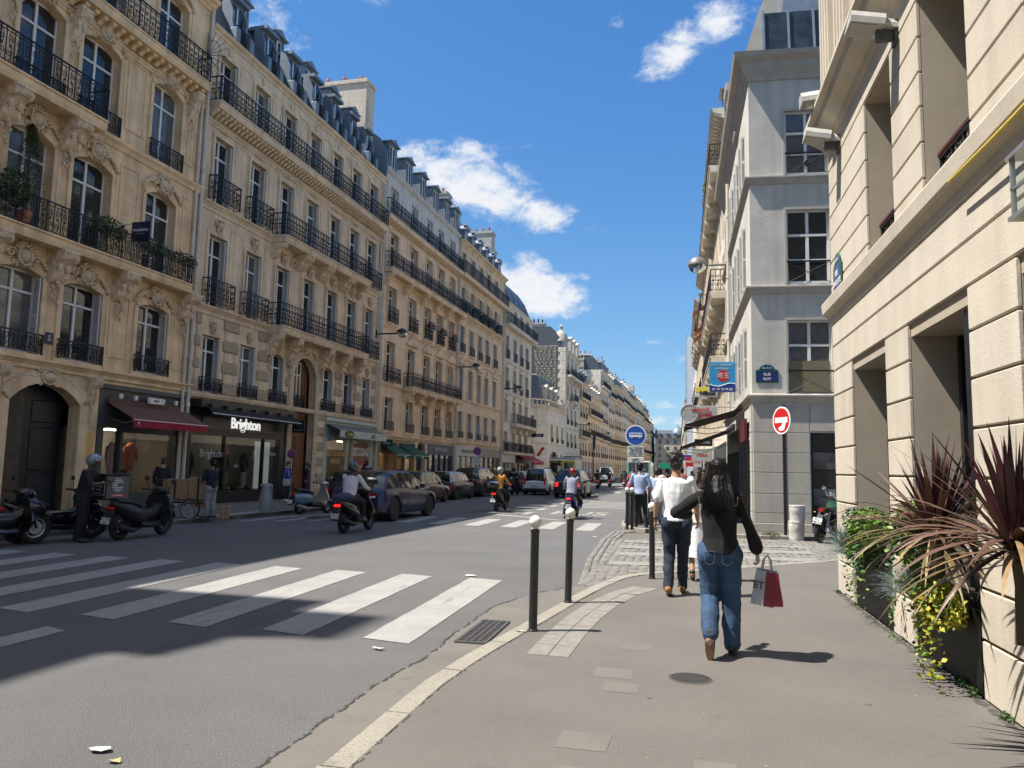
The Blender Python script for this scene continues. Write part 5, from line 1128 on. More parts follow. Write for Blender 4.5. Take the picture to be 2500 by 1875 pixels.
for i,(a,b,z0,z1) in enumerate(S_OPS):
    if i==3: continue
    o=window(r2,0,0,b-a,z1-z0,0,.66,3,2,PANEB if i in (0,2,6) else PANE); o.matrix_local=MS@Matrix.Translation(((a+b)/2,.1,z0))
    mb=MB().box(0,b-a,-.015,.015,.62,.66); w_=b-a
    if i==2: mb.box(0,w_,-.012,.012,.02,.04)
    mb.tube([(0,0,.02),(w_,0,.62)],.009,4).tube([(0,0,.62),(w_,0,.02)],.009,4)
    if i==0:
        for a_ in range(4): mb.ell((w_/2+.06*math.cos(a_*1.57),0,.32+.06*math.sin(a_*1.57)),(.045,.02,.045),6,5)
    GM=MS@Matrix.Translation((a,-.03,z0)); g=mb.obj('railing',IRON,r2); g.matrix_local=GM; fr=MB().box(-.06,0,-.025,.02,0,z1-z0).box(w_,w_+.06,-.025,.02,0,z1-z0).box(-.06,w_+.06,-.025,.02,z1-z0,z1-z0+.07).obj('surround',PLASTB,r2); fr.matrix_local=GM@Matrix.Translation((0,.03,0))
CS=mat('yellowed curtain glass',(.20,.18,.11),.15,0,.7); o=MB().poly([(0,0,0),(1.1,0,0),(1.1,0,.9),(0,0,.9)]).obj('blind',CS,r2); o.matrix_local=MS@Matrix.Translation((1.02,.085,3.98))
def rm(name,z,prof,mt): return ring_moulding(r2,name,[(-L2,0),(0,0),tuple((MS@Vector((7,0,0)))[:2])],prof,z,mt)
for z,h in STB: rm('string_course',z,[(0,-.22),(.04,-.2),(.08,-.08),(.14,-.04),(.14,0),(0,.04)],PLASTB)
rm('cornice',13.15,[(0,0),(.05,.02),(.08,.15),(.2,.32),(.24,.5),(.4,.62),(.44,.74),(0,.78)],PLASTB)
# stone facing of the ground floor: separate slabs
for u0,u1 in ((-.0,.88),(.9,1.52)):
    zs=[.36,.63,1.16,1.74,2.29,2.85,3.62]
    for a,b in zip(zs,zs[1:]): o=MB().cbox(u0+.005,u1-.005,-.045 if u0<.5 else -.03,.02,a+.007,b-.007,.008).obj('stone_slab',PLASTB,r2); o.matrix_local=MS
o=MB().cbox(1.54,7,-.03,.02,2.9,3.62,.008).obj('stone_slab',PLASTB,r2); o.matrix_local=MS
o=MB().cbox(-.02,1.53,-.085,.02,.12,.35,.01).obj('plinth',PLASTB,r2); o.matrix_local=MS
for a,b in zip(zs,zs[1:]): MB().cbox(-.5,-.0,-.04,.02,a+.007,b-.007,.008).obj('stone_slab',PLASTB,r2)
fo=MB().box(1.55,3.6,.12,.16,.3,2.85).obj('window',BLACKM,r2); fo.matrix_local=MS
for k in range(3):
    for j in range(5): o=MB().box(1.62+k*.66,1.62+k*.66+.6,.1,.125,.36+j*.5,.36+j*.5+.46).obj('pane',PANEB if (k+j)%2 else PANE,fo)
# attic with tall dark glazing
rf=MB(); rf.poly([(-L2,.6,13.9),(-.4,.6,13.9),(-.8,1.4,17),(-L2,1.4,17)]); rf.poly([(-.4,.6,13.9),tuple(MS@Vector((7,.3,13.9))),tuple(MS@Vector((7,1.0,17))),(-.8,1.4,17)]); rf.poly([(-L2,1.4,17),(-.8,1.4,17),tuple(MS@Vector((7,1.0,17))),(-L2,9,17)]); ro=rf.obj('roof',ZINC,r2)
o=MB().box(.55,6.8,.34,.4,.0,1.6).obj('attic_glazing',mat('dusty dark attic glass',(.03,.04,.05),.2,var=.5,vs=3),ro); AM=MS@Matrix.Translation((0,0,14.02))@Matrix.Rotation(R_(-6),4,'X'); o.matrix_local=AM
for k in range(9): q=MB().box(.5+k*.72,.56+k*.72,.28,.36,-.02,1.65).obj('glazing_bar',ZINC,ro); q.matrix_local=AM
q=MB().box(.4,7,.22,.42,-.1,.02).obj('attic_sill',SLATE,ro); q.matrix_local=AM
pw=MB().ext([(-.15,13.2),(.9,13.2),(1.5,16),(1.5,19.5),(.7,17.5),(-.1,15.0)],-4.4,-3.6,'x').obj('party_wall',PLASTB,r2); MB().box(-4.5,-3.5,-.42,.3,14.72,15.0).obj('coping',PLASTB,pw); MB().box(-4.42,-3.58,-.3,.6,13.92,14.72).obj('pier',PLASTB,pw)
pipe(r2,-7.6,3.9,12.9,.06,-.14,PIPE)
# shops under R2: cafe front with brown awnings
BRW=mat('dark brown awning cloth',(.045,.022,.02),.85,var=.2,vs=4); s_=shop(r2,-10.8,-.6,3.2,mat('black bar front',(.015,.014,.014),.4),None,None,.3,(.10,.08,.06)); MB().box(-3.0,-1.0,-.14,-.06,2.65,3.3).obj('sign_board',mat('oxblood board',(.10,.015,.02),.5,var=.2),s_)
for k in range(6): MB().box(-.75-k*.16,-.68-k*.16,-.1-.03*k,-.02,.3,2.5).obj('folding_door',BLACKM,s_)
aw=awning(r2,-6.3,-2.6,3.75,3.2,1.85,BRW,BRW,.24); aw2=awning(r2,-11.5,-6.6,3.35,2.6,2.0,mat('black awning cloth',(.02,.02,.021),.9),mat('black awning cloth',(.02,.02,.021),.9),.2)
# ======== R3.. further right-hand houses with projecting balconies
def righthouse(y0,y1,x,H,mt,lab,balz,nc,proj=.75,style='lace',shopm=None,nf=6):
    r=rightb('town_house',x,y0,lab); W=y1-y0; p=W/nc; fh=(H-3.6)/(nf-1); rows=[(3.9+fh*k,3.9+fh*k+fh*.68) for k in range(nf-1)]
    CC=[(-p*(k+.5)-.5,-p*(k+.5)+.5) for k in range(nc)]; ops=[(a,b,z0,z1) for z0,z1 in rows for a,b in CC]+[(-W+.3,-.3,.1,3.1)]
    wl=MB(); wall_openings(wl,-W,0,0,H,ops,.28); shell(wl,-W,0,0,H,9); wl.obj('wall',mt,r)
    for z0,z1 in rows: row(r,CC,z0,z1,mt,guard=None,fine=False,sur=True,shut=True,sill=False,rev=.28)
    for k in balz: balcony(r,-W+.2,-.2,rows[k][0],proj,1.0,style,mt,.2,[-p*(j+.5)-.6 for j in range(nc)])
    moulding(r,-W,0,H,[(0,-.5),(.1,-.45),(.14,-.3),(.5,-.2),(.55,-.05),(.62,0)],mt,'cornice'); modillions(r,-W+.1,-.1,H-.2,.4,mt,.16,.24,.45)
    m_=mansard(r,-W,0,H,[(.1,0),(.7,1.5),(1.4,2.2),(3,2.7)],ZINC); 
    for k in range(nc): dormer(m_,-p*(k+.5),H+.1,.9,1.2,0,1.3,ZINC)
    chimney(r,-W,-W+.7,1,5,H,H+2.6,PLASTB,5,along='y'); shop(r,-W+.35,-.35,3.1,shopm or DGREY,None,None,.3,(.2,.17,.13)); return r
ra=righthouse(34.6,48,2.12,18.2,ST4,'warm stone house with deep cornice and stacked balconies beyond the corner house',(1,2,4),5,.72)
rb=righthouse(48.1,62,2.05,16.5,ST4,'pale house with orange balcony awnings on the right side',(1,3),5,.7,'ring')
rc=righthouse(62.1,80,1.95,15.5,ST4,'right side house partly hidden behind the shop signs',(1,3),6,.6,'bars',nf=5)
for k,(u,z) in enumerate(((-3,11.4),(-6,11.4),(-9,13.8))): awning(rb,u-1,u+.8,z,z-.7,1.0,mat('orange awning cloth',(.55,.16,.03),.8),mat('orange awning cloth',(.55,.16,.03),.8),.15)
rd_=rightb('wrapped_scaffold',1.4,118,'white sheeted scaffold rising above the right-hand roofs','scaffold'); SHEET=mat('white sheeting',(.72,.73,.74),.7,var=.08,vs=.6,bump=.5,bs=3)
MB().box(-9,0,0,6,0,22).obj('sheeting',SHEET,rd_)
for k in range(5): MB().tube([(-k*2.2,-.1,0),(-k*2.2,-.1,22.6)],.05,6).obj('scaffold_pole',STEEL,rd_)
for k in range(11): MB().tube([(-9,-.1,2*k+.6),(0,-.1,2*k+.6)],.04,5).obj('scaffold_pole',STEEL,rd_)
for y0,y1,H,lab in ((80,100,12.5,'low pale right-hand house before the wrapped scaffold'),(128,175,13,'distant right-hand house behind the scaffold'),(176,255,12.5,'last right-hand house at the far end')):
    r=rightb('town_house',1.9 if y0<100 else .9,y0,lab); r.rotation_euler=(0,0,R_(-90)); 
    rr_=y1-y0; q=empty('x') if False else None
    n=max(4,int(rr_/4)); wl=MB(); p=rr_/n; CC=[(-p*(k+.5)-.5,-p*(k+.5)+.5) for k in range(n)]; rows=[(3.9,6),(7,9.1),(10,11.8)]
    wall_openings(wl,-rr_,0,0,H,[(a,b,z0,z1) for z0,z1 in rows for a,b in CC],.28); shell(wl,-rr_,0,0,H,9); wl.obj('wall',ST4,r)
    for z0,z1 in rows: row(r,CC,z0,z1,ST4,fine=False,guard='bars',gh=.8)
    mansard(r,-rr_,0,H,[(.1,0),(.7,1.5),(1.4,2.2),(3,2.7)],ZINC); chimney(r,-3,-2,2,5,H,H+3,PLASTB,5,along='y')
    for k in range(n): MB().box(CC[k][0]-.4,CC[k][1]+.4,-.03,.02,.2,2.8).obj('shopfront',DGREY if k%2 else BLACKM,r)

# the street goes on behind the camera: sunlit fronts that throw light back across
for y0,y1,lab in ((-24,-6.2,'pale stone house behind the viewer on the right side'),(-46,-24.2,'second pale stone house behind the viewer on the right side')):
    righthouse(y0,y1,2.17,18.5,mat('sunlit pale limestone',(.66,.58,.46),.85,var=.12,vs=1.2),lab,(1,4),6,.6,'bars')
# ------------------------------------------------------------------ street furniture and signs
AL=math.atan2(LT.y,LT.x); POSTM=mat('black bollard paint',(.022,.022,.021),.35,0,.5,var=.4,vs=9,bump=.12,bs=30); BALLM=mat('cream ball paint',(.68,.65,.57),.55,var=.12,vs=14)
BME=MB().lathe([(.055,-.02),(.055,.012),(.043,.02),(.043,.96),(.047,.965),(.047,.985),(.030,.995),(.026,1.015)],20).mesh('post',POSTM,40)
BBL=MB(); BBL.ell((0,0,1.068),(.062,.062,.062),20,14); BBL.lathe([(.04,1.0),(.034,1.012),(.026,1.022)],16); BBM=BBL.mesh('ball_cap',BALLM,60)
for x,y,rx,ry,lab in [(-1.41,7.72,.4,0,'black bollard with cream ball nearest the camera beside the drain grate'),(-1.30,9.45,1.3,0,'black bollard with cream ball, second from the camera at the kerb bend'),(-.38,11.9,.0,0,'black bollard with cream ball just left of the man in the white T-shirt'),(-1.37,21.67,0,0,'bollard with cream ball in front of the man in the blue shirt'),(-1.24,21.75,0,0,'thin bollard post close behind the one in front of the blue-shirted man'),(-.83,23.5,0,0,'bollard with cream ball between the two people in blue shirts'),(-1.3,26.6,0,0,'distant bollard on the far pavement behind the blue-shirted man'),(-1.33,28.6,0,0,'most distant bollard of the row along the far pavement')]:
    b=empty('bollard',(x,y,.118),rx*.7,lab,'bollard','bollards along the right-hand kerb'); put('post',BME,b); put('ball_cap',BBM,b); b.rotation_euler=(R_(rx*.3),R_(rx),rx)
RB=mat('sign red',(.52,.018,.02),.35); BLUE=mat('sign blue',(.012,.08,.36),.35); SGREY=mat('sign back grey',(.35,.36,.37),.5); LBLUE=mat('sign light blue',(.03,.27,.55),.35); PLATEW=mat('sign plate white',(.62,.62,.58),.5,var=.12,vs=12)
def disc_sign(root,z,r,mf,rim,th=.02,name='sign_disc',rot=0):
    o=MB().lathe([(r,-th/2),(r,th/2)],36,(0,0,0),'y').obj(name,SGREY,root,0,(0,0,z),(0,0,rot))
    MB().lathe([(r*.995,0),(r*.995,.004)],36,(0,-th/2-.0042,0),'y').obj('rim',rim,o); MB().lathe([(r*.88,0),(r*.88,.004)],36,(0,-th/2-.0082,0),'y').obj('face',mf,o); return o
# bus lane sign
bs=empty('bus_sign',(-1.23,23.3,.118),0,'round blue bus sign with two white plates on a grey pole','sign')
MB().tube([(0,.04,0),(0,.04,3.1)],.03,10).obj('pole',STEEL,bs); d=disc_sign(bs,2.64,.315,BLUE,WHITE)
ic=MB().cbox(-.19,.19,-.027,-.019,-.045,.075,.003); ico=ic.obj('bus_symbol',WHITE,d)
for k in range(5): MB().box(-.17+k*.072,-.17+k*.072+.055,-.030,-.026,.02,.06).obj('symbol_window',BLUE,ico)
for x in (-.11,.12): MB().lathe([(.036,0),(.036,.004)],16,(x,-.0275,-.05),'y').obj('symbol_wheel',WHITE,ico); MB().lathe([(.02,0),(.02,.003)],12,(x,-.030,-.05),'y').obj('symbol_wheel',BLUE,ico)
for z0,z1,ls in ((2.03,2.32,('SAUF  LIVRAISONS','VOIE RESERVEE','LUNDI A SAMEDI','DE 9H30 A 16H30')),(1.83,1.99,())):
    p=MB().cbox(-.24,.24,-.012,.008,z0,z1,.006).obj('sign_plate',PLATEW,bs)
    for k,l in enumerate(ls): text(l,.052,BLACKM,p,(0,-.0135,z1-.05-k*.063))
    if not ls:
        for x in (-.06,.06): MB().tube([(x+.045*math.cos(a*.5236),-.014,1.9+.045*math.sin(a*.5236)) for a in range(12)],.005,4,closed=True).obj('cycle_symbol',BLACKM,p)
        MB().tube([(-.06,-.014,1.9),(-.02,-.014,1.95),(.04,-.014,1.95),(.06,-.014,1.9)],.005,4).obj('cycle_symbol',BLACKM,p)
# no-entry sign, turned to the side street, with a sticker cut-out
ne=empty('no_entry_sign',(2.70,21.45,.118),R_(-60),'red no entry sign with white sticker figure on a black pole','sign')
MB().tube([(0,.06,0),(0,.06,3.42)],.042,10).obj('pole',BLACKM,ne); d=disc_sign(ne,3.0,.37,RB,WHITE)
MB().box(-.26,.26,-.024,-.0195,-.06,.08).obj('bar',WHITE,d); MB().ext([(-.06,-.28),(.12,-.26),(.2,-.06),(.1,-.0),(.02,-.14),(-.12,-.2)],-.026,-.021,'y').obj('sticker',WHITE,d)
for z in (2.85,3.15): MB().box(-.06,.06,.01,.1,z,z+.04).obj('clamp',STEEL,ne)
# no-parking signs on the left
def nopark(u,n,z,r,lab,plates=False):
    s=empty('no_parking_sign',LW(u,n,.118),R_(4),lab,'sign'); MB().tube([(0,.04,0),(0,.04,z+r)],.028,8).obj('pole',STEEL,s); d=disc_sign(s,z,r,BLUE,RB)
    for a in (45,-45): MB().box(-r*.86,r*.86,-.026,-.0205,-.03,.03).obj('stroke',RB,d).rotation_euler=(0,R_(a),0)
    if plates:
        for z0,z1 in ((z-.62,z-.40),(z-.85,z-.64)): MB().cbox(-.24,.24,-.01,.01,z0,z1,.004).obj('sign_plate',PLATEW,s)
nopark(3.75,.95,2.0,.2,'small no parking sign on a post by the menswear shop'); nopark(21.4,4.0,2.62,.26,'blue no parking sign with white plates among the parked cars',True)
# traffic light and lit billboard
tl=empty('traffic_light',LW(47.5,3.9,.118),0,'black traffic light showing green before the ambulance','traffic light'); MB().tube([(0,0,0),(0,0,2.5)],.05,8).obj('pole',BLACKM,tl); MB().cbox(-.16,.16,-.14,.14,2.25,3.2,.03).obj('housing',BLACKM,tl)
for k,(c,e) in enumerate((((.01,.45,.22),4.),((.1,.06,.01),0),((.1,.01,.01),0))): MB().lathe([(.11,-.02),(.08,-.05),(.02,-.06)],14,(0,-.14,2.45+k*.29),'y').obj('lamp',mat('signal lamp %d'%k,c,.4,emit=e),tl)
bb=empty('billboard',LW(57.5,4.0,.118),0,'white advertising panel in a dark frame beyond the ambulance','billboard'); MB().cbox(-1.0,1.0,-.1,.1,1.6,3.0,.03).obj('frame',DGREY,bb); MB().box(-.9,.9,-.115,-.1,1.7,2.9).obj('poster',PLATEW,bb); MB().tube([(0,0,0),(0,0,1.6)],.1,8).obj('pole',DGREY,bb); text('GRAND PALAIS',.2,RB,bb,(0,-.118,2.0))
# wall mounted street lamps
LG=glassmat('lamp glass',(.8,.85,.9)); LGR=mat('grey lamp metal',(.20,.195,.185),.5,.3,var=.15); LBL=mat('black lamp metal',(.03,.03,.032),.5,.3)
def lamp(loc,rz,lab,r=.3,arm=1.35,m=LBL,tilt=0):
    s=empty('street_lamp',loc,rz,lab,'street lamp','wall mounted street lamps'); MB().tube([(0,0,0),(0,-arm*.5,.0),(0,-arm,0)],.045,8).obj('arm',m,s); MB().box(-.09,.09,-.03,.03,-.22,.22).obj('wall_plate',m,s)
    n=18; MB().lathe([(r*1.02*math.cos(a),r*.95*math.sin(a)) for a in [math.pi/2*k/7 for k in range(8)]],n,(0,-arm-r*.8,0)).obj('hood',m,s,60)
    MB().lathe([(r*.96*math.cos(a),-r*.85*math.sin(a)) for a in [math.pi/2*k/6 for k in range(7)]],n,(0,-arm-r*.8,-.005)).obj('glass_bowl',LG,s,60); MB().ell((0,-arm-r*.8,-.02),(.08,.08,.1),8,6).obj('bulb',PLATEW,s)
lamp(LW(14.0,0,9.2),AL,'black street lamp nearest on the left wall between the two long blocks'); lamp(LW(28.5,0,9.2),AL,'second black street lamp along the left wall by the pedimented windows'); lamp(LW(42.2,0,9.0),AL,'third black street lamp along the left wall by the pale block'); lamp(LW(85,0,8.2),AL,'fourth small lamp far along the left wall'); lamp(LW(108,0,8.0),AL,'fifth tiny lamp farthest along the left wall')
lamp((2.05,30.3,9.75),R_(-90),'grey globe street lamp on the right-hand house against the sky',.36,1.0,LGR)
# rectangular floodlights on the cream building
FLM=mat('weathered grey floodlight',(.50,.49,.46),.5,.2,var=.12,vs=8)
def flood(y,z,lab,tilt=12):
    s=empty('floodlight',(2.17,y,z),R_(-90),lab,'floodlight','floodlights on the cream building'); MB().box(-.035,.035,-.2,0,-.1,.02).box(-.07,.07,-.04,0,-.15,.08).obj('bracket',DGREY,s)
    P=[(-.2,-.06),(.2,-.06),(.2,.02),(.12,.12),(-.12,.12),(-.2,.02)]; h=MB(); h.ext([(p[0]*.72,p[1]*.8) for p in P],-.47,-.14,'y'); h.ext([(p[0]*.45,p[1]*.55) for p in P],-.2,.0,'y'); o=h.obj('housing',FLM,s,0,(0,0,.02),(R_(-tilt),0,0)); MB().box(-.12,.12,-.45,-.2,-.058,-.05).obj('lens',mat('floodlight lens',(.30,.29,.26),.15),o)
flood(10.75,6.22,'grey floodlight projecting lowest from the cream building toward the corner'); flood(10.95,6.95,'grey floodlight just above the ledge at the corner of the cream building',-6); flood(7.95,6.18,'large grey floodlight at the top edge of the picture')
ln=empty('wall_lantern',(2.17,4.82,3.42),R_(-90),'square metal wall lantern with glass panes at the right edge','lantern')
LM=mat('zinc lantern metal',(.42,.41,.39),.35,.7,var=.1); lm=MB()
for x in (-.15,.12):
    for y in (-.30,-.05): lm.box(x,x+.03,y,y+.03,-.20,.22)
lm.box(-.17,.17,-.32,-.0,.22,.25).box(-.17,.17,-.32,-.0,-.23,-.20).box(-.15,.15,-.30,-.27,-.01,.01); lm.obj('frame',LM,ln); MB().box(-.13,.13,-.03,0,-.18,.2).obj('back_plate',LM,ln)
for q in ([(-.13,-.285,-.2),(.13,-.285,-.2),(.13,-.285,.22),(-.13,-.285,.22)],[(-.135,-.28,-.2),(-.135,-.03,-.2),(-.135,-.03,.22),(-.135,-.28,.22)],[(.135,-.28,-.2),(.135,-.03,-.2),(.135,-.03,.22),(.135,-.28,.22)]): MB().poly(q).obj('pane',SHOPG,ln)
MB().lathe([(.04,-.1),(.05,.05),(.02,.1)],10,(0,-.15,0)).obj('bulb',PLATEW,ln); ln.scale=(.78,.78,.82)
tag(MB().tube([(2.17-.14,y,3.96-.02*math.sin((y-4)*1.5)) for y in [4+.15*k for k in range(16)]],.012,6).obj('rope_light',mat('yellow rope light',(.62,.48,.08),.5,var=.3,vs=60)),'yellow rope light strung under the cream ledge at the right','rope light')
# street name plaques
GRNE=mat('enamel green',(.02,.14,.08),.3); NAVE=mat('enamel street blue',(.015,.03,.14),.3)
def street_plaque(loc,rz,w,h,l1,l2,lab,s=1.):
    o=empty('street_plaque',loc,rz,lab,'street sign'); MB().cbox(-w/2,w/2,-.015,0,0,h,.005).obj('border',GRNE,o); MB().box(-w/2+.03,w/2-.03,-.0185,-.014,.03,h-.03).obj('plate',NAVE,o)
    n=8; MB().ext([(-w/2,h)]+[(w*.34*-math.cos(math.pi*k/n),h+.14*s*math.sin(math.pi*k/n)+.02) for k in range(n+1)]+[(w/2,h)],-.015,0,'y').obj('crest',GRNE,o); MB().ext([(-w*.38,h+.015)]+[(w*.28*-math.cos(math.pi*k/n),h+.11*s*math.sin(math.pi*k/n)+.02) for k in range(n+1)]+[(w*.38,h+.015)],-.0185,-.0152,'y').obj('crest_plate',NAVE,o)
    text('8e Arrt',.085*s,PLATEW,o,(0,-.020,h+.06*s)); 
    for k,l in enumerate((l1,l2)): text(l,.105*s,PLATEW,o,(0,-.020,h*.66-k*h*.36),bold=.003)
    return o
q=Vector((2.05,22.5))+Vector((math.cos(R_(3)),math.sin(R_(3))))*.41; street_plaque((q.x,q.y-.012,4.24),R_(3),.62,.36,'RUE','ROY','blue and green street plaque reading RUE ROY on the corner house')
street_plaque((2.15,11.0,4.22),R_(-90),.52,.36,'RUE','LA BOETIE','narrow blue street plaque on the cream building corner')
street_plaque((2.03,23.0,2.6),R_(-90),.4,.3,'RUE','LA BOETIE','dark plaque low on the street side of the corner house',.7)
# projecting signs: each a board on an iron arm, standing across the pavement
def blade(loc,rz,w,h,mf,lab,arm=.4,th=.05,side=1,round_=False,name='hanging_sign',bars=2):
    o=empty(name,loc,rz,lab,'sign')
    for z in ((h*.42,-h*.42) if bars==2 else (h*.42,)): MB().tube([(side*w/2,0,z),(side*(w/2+arm),0,z)],.015,6).obj('arm',STEEL,o)
    b=MB().cbox(-w/2,w/2,-th/2,th/2,-h/2,h/2,.008).obj('board',mf,o); return o
rj=blade((1.41,25.5,4.77),R_(2),.82,.98,LBLUE,'blue Japanese restaurant sign board with a red disc',.24); MB().box(-.415,.415,-.032,.03,-.495,-.485).obj('edge',STEEL,rj)
text('RESTAURANT',.105,PLATEW,rj,(0,-.028,.39),sp=1.15); text('JAPONAIS',.095,PLATEW,rj,(.0,-.028,.27),sp=1.1); MB().lathe([(.185,0),(.185,.004)],28,(0.02,-.031,.03),'y').obj('disc',RB,rj); text('埼玉',.2,PLATEW,rj,(.02,-.034,.03)); text('01 49 24 96 82',.105,PLATEW,rj,(0,-.036,-.40),bold=.002)
n=14; MB().ext([(-.405,-.485),(.405,-.485)]+[(.405-.81*k/n,-.27+.05*math.sin(k/n*6.0+.5)) for k in range(n+1)],-.0325,-.026,'y').obj('wave',mat('sign deep blue',(.015,.03,.25),.4),rj); MB().tube([(.4-.8*k/n,-.03,-.255+.05*math.sin(k/n*6.0+.5)) for k in range(n+1)],.012,5).obj('wave_crest',WHITE,rj)
nk=blade((1.1,31,4.83),R_(2),.84,.40,PLATEW,'yellow and white camera shop sign board below the blue sign',.5,bars=1); MB().box(-.415,.415,-.030,-.024,.0,.195).obj('band',mat('sign yellow',(.75,.65,.08),.4),nk); text('Nikon',.24,BLACKM,nk,(.05,-.034,-.05),bold=.012)
ob=blade((.9,28,3.80),R_(2),.95,.48,mat('sign pale grey',(.46,.46,.44),.5),'round-ended grey optician sign with red lettering',.65,bars=1)
MB().lathe([(.30,-.03),(.30,.03)],32,(-.50,-.01,-.02),'y').obj('lens_disc',mat('sign pale grey',(.46,.46,.44),.5),ob); MB().tube([(-.50+.30*math.cos(a*.2618),-.04,-.02+.30*math.sin(a*.2618)) for a in range(24)],.012,5,closed=True).obj('disc_rim',SGREY,ob)
for a in range(6): MB().tube([(-.50+.1*math.cos(a*1.047),-.043,-.02+.1*math.sin(a*1.047)),(-.50+.29*math.cos(a*1.047+.6),-.043,-.02+.29*math.sin(a*1.047+.6))],.003,4).obj('shutter_line',SGREY,ob)
text('objectif',.2,RB,ob,(-.12,-.048,.10),bold=.004); text('boëtie',.2,RB,ob,(.08,-.048,-.10),bold=.004)
mf=blade(LW(-5.75,.62,9.1),AL+R_(-90),.7,.66,NAVY,'navy hanging sign lettered metafore on the first ornate block',.28,bars=1,side=-1); text('metafore',.155,PLATEW,mf,(.0,-.03,.06),bold=.003); text('mobilier  &  lumiere',.045,SGREY,mf,(0,-.03,-.06))
bb_=blade(LW(4.85,.6,3.36),AL+R_(-90),.62,.54,BLACKM,'small black hanging shop sign with grey crest by the oak door',.3,bars=1,side=-1); text('Brighton',.13,SGREY,bb_,(0,-.03,-.14)); MB().tube([(.1*math.cos(a*.5236),-.03,.08+.09*math.sin(a*.5236)) for a in range(12)],.012,5,closed=True).obj('crest',SGREY,bb_)
bx_=blade(LW(14.75,.6,2.98),AL+R_(-90),.7,.42,mat('bottle green board',(.01,.045,.03),.5),'dark green hanging shop sign above the green awnings',.3,bars=1,side=-1); text('Bexley',.17,WHITE,bx_,(0,-.03,0))
tb=blade(LW(54.2,1.1,3.5),AL+R_(60),1.1,.32,RB,'tilted red lozenge tobacco sign above the cafe awning',.3,bars=1,side=-1); tb.rotation_euler=(0,R_(-55),AL+R_(-90)); text('TABAC',.2,WHITE,tb,(0,-.03,0))
mt_=blade(LW(53.5,.9,5.2),AL+R_(-90),1.3,.32,NAVY,'long navy and white sign board above the cafe',.3,bars=1,side=-1); text('PARIS',.2,WHITE,mt_,(.1,-.03,0))
sa=blade((.9,60,2.75),0,1.1,.42,mat('sign royal blue',(.015,.05,.30),.4),'blue metro sign on a beige kiosk panel above the man in white',.4,bars=1); text('Saint-Augustin',.14,WHITE,sa,(0,-.03,0)); 
for (x,y,z,w_,h_,m_,t_,lab) in ((1.15,36.5,3.05,.8,.32,BLACKM,'BAR A DG','black bar sign board under the brown awning'),(1.3,44,2.65,1.1,.7,mat('sign pale grey',(.46,.46,.44),.5),'relais','pale sign with red oval under the awnings'),(.75,52,2.35,.5,.6,RB,'TABAC','small red and white sign far along the right shops'),(1.25,56,2.35,.8,.6,PLATEW,'OPTIC','pale oval shop sign far along the right shops')):
    o=blade((x,y,z),0,w_,h_,m_,lab,.4,bars=1); text(t_,h_*.4,WHITE if m_ in (BLACKM,RB) else RB,o,(0,-.03,0))
gb=blade((-1.0,75,2.2),0,1.5,.5,mat('sign green',(.01,.30,.18),.5),'green sign board far down the right pavement',.3,bars=1)
# refuse bag hoop, drums, parcel trailer
bagm=bpy.data.materials.new('clear refuse sack'); bagm.use_nodes=True; p_=bagm.node_tree.nodes['Principled BSDF']; p_.inputs['Base Color'].default_value=(.34,.37,.38,1); p_.inputs['Roughness'].default_value=.35; p_.inputs['Alpha'].default_value=.72
bn=empty('refuse_bag_stand',(-12.85,22.6,.118),0,'translucent grey refuse sack hanging on a hoop at the left kerb','refuse bag'); n=22; mb=MB(); rows=[]
for k in range(9):
    z=.04+.80*k/8; r=.17+.035*math.sin(k*.55)+.0; rows.append(mb.vs([(r*(1+.07*math.sin(j*2.6+k*.4))*math.cos(2*math.pi*j/n),r*(1+.07*math.sin(j*2.6+k*.4))*math.sin(2*math.pi*j/n),z) for j in range(n)]))
for a,b in zip(rows,rows[1:]):
    for j in range(n): mb.face((a+j,a+(j+1)%n,b+(j+1)%n,b+j))
mb.face(range(rows[0],rows[0]+n)); mb.obj('sack',bagm,bn,70); MB().tube([(.19*math.cos(a*.3142),.19*math.sin(a*.3142),.86) for a in range(20)],.015,6,closed=True).obj('hoop',STEEL,bn); MB().tube([(.2,0,0),(.2,0,.9)],.02,6).obj('post',STEEL,bn); MB().lathe([(.19,.85),(.17,.93),(.05,.95)],14).obj('lid',mat('grey lid',(.25,.26,.27),.5),bn)
dm=empty('plastic_drums',(2.95,20.95,.02),0,'stack of scuffed white plastic drums beside the parked motorcycle','drums'); DW=mat('scuffed white plastic',(.60,.58,.54),.5,var=.25,vs=9)
for k,(x,y,z,r,h) in enumerate(((0,0,0,.19,.5),(0.02,.0,.5,.19,.4))): 
    d=MB().lathe([(r*.9,z),(r,z+h*.2),(r*.97,z+h*.5),(r*1.03,z+h*.55),(r,z+h*.9),(r*1.05,z+h*.92),(r*1.05,z+h)],20,(x,y,0)).obj('drum',DW,dm,40)
CARD=mat('brown cardboard',(.33,.205,.105),.85,var=.12,vs=4,bump=.1,bs=20); TAPE=mat('parcel tape',(.42,.29,.16),.4)
ct=empty('parcel_trolley',(-13.75,19.85,.118),R_(8),'bicycle-wheeled trolley loaded with brown cardboard cartons','trolley')
cb_=MB(); 
for s in (-1,1):
    for z in (.42,.5): cb_.tube([(-.62,s*.3,z),(.7,s*.3,z)],.016,6)
    cb_.tube([(-.62,s*.3,.42),(-.75,s*.3,1.02),(-.88,s*.3,1.05)],.016,6)
for x in (-.6,0,.6): cb_.tube([(x,-.3,.42),(x,.3,.42)],.014,6)
cb_.tube([(-.86,-.3,1.05),(-.86,.3,1.05)],.016,6); cb_.obj('frame',BLACKM,ct)
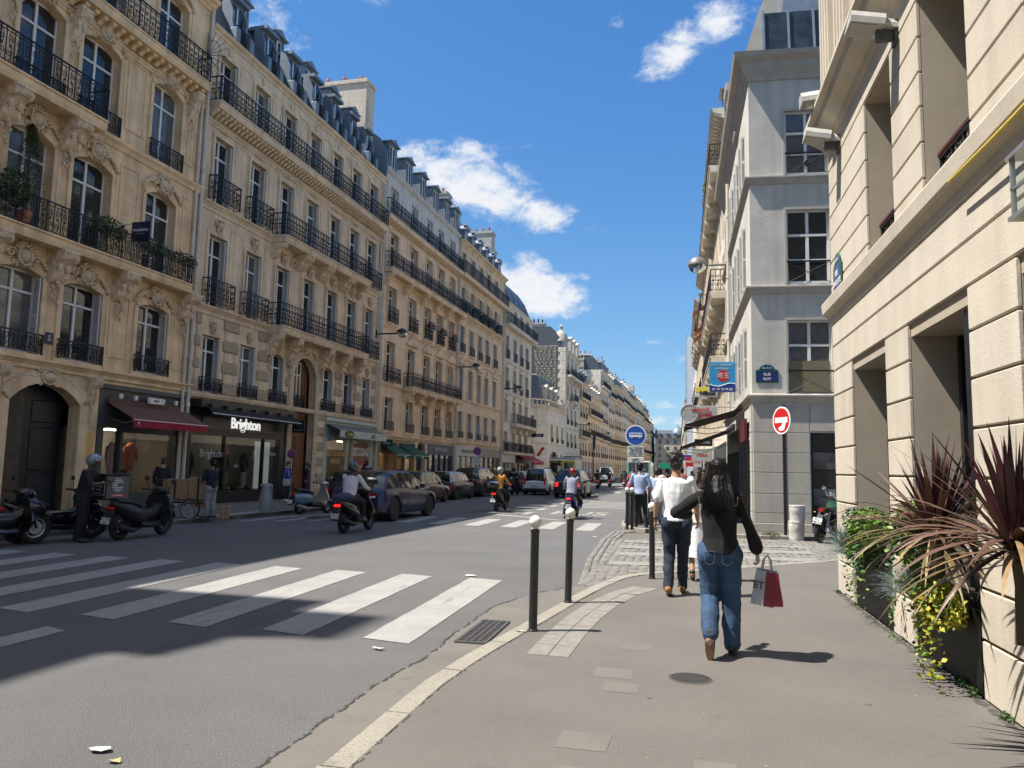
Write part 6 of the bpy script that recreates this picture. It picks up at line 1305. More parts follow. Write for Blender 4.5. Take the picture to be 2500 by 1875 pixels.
def spoked(r,name='wheel',n=16):
    def f():
        mb=MB().tube([(r*math.cos(2*math.pi*k/24),0,r*math.sin(2*math.pi*k/24)) for k in range(24)],.022,6,closed=True); mb.tube([(r*.92*math.cos(2*math.pi*k/24),0,r*.92*math.sin(2*math.pi*k/24)) for k in range(24)],.012,5,closed=True,m=1); mb.lathe([(.03,-.04),(.03,.04)],8,(0,0,0),'y',m=1)
        for k in range(n): a=2*math.pi*k/n; mb.tube([(.02*math.cos(a),.02*(-1)**k,.02*math.sin(a)),(r*.93*math.cos(a),0,r*.93*math.sin(a))],.003,3,m=1)
        return mb.mesh(name,[RUBBER,STEEL],60)
    return cached(('spoked',r),f)
for s in (-1,1): put('wheel',spoked(.27),ct,(.28,s*.38,.27)); 
put('wheel',spoked(.27),ct,(-.5,-.36,.27)); 
for x0,x1,z0,z1 in ((-.62,.12,.52,1.08),(.14,.72,.30,1.14)):
    c=MB().cbox(x0,x1,-.28,.28,z0,z1,.008).obj('carton',CARD,ct); MB().box(x0+.005,x1-.005,-.04,.04,z1-.001,z1+.0025).obj('tape',TAPE,c); MB().box((x0+x1)/2-.03,(x0+x1)/2+.03,-.283,-.279,z0+.02,z1-.0).obj('strap',BLACKM,c)
pb=tag(MB().cbox(-.12,.12,-.12,.12,0,.36,.006).obj('parcel_box',CARD,None,0,(-12.55,19.85,.118),.3),'small upright cardboard parcel on the pavement behind the man with the trolley','box'); MB().box(-.03,.03,-.123,-.119,.0,.36).obj('tape',TAPE,pb)
# tv aerial on a roof
an=empty('roof_aerial',LW(33.8,-2.6,21.9),0,'thin television aerial standing on the slate roof','aerial'); MB().tube([(0,0,0),(0,0,2.6)],.025,6).obj('mast',STEEL,an)
for z,w_ in ((2.4,.5),(2.1,.35),(1.0,.3)):
    MB().tube([(-.1,-w_,z),(.1,w_,z+.25)],.015,5).obj('boom',STEEL,an)
fp=empty('flagpole',LW(80,3.0,.118),0,'tall black lamp mast with folded dark flag before the stone gable','flagpole'); MB().tube([(0,0,0),(0,0,7.0)],.08,8).obj('mast',BLACKM,fp); MB().ext([(0,6.6),(.35,6.3),(.3,4.4),(.05,4.2)],-.05,.05,'y').obj('flag',NAVE,fp)
hc=empty('wall_spike_guard',LW(-2.35,.05,17.1),AL,'fan of iron spikes between the two nearest left facades','spike guard')
for k in range(9): MB().tube([(0,0,0),(0.0,-1.0*math.cos(R_(-70+k*20))*.9,.9*math.sin(R_(-70+k*20)))],.012,4).obj('spike',IRON,hc)
MB().tube([(0,-.6*math.cos(R_(a)),.6*math.sin(R_(a))) for a in range(-75,95,12)],.012,4).obj('hoop',IRON,hc)
# ------------------------------------------------------------------ vehicles: forward +y, x to the right, origin on the ground
CGL=mat('dark car glass',(.012,.016,.018),.03,0,.9); CTRIM=mat('black car plastic',(.02,.02,.021),.6); REDL=mat('red lamp lens',(.32,.008,.008),.15,emit=.08); REDON=mat('lit red lamp',(.75,.012,.01),.3,emit=1.3); ALLOY=mat('bright alloy',(.55,.56,.57),.35,.45); DALLOY=mat('dark alloy',(.09,.09,.095),.3,.8); PLT=mat('number plate white',(.68,.68,.66),.4); CHROME=mat('chrome',(.7,.7,.71),.08,1.)
def paint(n,c,m=.2,coat=.45): return mat(n+' car paint',c,.28,m,.5,coat=coat)
def interp(T,y):
    if y<=T[0][0]: return T[0][1]
    for (a,va),(b,vb) in zip(T,T[1:]):
        if y<=b:
            t=(y-a)/(b-a); return va+(vb-va)*t
    return T[-1][1]
def wheel_mesh(r,w,rm,nsp,key):
    def f():
        mb=MB(); mb.lathe([(r*.66,-w/2),(r*.93,-w/2),(r,-w*.36),(r,w*.36),(r*.93,w/2),(r*.66,w/2)],28,(0,0,0),'x'); t=mb.mesh('tyre',RUBBER,35)
        rb=MB(); rb.lathe([(r*.67,-w*.5),(r*.67,w*.42),(r*.6,w*.40),(r*.58,-w*.1),(.03,-w*.12)],28,(0,0,0),'x',m=1)
        for k in range(nsp):
            a=2*math.pi*k/nsp; i0=len(rb.v); rb.ext([(-.03,.03),(.03,.03),(.045,r*.64),(-.045,r*.64)],w*.20,w*.40,'x'); rb.xf(Matrix.Rotation(a,4,'X'),i0)
        rb.lathe([(.06,w*.18),(.06,w*.43),(.02,w*.45)],14,(0,0,0),'x'); return t,rb.mesh('rim',[rm,CTRIM],35)
    return cached(('wheel',r,w,rm.name,nsp),f)
def car(name,label,loc,rz,L,W,H,wb,pm,rw=.33,belt=((-2.3,.92),(0,.95),(2.3,.78)),cab=(-2.0,-1.45,.15,.95),hood=None,tail='corner',lit=False,rail=False,nsp=5,rm=ALLOY,group='cars in the street',plate='',sill=.2,roofm=None,rearz=None,cat='car',trimarch=False):
    """cab=(rear glass base y, roof rear y, roof front y, windscreen base y)"""
    root=empty(name,loc,rz,label,cat,group); n=64; ys=[-L/2+L*k/n for k in range(n+1)]; yw=(-wb/2,wb/2); ra=rw+.055
    def hw(y): t=abs(y)/(L/2); return W/2*(1-.05*t**4-.16*max(0,(t-.86)/.14)**2)
    def zb(y):
        z=sill+.10*max(0,(abs(y)/(L/2)-.8)/.2)
        for c in yw:
            if abs(y-c)<ra: z=max(z,rw+math.sqrt(ra*ra-(y-c)**2)-.01)
        return z
    def zs(y): t=abs(y)/(L/2); return interp(belt,y)-.10*max(0,(t-.93)/.07)**2
    def ztop(y): return zs(y)+.035
    mb=MB(); rows=[]
    for y in ys:
        h=hw(y); s=zs(y); b=zb(y); m_=max(b+.02,.30); pts=[(h*.95,b),(h*.99,max(b+.01,m_)),(h,max(b+.02,s*.62)),(h*.985,max(b+.03,s-.16)),(h*.95,s-.03),(h*.88,s),(h*.45,ztop(y)),(0,ztop(y)+.012)]
        rows.append(mb.vs([(x,y,z) for x,z in pts]+[(-x,y,z) for x,z in pts[-2::-1]]))
    K=15
    for a,b in zip(rows,rows[1:]):
        for j in range(K-1): mb.face((a+j,a+j+1,b+j+1,b+j),1 if (j in (0,13)) else 0)
    for r in (rows[0],rows[-1]): mb.face([r+j for j in range(K)],0)
    body=mb.obj('body',[pm,CTRIM],root,38)
    # dark underside and wheel wells
    MB().box(-W/2*.86,W/2*.86,-L/2*.93,L/2*.93,sill-.02,.55).obj('underbody',mat('underbody black',(.006,.006,.006),.9),root)
    y0,y1,y2,y3=cab; cw=MB(); gl={'w':MB(),'r':MB(),'s':MB()}; m=40; st=sorted({*[y0+(y3-y0)*k/m for k in range(m+1)],y1,y2}); R_ows=[]
    def zr(y):
        b=zs(y)-.01
        if y<y1: t=max(0,(y-y0)/(y1-y0)); return b+(H-b)*math.sin(t*math.pi/2)**(.9)
        if y>y2: t=max(0,(y3-y)/(y3-y2)); return b+(H-b)*math.sin(t*math.pi/2)**(.95)
        t=(y-y1)/(y2-y1); return H+.03*math.sin(t*math.pi)
    for y in st:
        h=hw(y); z=zr(y); b=zs(y)-.01; e=(z-b)/(H-b); top=h*lerp(.93,.70,min(1,e))
        R_ows.append([(h*.93,y,b),(lerp(h*.93,top,.93),y,b+(z-b)*.88),(top*.90,y,z-.012*e),(top*.5,y,z+.012),(0,y,z+.018)])
    pil=lambda y:any(abs(y-c)<.045 for c in (y1+.12,(y1*.35+y2*.65)-.2,y2+.16,)) 
    for a,b in zip(R_ows,R_ows[1:]):
        ym=(a[0][1]+b[0][1])/2; end='r' if ym<y1 else ('w' if ym>y2 else '')
        for sgn in (1,-1):
            S=lambda p:(p[0]*sgn,p[1],p[2])
            for j in range(4):
                q=[S(a[j]),S(a[j+1]),S(b[j+1]),S(b[j])]
                if j==0: tgt=cw if (pil(ym) or ym<y0+.12 or ym>y3-.10) else gl['s']
                elif j==1: tgt=cw
                else: tgt=gl[end] if end else cw
                tgt.poly(q)
    cw.obj('cabin',roofm or pm,root,38)
    for k,nm in (('w','windscreen'),('r','rear_window'),('s','side_windows')):
        if gl[k].f: gl[k].obj(nm,CGL,root,60)
    t_,r_=wheel_mesh(rw,.22,rm,nsp,0)
    for y in yw:
        for s in (1,-1): wo=put('wheel',t_,root,(s*(W/2-.13),y,rw),(0,0,0 if s>0 else math.pi)); put('rim',r_,wo)
    for s in (1,-1):
        yb=-L/2
        if tail=='bar': pass
        else:
            xw=hw(yb+.05); z1=zs(-L/2+.1)
            sz={'corner':(.22,z1-.30,z1-.06),'tall':(.13,z1-.25,z1+.18),'slim':(.3,z1-.16,z1-.08),'round':(.13,z1-.42,z1-.14)}[tail]
            MB().cbox(min(s*(xw-.02),s*(xw-sz[0])),max(s*(xw-.02),s*(xw-sz[0])),yb-.012,yb+.16,sz[1],sz[2],.02).obj('tail_light',REDON if lit else REDL,root)
        MB().cbox(s*(W/2+.02)-.09,s*(W/2+.02)+.09,y2+.42,y2+.55,zs(y2)-.02,zs(y2)+.12,.03).obj('mirror',pm if tail!='bar' else CTRIM,root); MB().cbox(s*(hw(L/2-.1)-.3)-.14,s*(hw(L/2-.1)-.3)+.14,L/2-.09,L/2-.01,zs(L/2)-.17,zs(L/2)-.03,.02).obj('headlight',CHROME,root)
        for yy in ((y1+y2)/2+.1,y2-.15): MB().cbox(s*(hw(yy)*.992)-.015,s*(hw(yy)*.992)+.015,yy-.45,yy-.25,zs(yy)-.17,zs(yy)-.135,.006).obj('door_handle',pm,root)
        for yy in (y1+.25,(y1*.35+y2*.65)-.2,y2+.38): MB().box(s*(hw(yy)+.001)-.004,s*(hw(yy)+.001)+.004,yy-.006,yy+.006,.42,zs(yy)-.17).obj('door_gap',CTRIM,root)
    if tail=='bar':
        z1=zs(-L/2+.1); MB().tube([(-hw(-L/2)*.93,-L/2+.2,z1-.10),(-hw(-L/2)*.86,-L/2-.01,z1-.22),(hw(-L/2)*.86,-L/2-.01,z1-.22),(hw(-L/2)*.93,-L/2+.2,z1-.10)],.028,6).obj('light_bar',WHITE,root); MB().box(-.7,.7,-L/2-.02,-L/2+.05,z1-.19,z1-.14).obj('tail_light',REDL,root)
    MB().cbox(-W/2*.84,W/2*.84,-L/2-.03,-L/2+.15,sill+.05,.44,.03).obj('rear_bumper',CTRIM,root); MB().box(-.26,.26,-L/2-.036,-L/2-.02,.52,.63).obj('number_plate',PLT,root)
    if plate: text(plate,.09,BLACKM,root,(0,-L/2-.038,.575))
    MB().cbox(-.45,.45,L/2-.06,L/2+.015,.3,.5,.02).obj('grille',CTRIM,root)
    MB().tube([(-.1,y0+.12,zs(y0)+.15),(.35,y0+.2,zs(y0)+.22)],.012,4).obj('wiper',CTRIM,root)
    if rail:
        for s in (1,-1): MB().tube([(s*W*.30,y1+.2,H),(s*W*.30,y1+.3,H+.06),(s*W*.30,y2-.2,H+.06),(s*W*.30,y2-.05,H)],.02,5).obj('roof_rail',CTRIM,root)
    if trimarch:
        for y in yw:
            for s in (1,-1): MB().tube([(s*(W/2-.01),y+ra*math.cos(a),rw+ra*math.sin(a)) for a in [math.pi*k/12 for k in range(-1,14)]],.03,5).obj('arch_trim',CTRIM,root)
    return root
DK=R_(-3.0)
car('electric_crossover','dark blue electric crossover waiting beside the scooter rider',(-9.42,24.35,0),DK,4.7,1.9,1.52,2.92,paint('midnight blue',(.007,.014,.060),0.,.2),.37,((-2.35,.98),(-1.2,1.06),(.6,.98),(2.35,.80)),(-2.05,-1.2,.15,1.15),tail='bar',rm=ALLOY,nsp=5,trimarch=True,sill=.22)
car('hatchback','black hatchback parked behind the pale blue scooter',(-11.95,28.6,0),DK,4.1,1.75,1.46,2.5,paint('black',(.01,.01,.012)),.31,((-2.05,.9),(0,.95),(2.05,.78)),(-1.95,-1.5,.2,.95),tail='corner')
car('hatchback','grey brown hatchback parked just ahead of the blue crossover',(-12.0,35.2,0),DK,4.1,1.76,1.45,2.5,paint('grey brown',(.06,.05,.042),.4),.31,((-2.05,.92),(0,.94),(2.05,.75)),(-1.9,-1.2,.2,1.0),rm=DALLOY)
car('small_hatchback','small dark hatchback with pale blue roof in the parked row',(-12.0,40.2,0),DK,3.85,1.72,1.42,2.5,paint('dark navy',(.012,.016,.028)),.31,((-1.92,.93),(0,.96),(1.92,.86)),(-1.86,-1.6,.45,.9),tail='round',roofm=paint('pale blue',(.35,.45,.55)),nsp=8)
car('estate_suv','dark brown grey SUV parked fourth in the row with raked rear window',(-11.9,45.3,0),DK,4.8,1.93,1.66,2.87,paint('bronze black',(.028,.024,.021),.5),.38,((-2.4,1.02),(0,1.05),(2.4,.95)),(-2.2,-1.5,.3,1.2),tail='slim')
car('people_carrier','white people carrier with roof rails driving ahead',(-8.95,51.2,0),R_(-1),4.5,1.75,1.68,2.8,paint('white',(.82,.82,.80),0),.32,((-2.25,.92),(0,.95),(2.25,.85)),(-2.2,-1.95,.4,1.35),tail='tall',rail=True,plate='FB-482-KQ',nsp=6)
car('compact_suv','black compact SUV with lit brake lamps in the middle lane',(-6.35,48.0,0),R_(-1.5),4.6,1.84,1.66,2.7,paint('graphite',(.03,.032,.036),.4),.34,((-2.3,.98),(0,1.0),(2.3,.88)),(-2.15,-1.7,.3,1.2),tail='corner',lit=True,rail=True)
car('dark_green_hatchback','dark green car half hidden between the parked SUV and white people carrier',(-11.6,56,0),DK,4.2,1.76,1.5,2.55,paint('bottle green',(.01,.05,.035)),.31,((-2.1,.92),(0,.95),(2.1,.8)),(-1.95,-1.5,.2,1.0))
car('white_van','white van far ahead in the left lane',(-9.3,104,0),0,5.0,1.95,2.0,3.0,paint('white',(.82,.82,.80),0),.34,((-2.5,1.05),(0,1.1),(2.5,1.0)),(-2.48,-2.35,1.0,1.9),tail='tall',cat='van')
for x,y,c,lab in ((-7.0,112,(.12,.13,.15),'distant grey car right of the far white van'),(-4.2,128,(.03,.03,.035),'distant black car beyond the bus'),(-10.4,122,(.25,.25,.26),'distant silver car behind the far white van'),(-6.0,145,(.04,.06,.1),'farthest blue car in the street'),(-11.3,74,(.05,.05,.055),'dark grey car parked past the ambulance'),(-11.2,86,(.3,.3,.3),'silver car parked far along the left kerb')):
    car('distant_car',lab,(x,y,0),0,4.3,1.78,1.48,2.6,paint('distant %s'%lab.split()[1],c),.32,((-2.15,.92),(0,.95),(2.15,.8)),(-1.95,-1.5,.2,1.0))
# ambulance
am=empty('ambulance',(-8.4,59.7,0),0,'ambulance with yellow and red chevrons on its rear doors','ambulance'); YEL=mat('fluorescent yellow',(.72,.66,.04),.45); CHR=mat('chevron red',(.10,.012,.012),.45); AW=paint('ambulance white',(.66,.65,.6),0)
MB().cbox(-1.0,1.0,-2.7,1.2,.45,2.42,.08).obj('box_body',AW,am); MB().ext([(1.2,.45),(2.7,.45),(2.75,1.0),(2.3,1.2),(1.7,1.95),(1.2,2.0)],-.92,.92,'x').obj('cab',AW,am); MB().cbox(-.96,.96,-2.5,1.0,2.42,2.55,.04).obj('roof',mat('grey roof',(.35,.36,.37),.5),am); MB().box(-.98,.98,-2.66,2.5,.28,.46).obj('chassis',CTRIM,am)
for s in (-1,1):
    dr=MB().box(min(s*.02,s*.95),max(s*.02,s*.95),-2.735,-2.7,.55,2.35).obj('rear_door',YEL,am); MB().box(min(s*.15,s*.85),max(s*.15,s*.85),-2.75,-2.735,1.45,2.2).obj('window',CGL,dr)
    for k in range(7):
        z=.55+k*.27; P=[(s*.03,z),(s*.93,z+.55),(s*.93,z+.68),(s*.03,z+.13)]; P=[(x,min(max(q,.56),2.34)) for x,q in P]
        if z<1.2 or s<0: MB().ext(P,-2.742-.0008*k,-2.7355,'y').obj('chevron',CHR,dr)
    MB().box(s*1.0-.004,s*1.0+.008*s if s>0 else s*1.0+.004,-2.6,1.1,.9,1.5).obj('side_stripe',YEL if s<0 else CHR,am); MB().cbox(s*.85-.08,s*.85+.08,-2.74,-2.70,.46,.56,.01).obj('tail_light',REDL,am)
    for y in (-1.8,1.9): t_,r_=wheel_mesh(.34,.22,ALLOY,6,0); wo=put('wheel',t_,am,(s*.88,y,.34),(0,0,0 if s>0 else math.pi)); put('rim',r_,wo)
MB().box(-.35,-.1,-2.76,-2.75,1.5,1.95).obj('notice',PLT,am)
# city bus seen from behind
bu=empty('city_bus',(-4.2,86,0),0,'city bus with jade green corners seen from behind','bus'); JADE=mat('jade bus paint',(.10,.50,.40),.35,coat=.6); BW=paint('bus cream',(.55,.55,.50),0)
MB().cbox(-1.25,1.25,0,11,.3,2.75,.10).obj('body',BW,bu); MB().box(-1.05,1.05,-.03,0,1.55,2.65).obj('rear_window',CGL,bu); MB().box(-1.0,.75,-.03,0,.75,1.5).obj('advert_panel',mat('grey blue advert',(.30,.36,.42),.5,var=.3,vs=2),bu); MB().box(-1.2,1.2,-.02,.1,.25,.7).obj('bumper',CTRIM,bu)
for s in (-1,1): MB().cbox(s*1.17-.09,s*1.17+.09,-.04,.2,1.3,2.7,.03).obj('corner_panel',JADE,bu); MB().cbox(s*1.1-.1,s*1.1+.1,-.05,0,.8,1.15,.02).obj('tail_light',REDON,bu); put('wheel',wheel_mesh(.48,.28,DALLOY,6,0)[0],bu,(s*1.08,2.4,.48)); put('wheel',wheel_mesh(.48,.28,DALLOY,6,0)[0],bu,(s*1.08,8.6,.48))
MB().tube([(.14*math.cos(a*.5236),-.035,1.8+.14*math.sin(a*.5236)) for a in range(12)],.02,5,closed=True).obj('logo_ring',PLT,bu); text('RATP',.14,PLT,bu,(.55,-.036,1.8))
# ---------------- two-wheelers
def loft(mb,secs,n=12,e=2.6,m=0):
    rings=[]
    for (y,z,rx,rz) in secs:
        pts=[]
        for k in range(n):
            a=2*math.pi*k/n; c,s=math.cos(a),math.sin(a); pts.append((rx*math.copysign(abs(c)**(2/e),c),y,z+rz*math.copysign(abs(s)**(2/e),s)))
        rings.append(mb.vs(pts))
    for a,b in zip(rings,rings[1:]):
        for k in range(n): mb.face((a+k,a+(k+1)%n,b+(k+1)%n,b+k),m)
    mb.face(range(rings[0],rings[0]+n),m); mb.face(range(rings[-1]+n-1,rings[-1]-1,-1),m); return mb
def mwheel(r,w,rm,nsp):
    def f():
        mb=MB().tube([(0,(r-w/2)*math.cos(2*math.pi*k/28),(r-w/2)*math.sin(2*math.pi*k/28)) for k in range(28)],w/2,8,closed=True); t=mb.mesh('tyre',RUBBER,60)
        rb=MB().tube([(0,(r-w*.95)*math.cos(2*math.pi*k/28),(r-w*.95)*math.sin(2*math.pi*k/28)) for k in range(28)],w*.22,6,closed=True); rb.lathe([(.045,-.06),(.045,.06)],10,(0,0,0),'x'); rb.lathe([(r*.4,.03),(r*.4,.036)],16,(0,0,0),'x')
        for k in range(nsp): a=2*math.pi*k/nsp; rb.tube([(0,.03*math.cos(a),.03*math.sin(a)),(0,(r-w)*math.cos(a+.15),(r-w)*math.sin(a+.15))],.014,5)
        return t,rb.mesh('rim',rm,60)
    return cached(('mw',r,w,rm.name,nsp),f)
def scooter(name,label,loc,rz,pm,sm=None,r=.26,wb=1.32,s=1.,maxi=False,screen=False,box=None,lit=False,plate='',lean=0,steer=0,front=None,rm=DALLOY,group='scooters and motorcycles',cover=None,rack=False,vesp=False):
    root=empty(name,loc,rz,label,'scooter',group); root.rotation_euler=(0,R_(lean),rz); sm=sm or mat('black vinyl seat',(.014,.014,.015),.5); fm=front or pm
    w=.14 if maxi else .12; t_,r_=mwheel(r,w,rm,10 if vesp else 5); yr,yf=-wb*.47,wb*.53
    for y in (yr,yf): wo=put('wheel',t_,root,(0,y,r)); put('rim',r_,wo)
    W=.25 if maxi else .20
    mb=MB()
    if vesp: loft(mb,[(yr-.38,.60,.05,.05),(yr-.30,.56,.16,.16),(yr-.05,.54,.235,.21),(yr+.25,.55,.22,.19),(yr+.48,.52,.14,.16),(yr+.55,.48,.10,.12)],16)
    else: loft(mb,[(yr-.36,.80,.05,.035),(yr-.28,.76,.13,.08),(yr-.05,.66,W,.16),(yr+.22,.58,W*1.05,.19),(yr+.45,.50,W*.9,.19),(yr+.60,.42,W*.8,.12)],14)
    mb.obj('rear_body',pm,root,60)
    fl=MB(); loft(fl,[(yr+.42,.34,W*.9,.09),(yf-.62,.30,W*.95,.07),(yf-.40,.31,W*.85,.09)],12); fl.obj('floorboard',pm if maxi else CTRIM,root,50)
    if maxi: loft(MB(),[(yr+.45,.48,.12,.16),(yf-.50,.50,.11,.15),(yf-.33,.62,.12,.18)],12).obj('centre_tunnel',pm,root,60)
    fs=MB(); hs=.36 if maxi else .27; n=7; A=[];
    for k in range(n+1):
        t=k/n; z=lerp(.30,1.0 if not maxi else .98,t); y=lerp(yf-.34,yf-.36+.02,t)+.10*math.sin(t*math.pi)*.6; ww=hs*(.55+.45*math.sin(min(1,t*1.25+.12)*math.pi))*(1 if t<.8 else .9)
        A.append((y,z,ww))
    loft(fs,[(a[0]-.0,a[1],a[2],.001) for a in A][:1],4) if False else None
    R1=[];R2=[]
    for y,z,ww in A:
        R1.append(fs.vs([(x*ww,y+.10*(1-abs(x)**2)+.05,z) for x in (-1,-.6,-.2,.2,.6,1)])); R2.append(fs.vs([(x*ww,y+.02*(1-abs(x)),z) for x in (-1,-.6,-.2,.2,.6,1)]))
    for RR in (R1,R2):
        for a,b in zip(RR,RR[1:]):
            for k in range(5): fs.face((a+k,a+k+1,b+k+1,b+k))
    for a,b in zip(R1,R2): pass
    for k in range(n):
        for e in (0,5): fs.face((R1[k]+e,R1[k+1]+e,R2[k+1]+e,R2[k]+e))
    for e in range(5): fs.face((R1[-1]+e,R1[-1]+e+1,R2[-1]+e+1,R2[-1]+e))
    fs.obj('leg_shield',fm,root,60)
    if maxi: loft(MB(),[(yf-.32,.74,.30,.24),(yf-.10,.74,.26,.20),(yf+.08,.68,.16,.12),(yf+.16,.64,.06,.05)],14).obj('nose_fairing',fm,root,60)
    ff=MB(); ra=r+.035; P=[(yf+ra*math.cos(a),r+ra*math.sin(a)) for a in [R_(15+k*16) for k in range(9)]]
    for p,q in zip(P,P[1:]): ff.poly([(-.075,*p),(.075,*p),(.075,*q),(-.075,*q)]); ff.poly([(-.075,*p),(-.075,*q),(-.085,q[0],q[1]-.06),(-.085,p[0],p[1]-.06)]); ff.poly([(.075,*p),(.075,*q),(.085,q[0],q[1]-.06),(.085,p[0],p[1]-.06)])
    ff.obj('front_mudguard',fm,root,50); fk=MB().tube([(.07,yf,r),(.07,yf-.12,.62)],.022,6).tube([(-.07,yf,r),(-.07,yf-.12,.62)],.022,6).tube([(0,yf-.12,.6),(0,yf-.30,1.0)],.03,6); fk.obj('fork',CTRIM,root,60)
    hb=MB().tube([(-.34,yf-.46,1.04),(-.2,yf-.36,1.03),(0,yf-.32,1.02),(.2,yf-.36,1.03),(.34,yf-.46,1.04)],.018,6).tube([(-.36,yf-.48,1.04),(-.24,yf-.40,1.04)],.022,6).tube([(.36,yf-.48,1.04),(.24,yf-.40,1.04)],.022,6); hb.obj('handlebar',CTRIM,root,60); loft(MB(),[(yf-.44,1.04,.12,.05),(yf-.30,1.05,.16,.08),(yf-.18,1.02,.13,.09),(yf-.12,1.0,.06,.05)],12).obj('headlamp_cowl',fm,root,60); MB().ell((0,yf-.13,1.0),(.08,.03,.07),10,6).obj('headlight',CHROME,root,60)
    for sg in (-1,1): m_=MB().tube([(sg*.24,yf-.38,1.05),(sg*.32,yf-.36,1.24)],.008,5); m_.ell((sg*.34,yf-.36,1.28),(.075,.02,.055),10,7); m_.obj('mirror',CHROME if vesp else CTRIM,root,60)
    st=MB(); zs_=.80 if not vesp else .78; loft(st,[(yr-.30,zs_+.06,.10,.05),(yr-.15,zs_+.05,.15,.06),(yr+.1,zs_+.03,.16,.06),(yr+.35,zs_-.02,.14,.06),(yr+.52,zs_-.08,.09,.05)],14,3.); st.obj('seat',sm,root,60)
    MB().cbox(-.075,.075,yr-.44,yr-.33,.675,.73,.02).obj('tail_light',REDON if lit else REDL,root); MB().ext([(yr-.42,.66),(yr-.36,.66),(yr-.42,.36),(yr-.50,.34)],-.09,.09,'x').obj('rear_mudguard',CTRIM,root)
    p_=MB().box(-.10,.10,-.004,.004,-.065,.065).obj('number_plate',PLT,root,0,(0,yr-.50,.45),(R_(-12),0,0))
    if plate:
        for k,q in enumerate(plate.split('|')): text(q,.07,BLACKM,p_,(0,-.006,.028-k*.06))
    ex=MB().tube([(.12,yr+.5,.24),(.15,yr+.2,.22),(.17,yr-.3,.34)],[.03,.06,.055],8); ex.obj('exhaust',CTRIM if not vesp else STEEL,root,60); MB().cbox(-.13,-.06,yr-.12,yr+.42,.20,.36,.03).obj('engine',CTRIM,root); MB().tube([(-.1,yr,.26),(-.12,yr-.02,.60)],.03,6).obj('shock',STEEL,root)
    MB().tube([(-.14,yr+.5,.14),(-.2,yr+.42,.02)],.014,5).obj('stand',CTRIM,root)
    if screen:
        sc_=MB(); rows=[]
        for k in range(7):
            t=k/6; z=lerp(.98,1.48,t); y=lerp(yf-.16,yf-.42,t); ww=lerp(.24,.17,t*t); rows.append(sc_.vs([(x*ww,y-.07*abs(x)**2,z) for x in (-1,-.5,0,.5,1)]))
        for a,b in zip(rows,rows[1:]):
            for k in range(4): sc_.face((a+k,a+k+1,b+k+1,b+k))
        sc_.obj('windscreen',glassmat('scooter screen',(.75,.8,.82)),root,60)
    if box=='top': MB().cbox(-.2,.2,yr-.62,yr-.22,.90,1.10,.05).obj('top_box',CTRIM,root); loft(MB(),[(yr-.63,1.12,.15,.02),(yr-.55,1.13,.21,.06),(yr-.3,1.13,.21,.06),(yr-.21,1.12,.15,.02)],12).obj('top_box_lid',CHROME,root,60)
    if cover is not None: loft(MB(),[(yr-.42,.86,.10,.06),(yr-.3,.90,.20,.10),(yr-.05,.92,.23,.10),(yr+.18,.88,.21,.08),(yr+.3,.82,.16,.05)],16,2.4).obj('seat_cover',cover,root,60)
    return root
BLK=mat('gloss black scooter',(.010,.010,.012),.25,0,.5,coat=.6); CHAR=mat('matt charcoal scooter',(.018,.019,.021),.45,0,.5,var=.2,vs=6); TEAL=mat('pale petrol scooter',(.17,.26,.31),.3,0,.5,coat=.6); SILV=mat('silver scooter panel',(.5,.51,.52),.3,.6)
scooter('maxi_scooter','black maxi scooter cut by the left frame edge with chrome wheel',(-12.9,12.5,0),R_(-16),BLK,r=.33,wb=1.62,maxi=True,rm=ALLOY,screen=False,lean=6)
scooter('delivery_scooter','dark delivery scooter parked under the courier box',(-12.75,13.95,0),R_(-20),BLK,r=.3,wb=1.5,maxi=True,lean=5,front=mat('dark blue fairing',(.01,.018,.05),.2,coat=.8))
scooter('maxi_scooter','dusty charcoal maxi scooter with tall clear screen parked at the left kerb',(-11.75,15.3,0),R_(2),CHAR,r=.31,wb=1.5,maxi=True,screen=True,lean=6,plate='EZ 418|ND',rm=DALLOY)
scooter('retro_scooter','pale petrol blue retro scooter with silver front parked by the bay lines',(-12.3,24.75,0),R_(-16),TEAL,r=.24,wb=1.35,front=SILV,rm=ALLOY,lean=5,vesp=True)
scooter('scooter','black scooter ridden by the man in the white shirt',(-8.13,18.85,0),R_(-4),BLK,r=.27,wb=1.36,lit=True,plate='GD-7|911-AV',cover=mat('blue grey lap cover',(.022,.035,.075),.7,var=.25,vs=6),rm=DALLOY)
scooter('scooter','grey scooter with chrome top box under the rider in orange',(-6.93,30.3,0),R_(-3),CHAR,r=.26,wb=1.34,lit=True,plate='CW 231|TL',box='top')
scooter('scooter','blue scooter under the rider in the checked shirt',(-3.62,27.4,0),R_(-2),mat('royal blue scooter',(.012,.03,.16),.25,coat=.7),r=.25,wb=1.3,lit=True,plate='FH 662|RS')
scooter('scooter','black scooter ridden ahead between the parked SUV and white people carrier',(-10.1,48.0,0),R_(-3),BLK,r=.27,wb=1.36,lit=True,plate='BE 118|PM')
for x,y,lab in ((-7.0,69.5,'first distant scooter waiting at the far crossing'),(-6.6,77,'second distant scooter beside the far crossing'),(-5.3,79,'third distant scooter nearest the bus'),(-9.3,84,'distant scooter ridden by the rider in pink')): scooter('distant_scooter',lab,(x,y,0),0,BLK,r=.27,wb=1.36,lit=True)
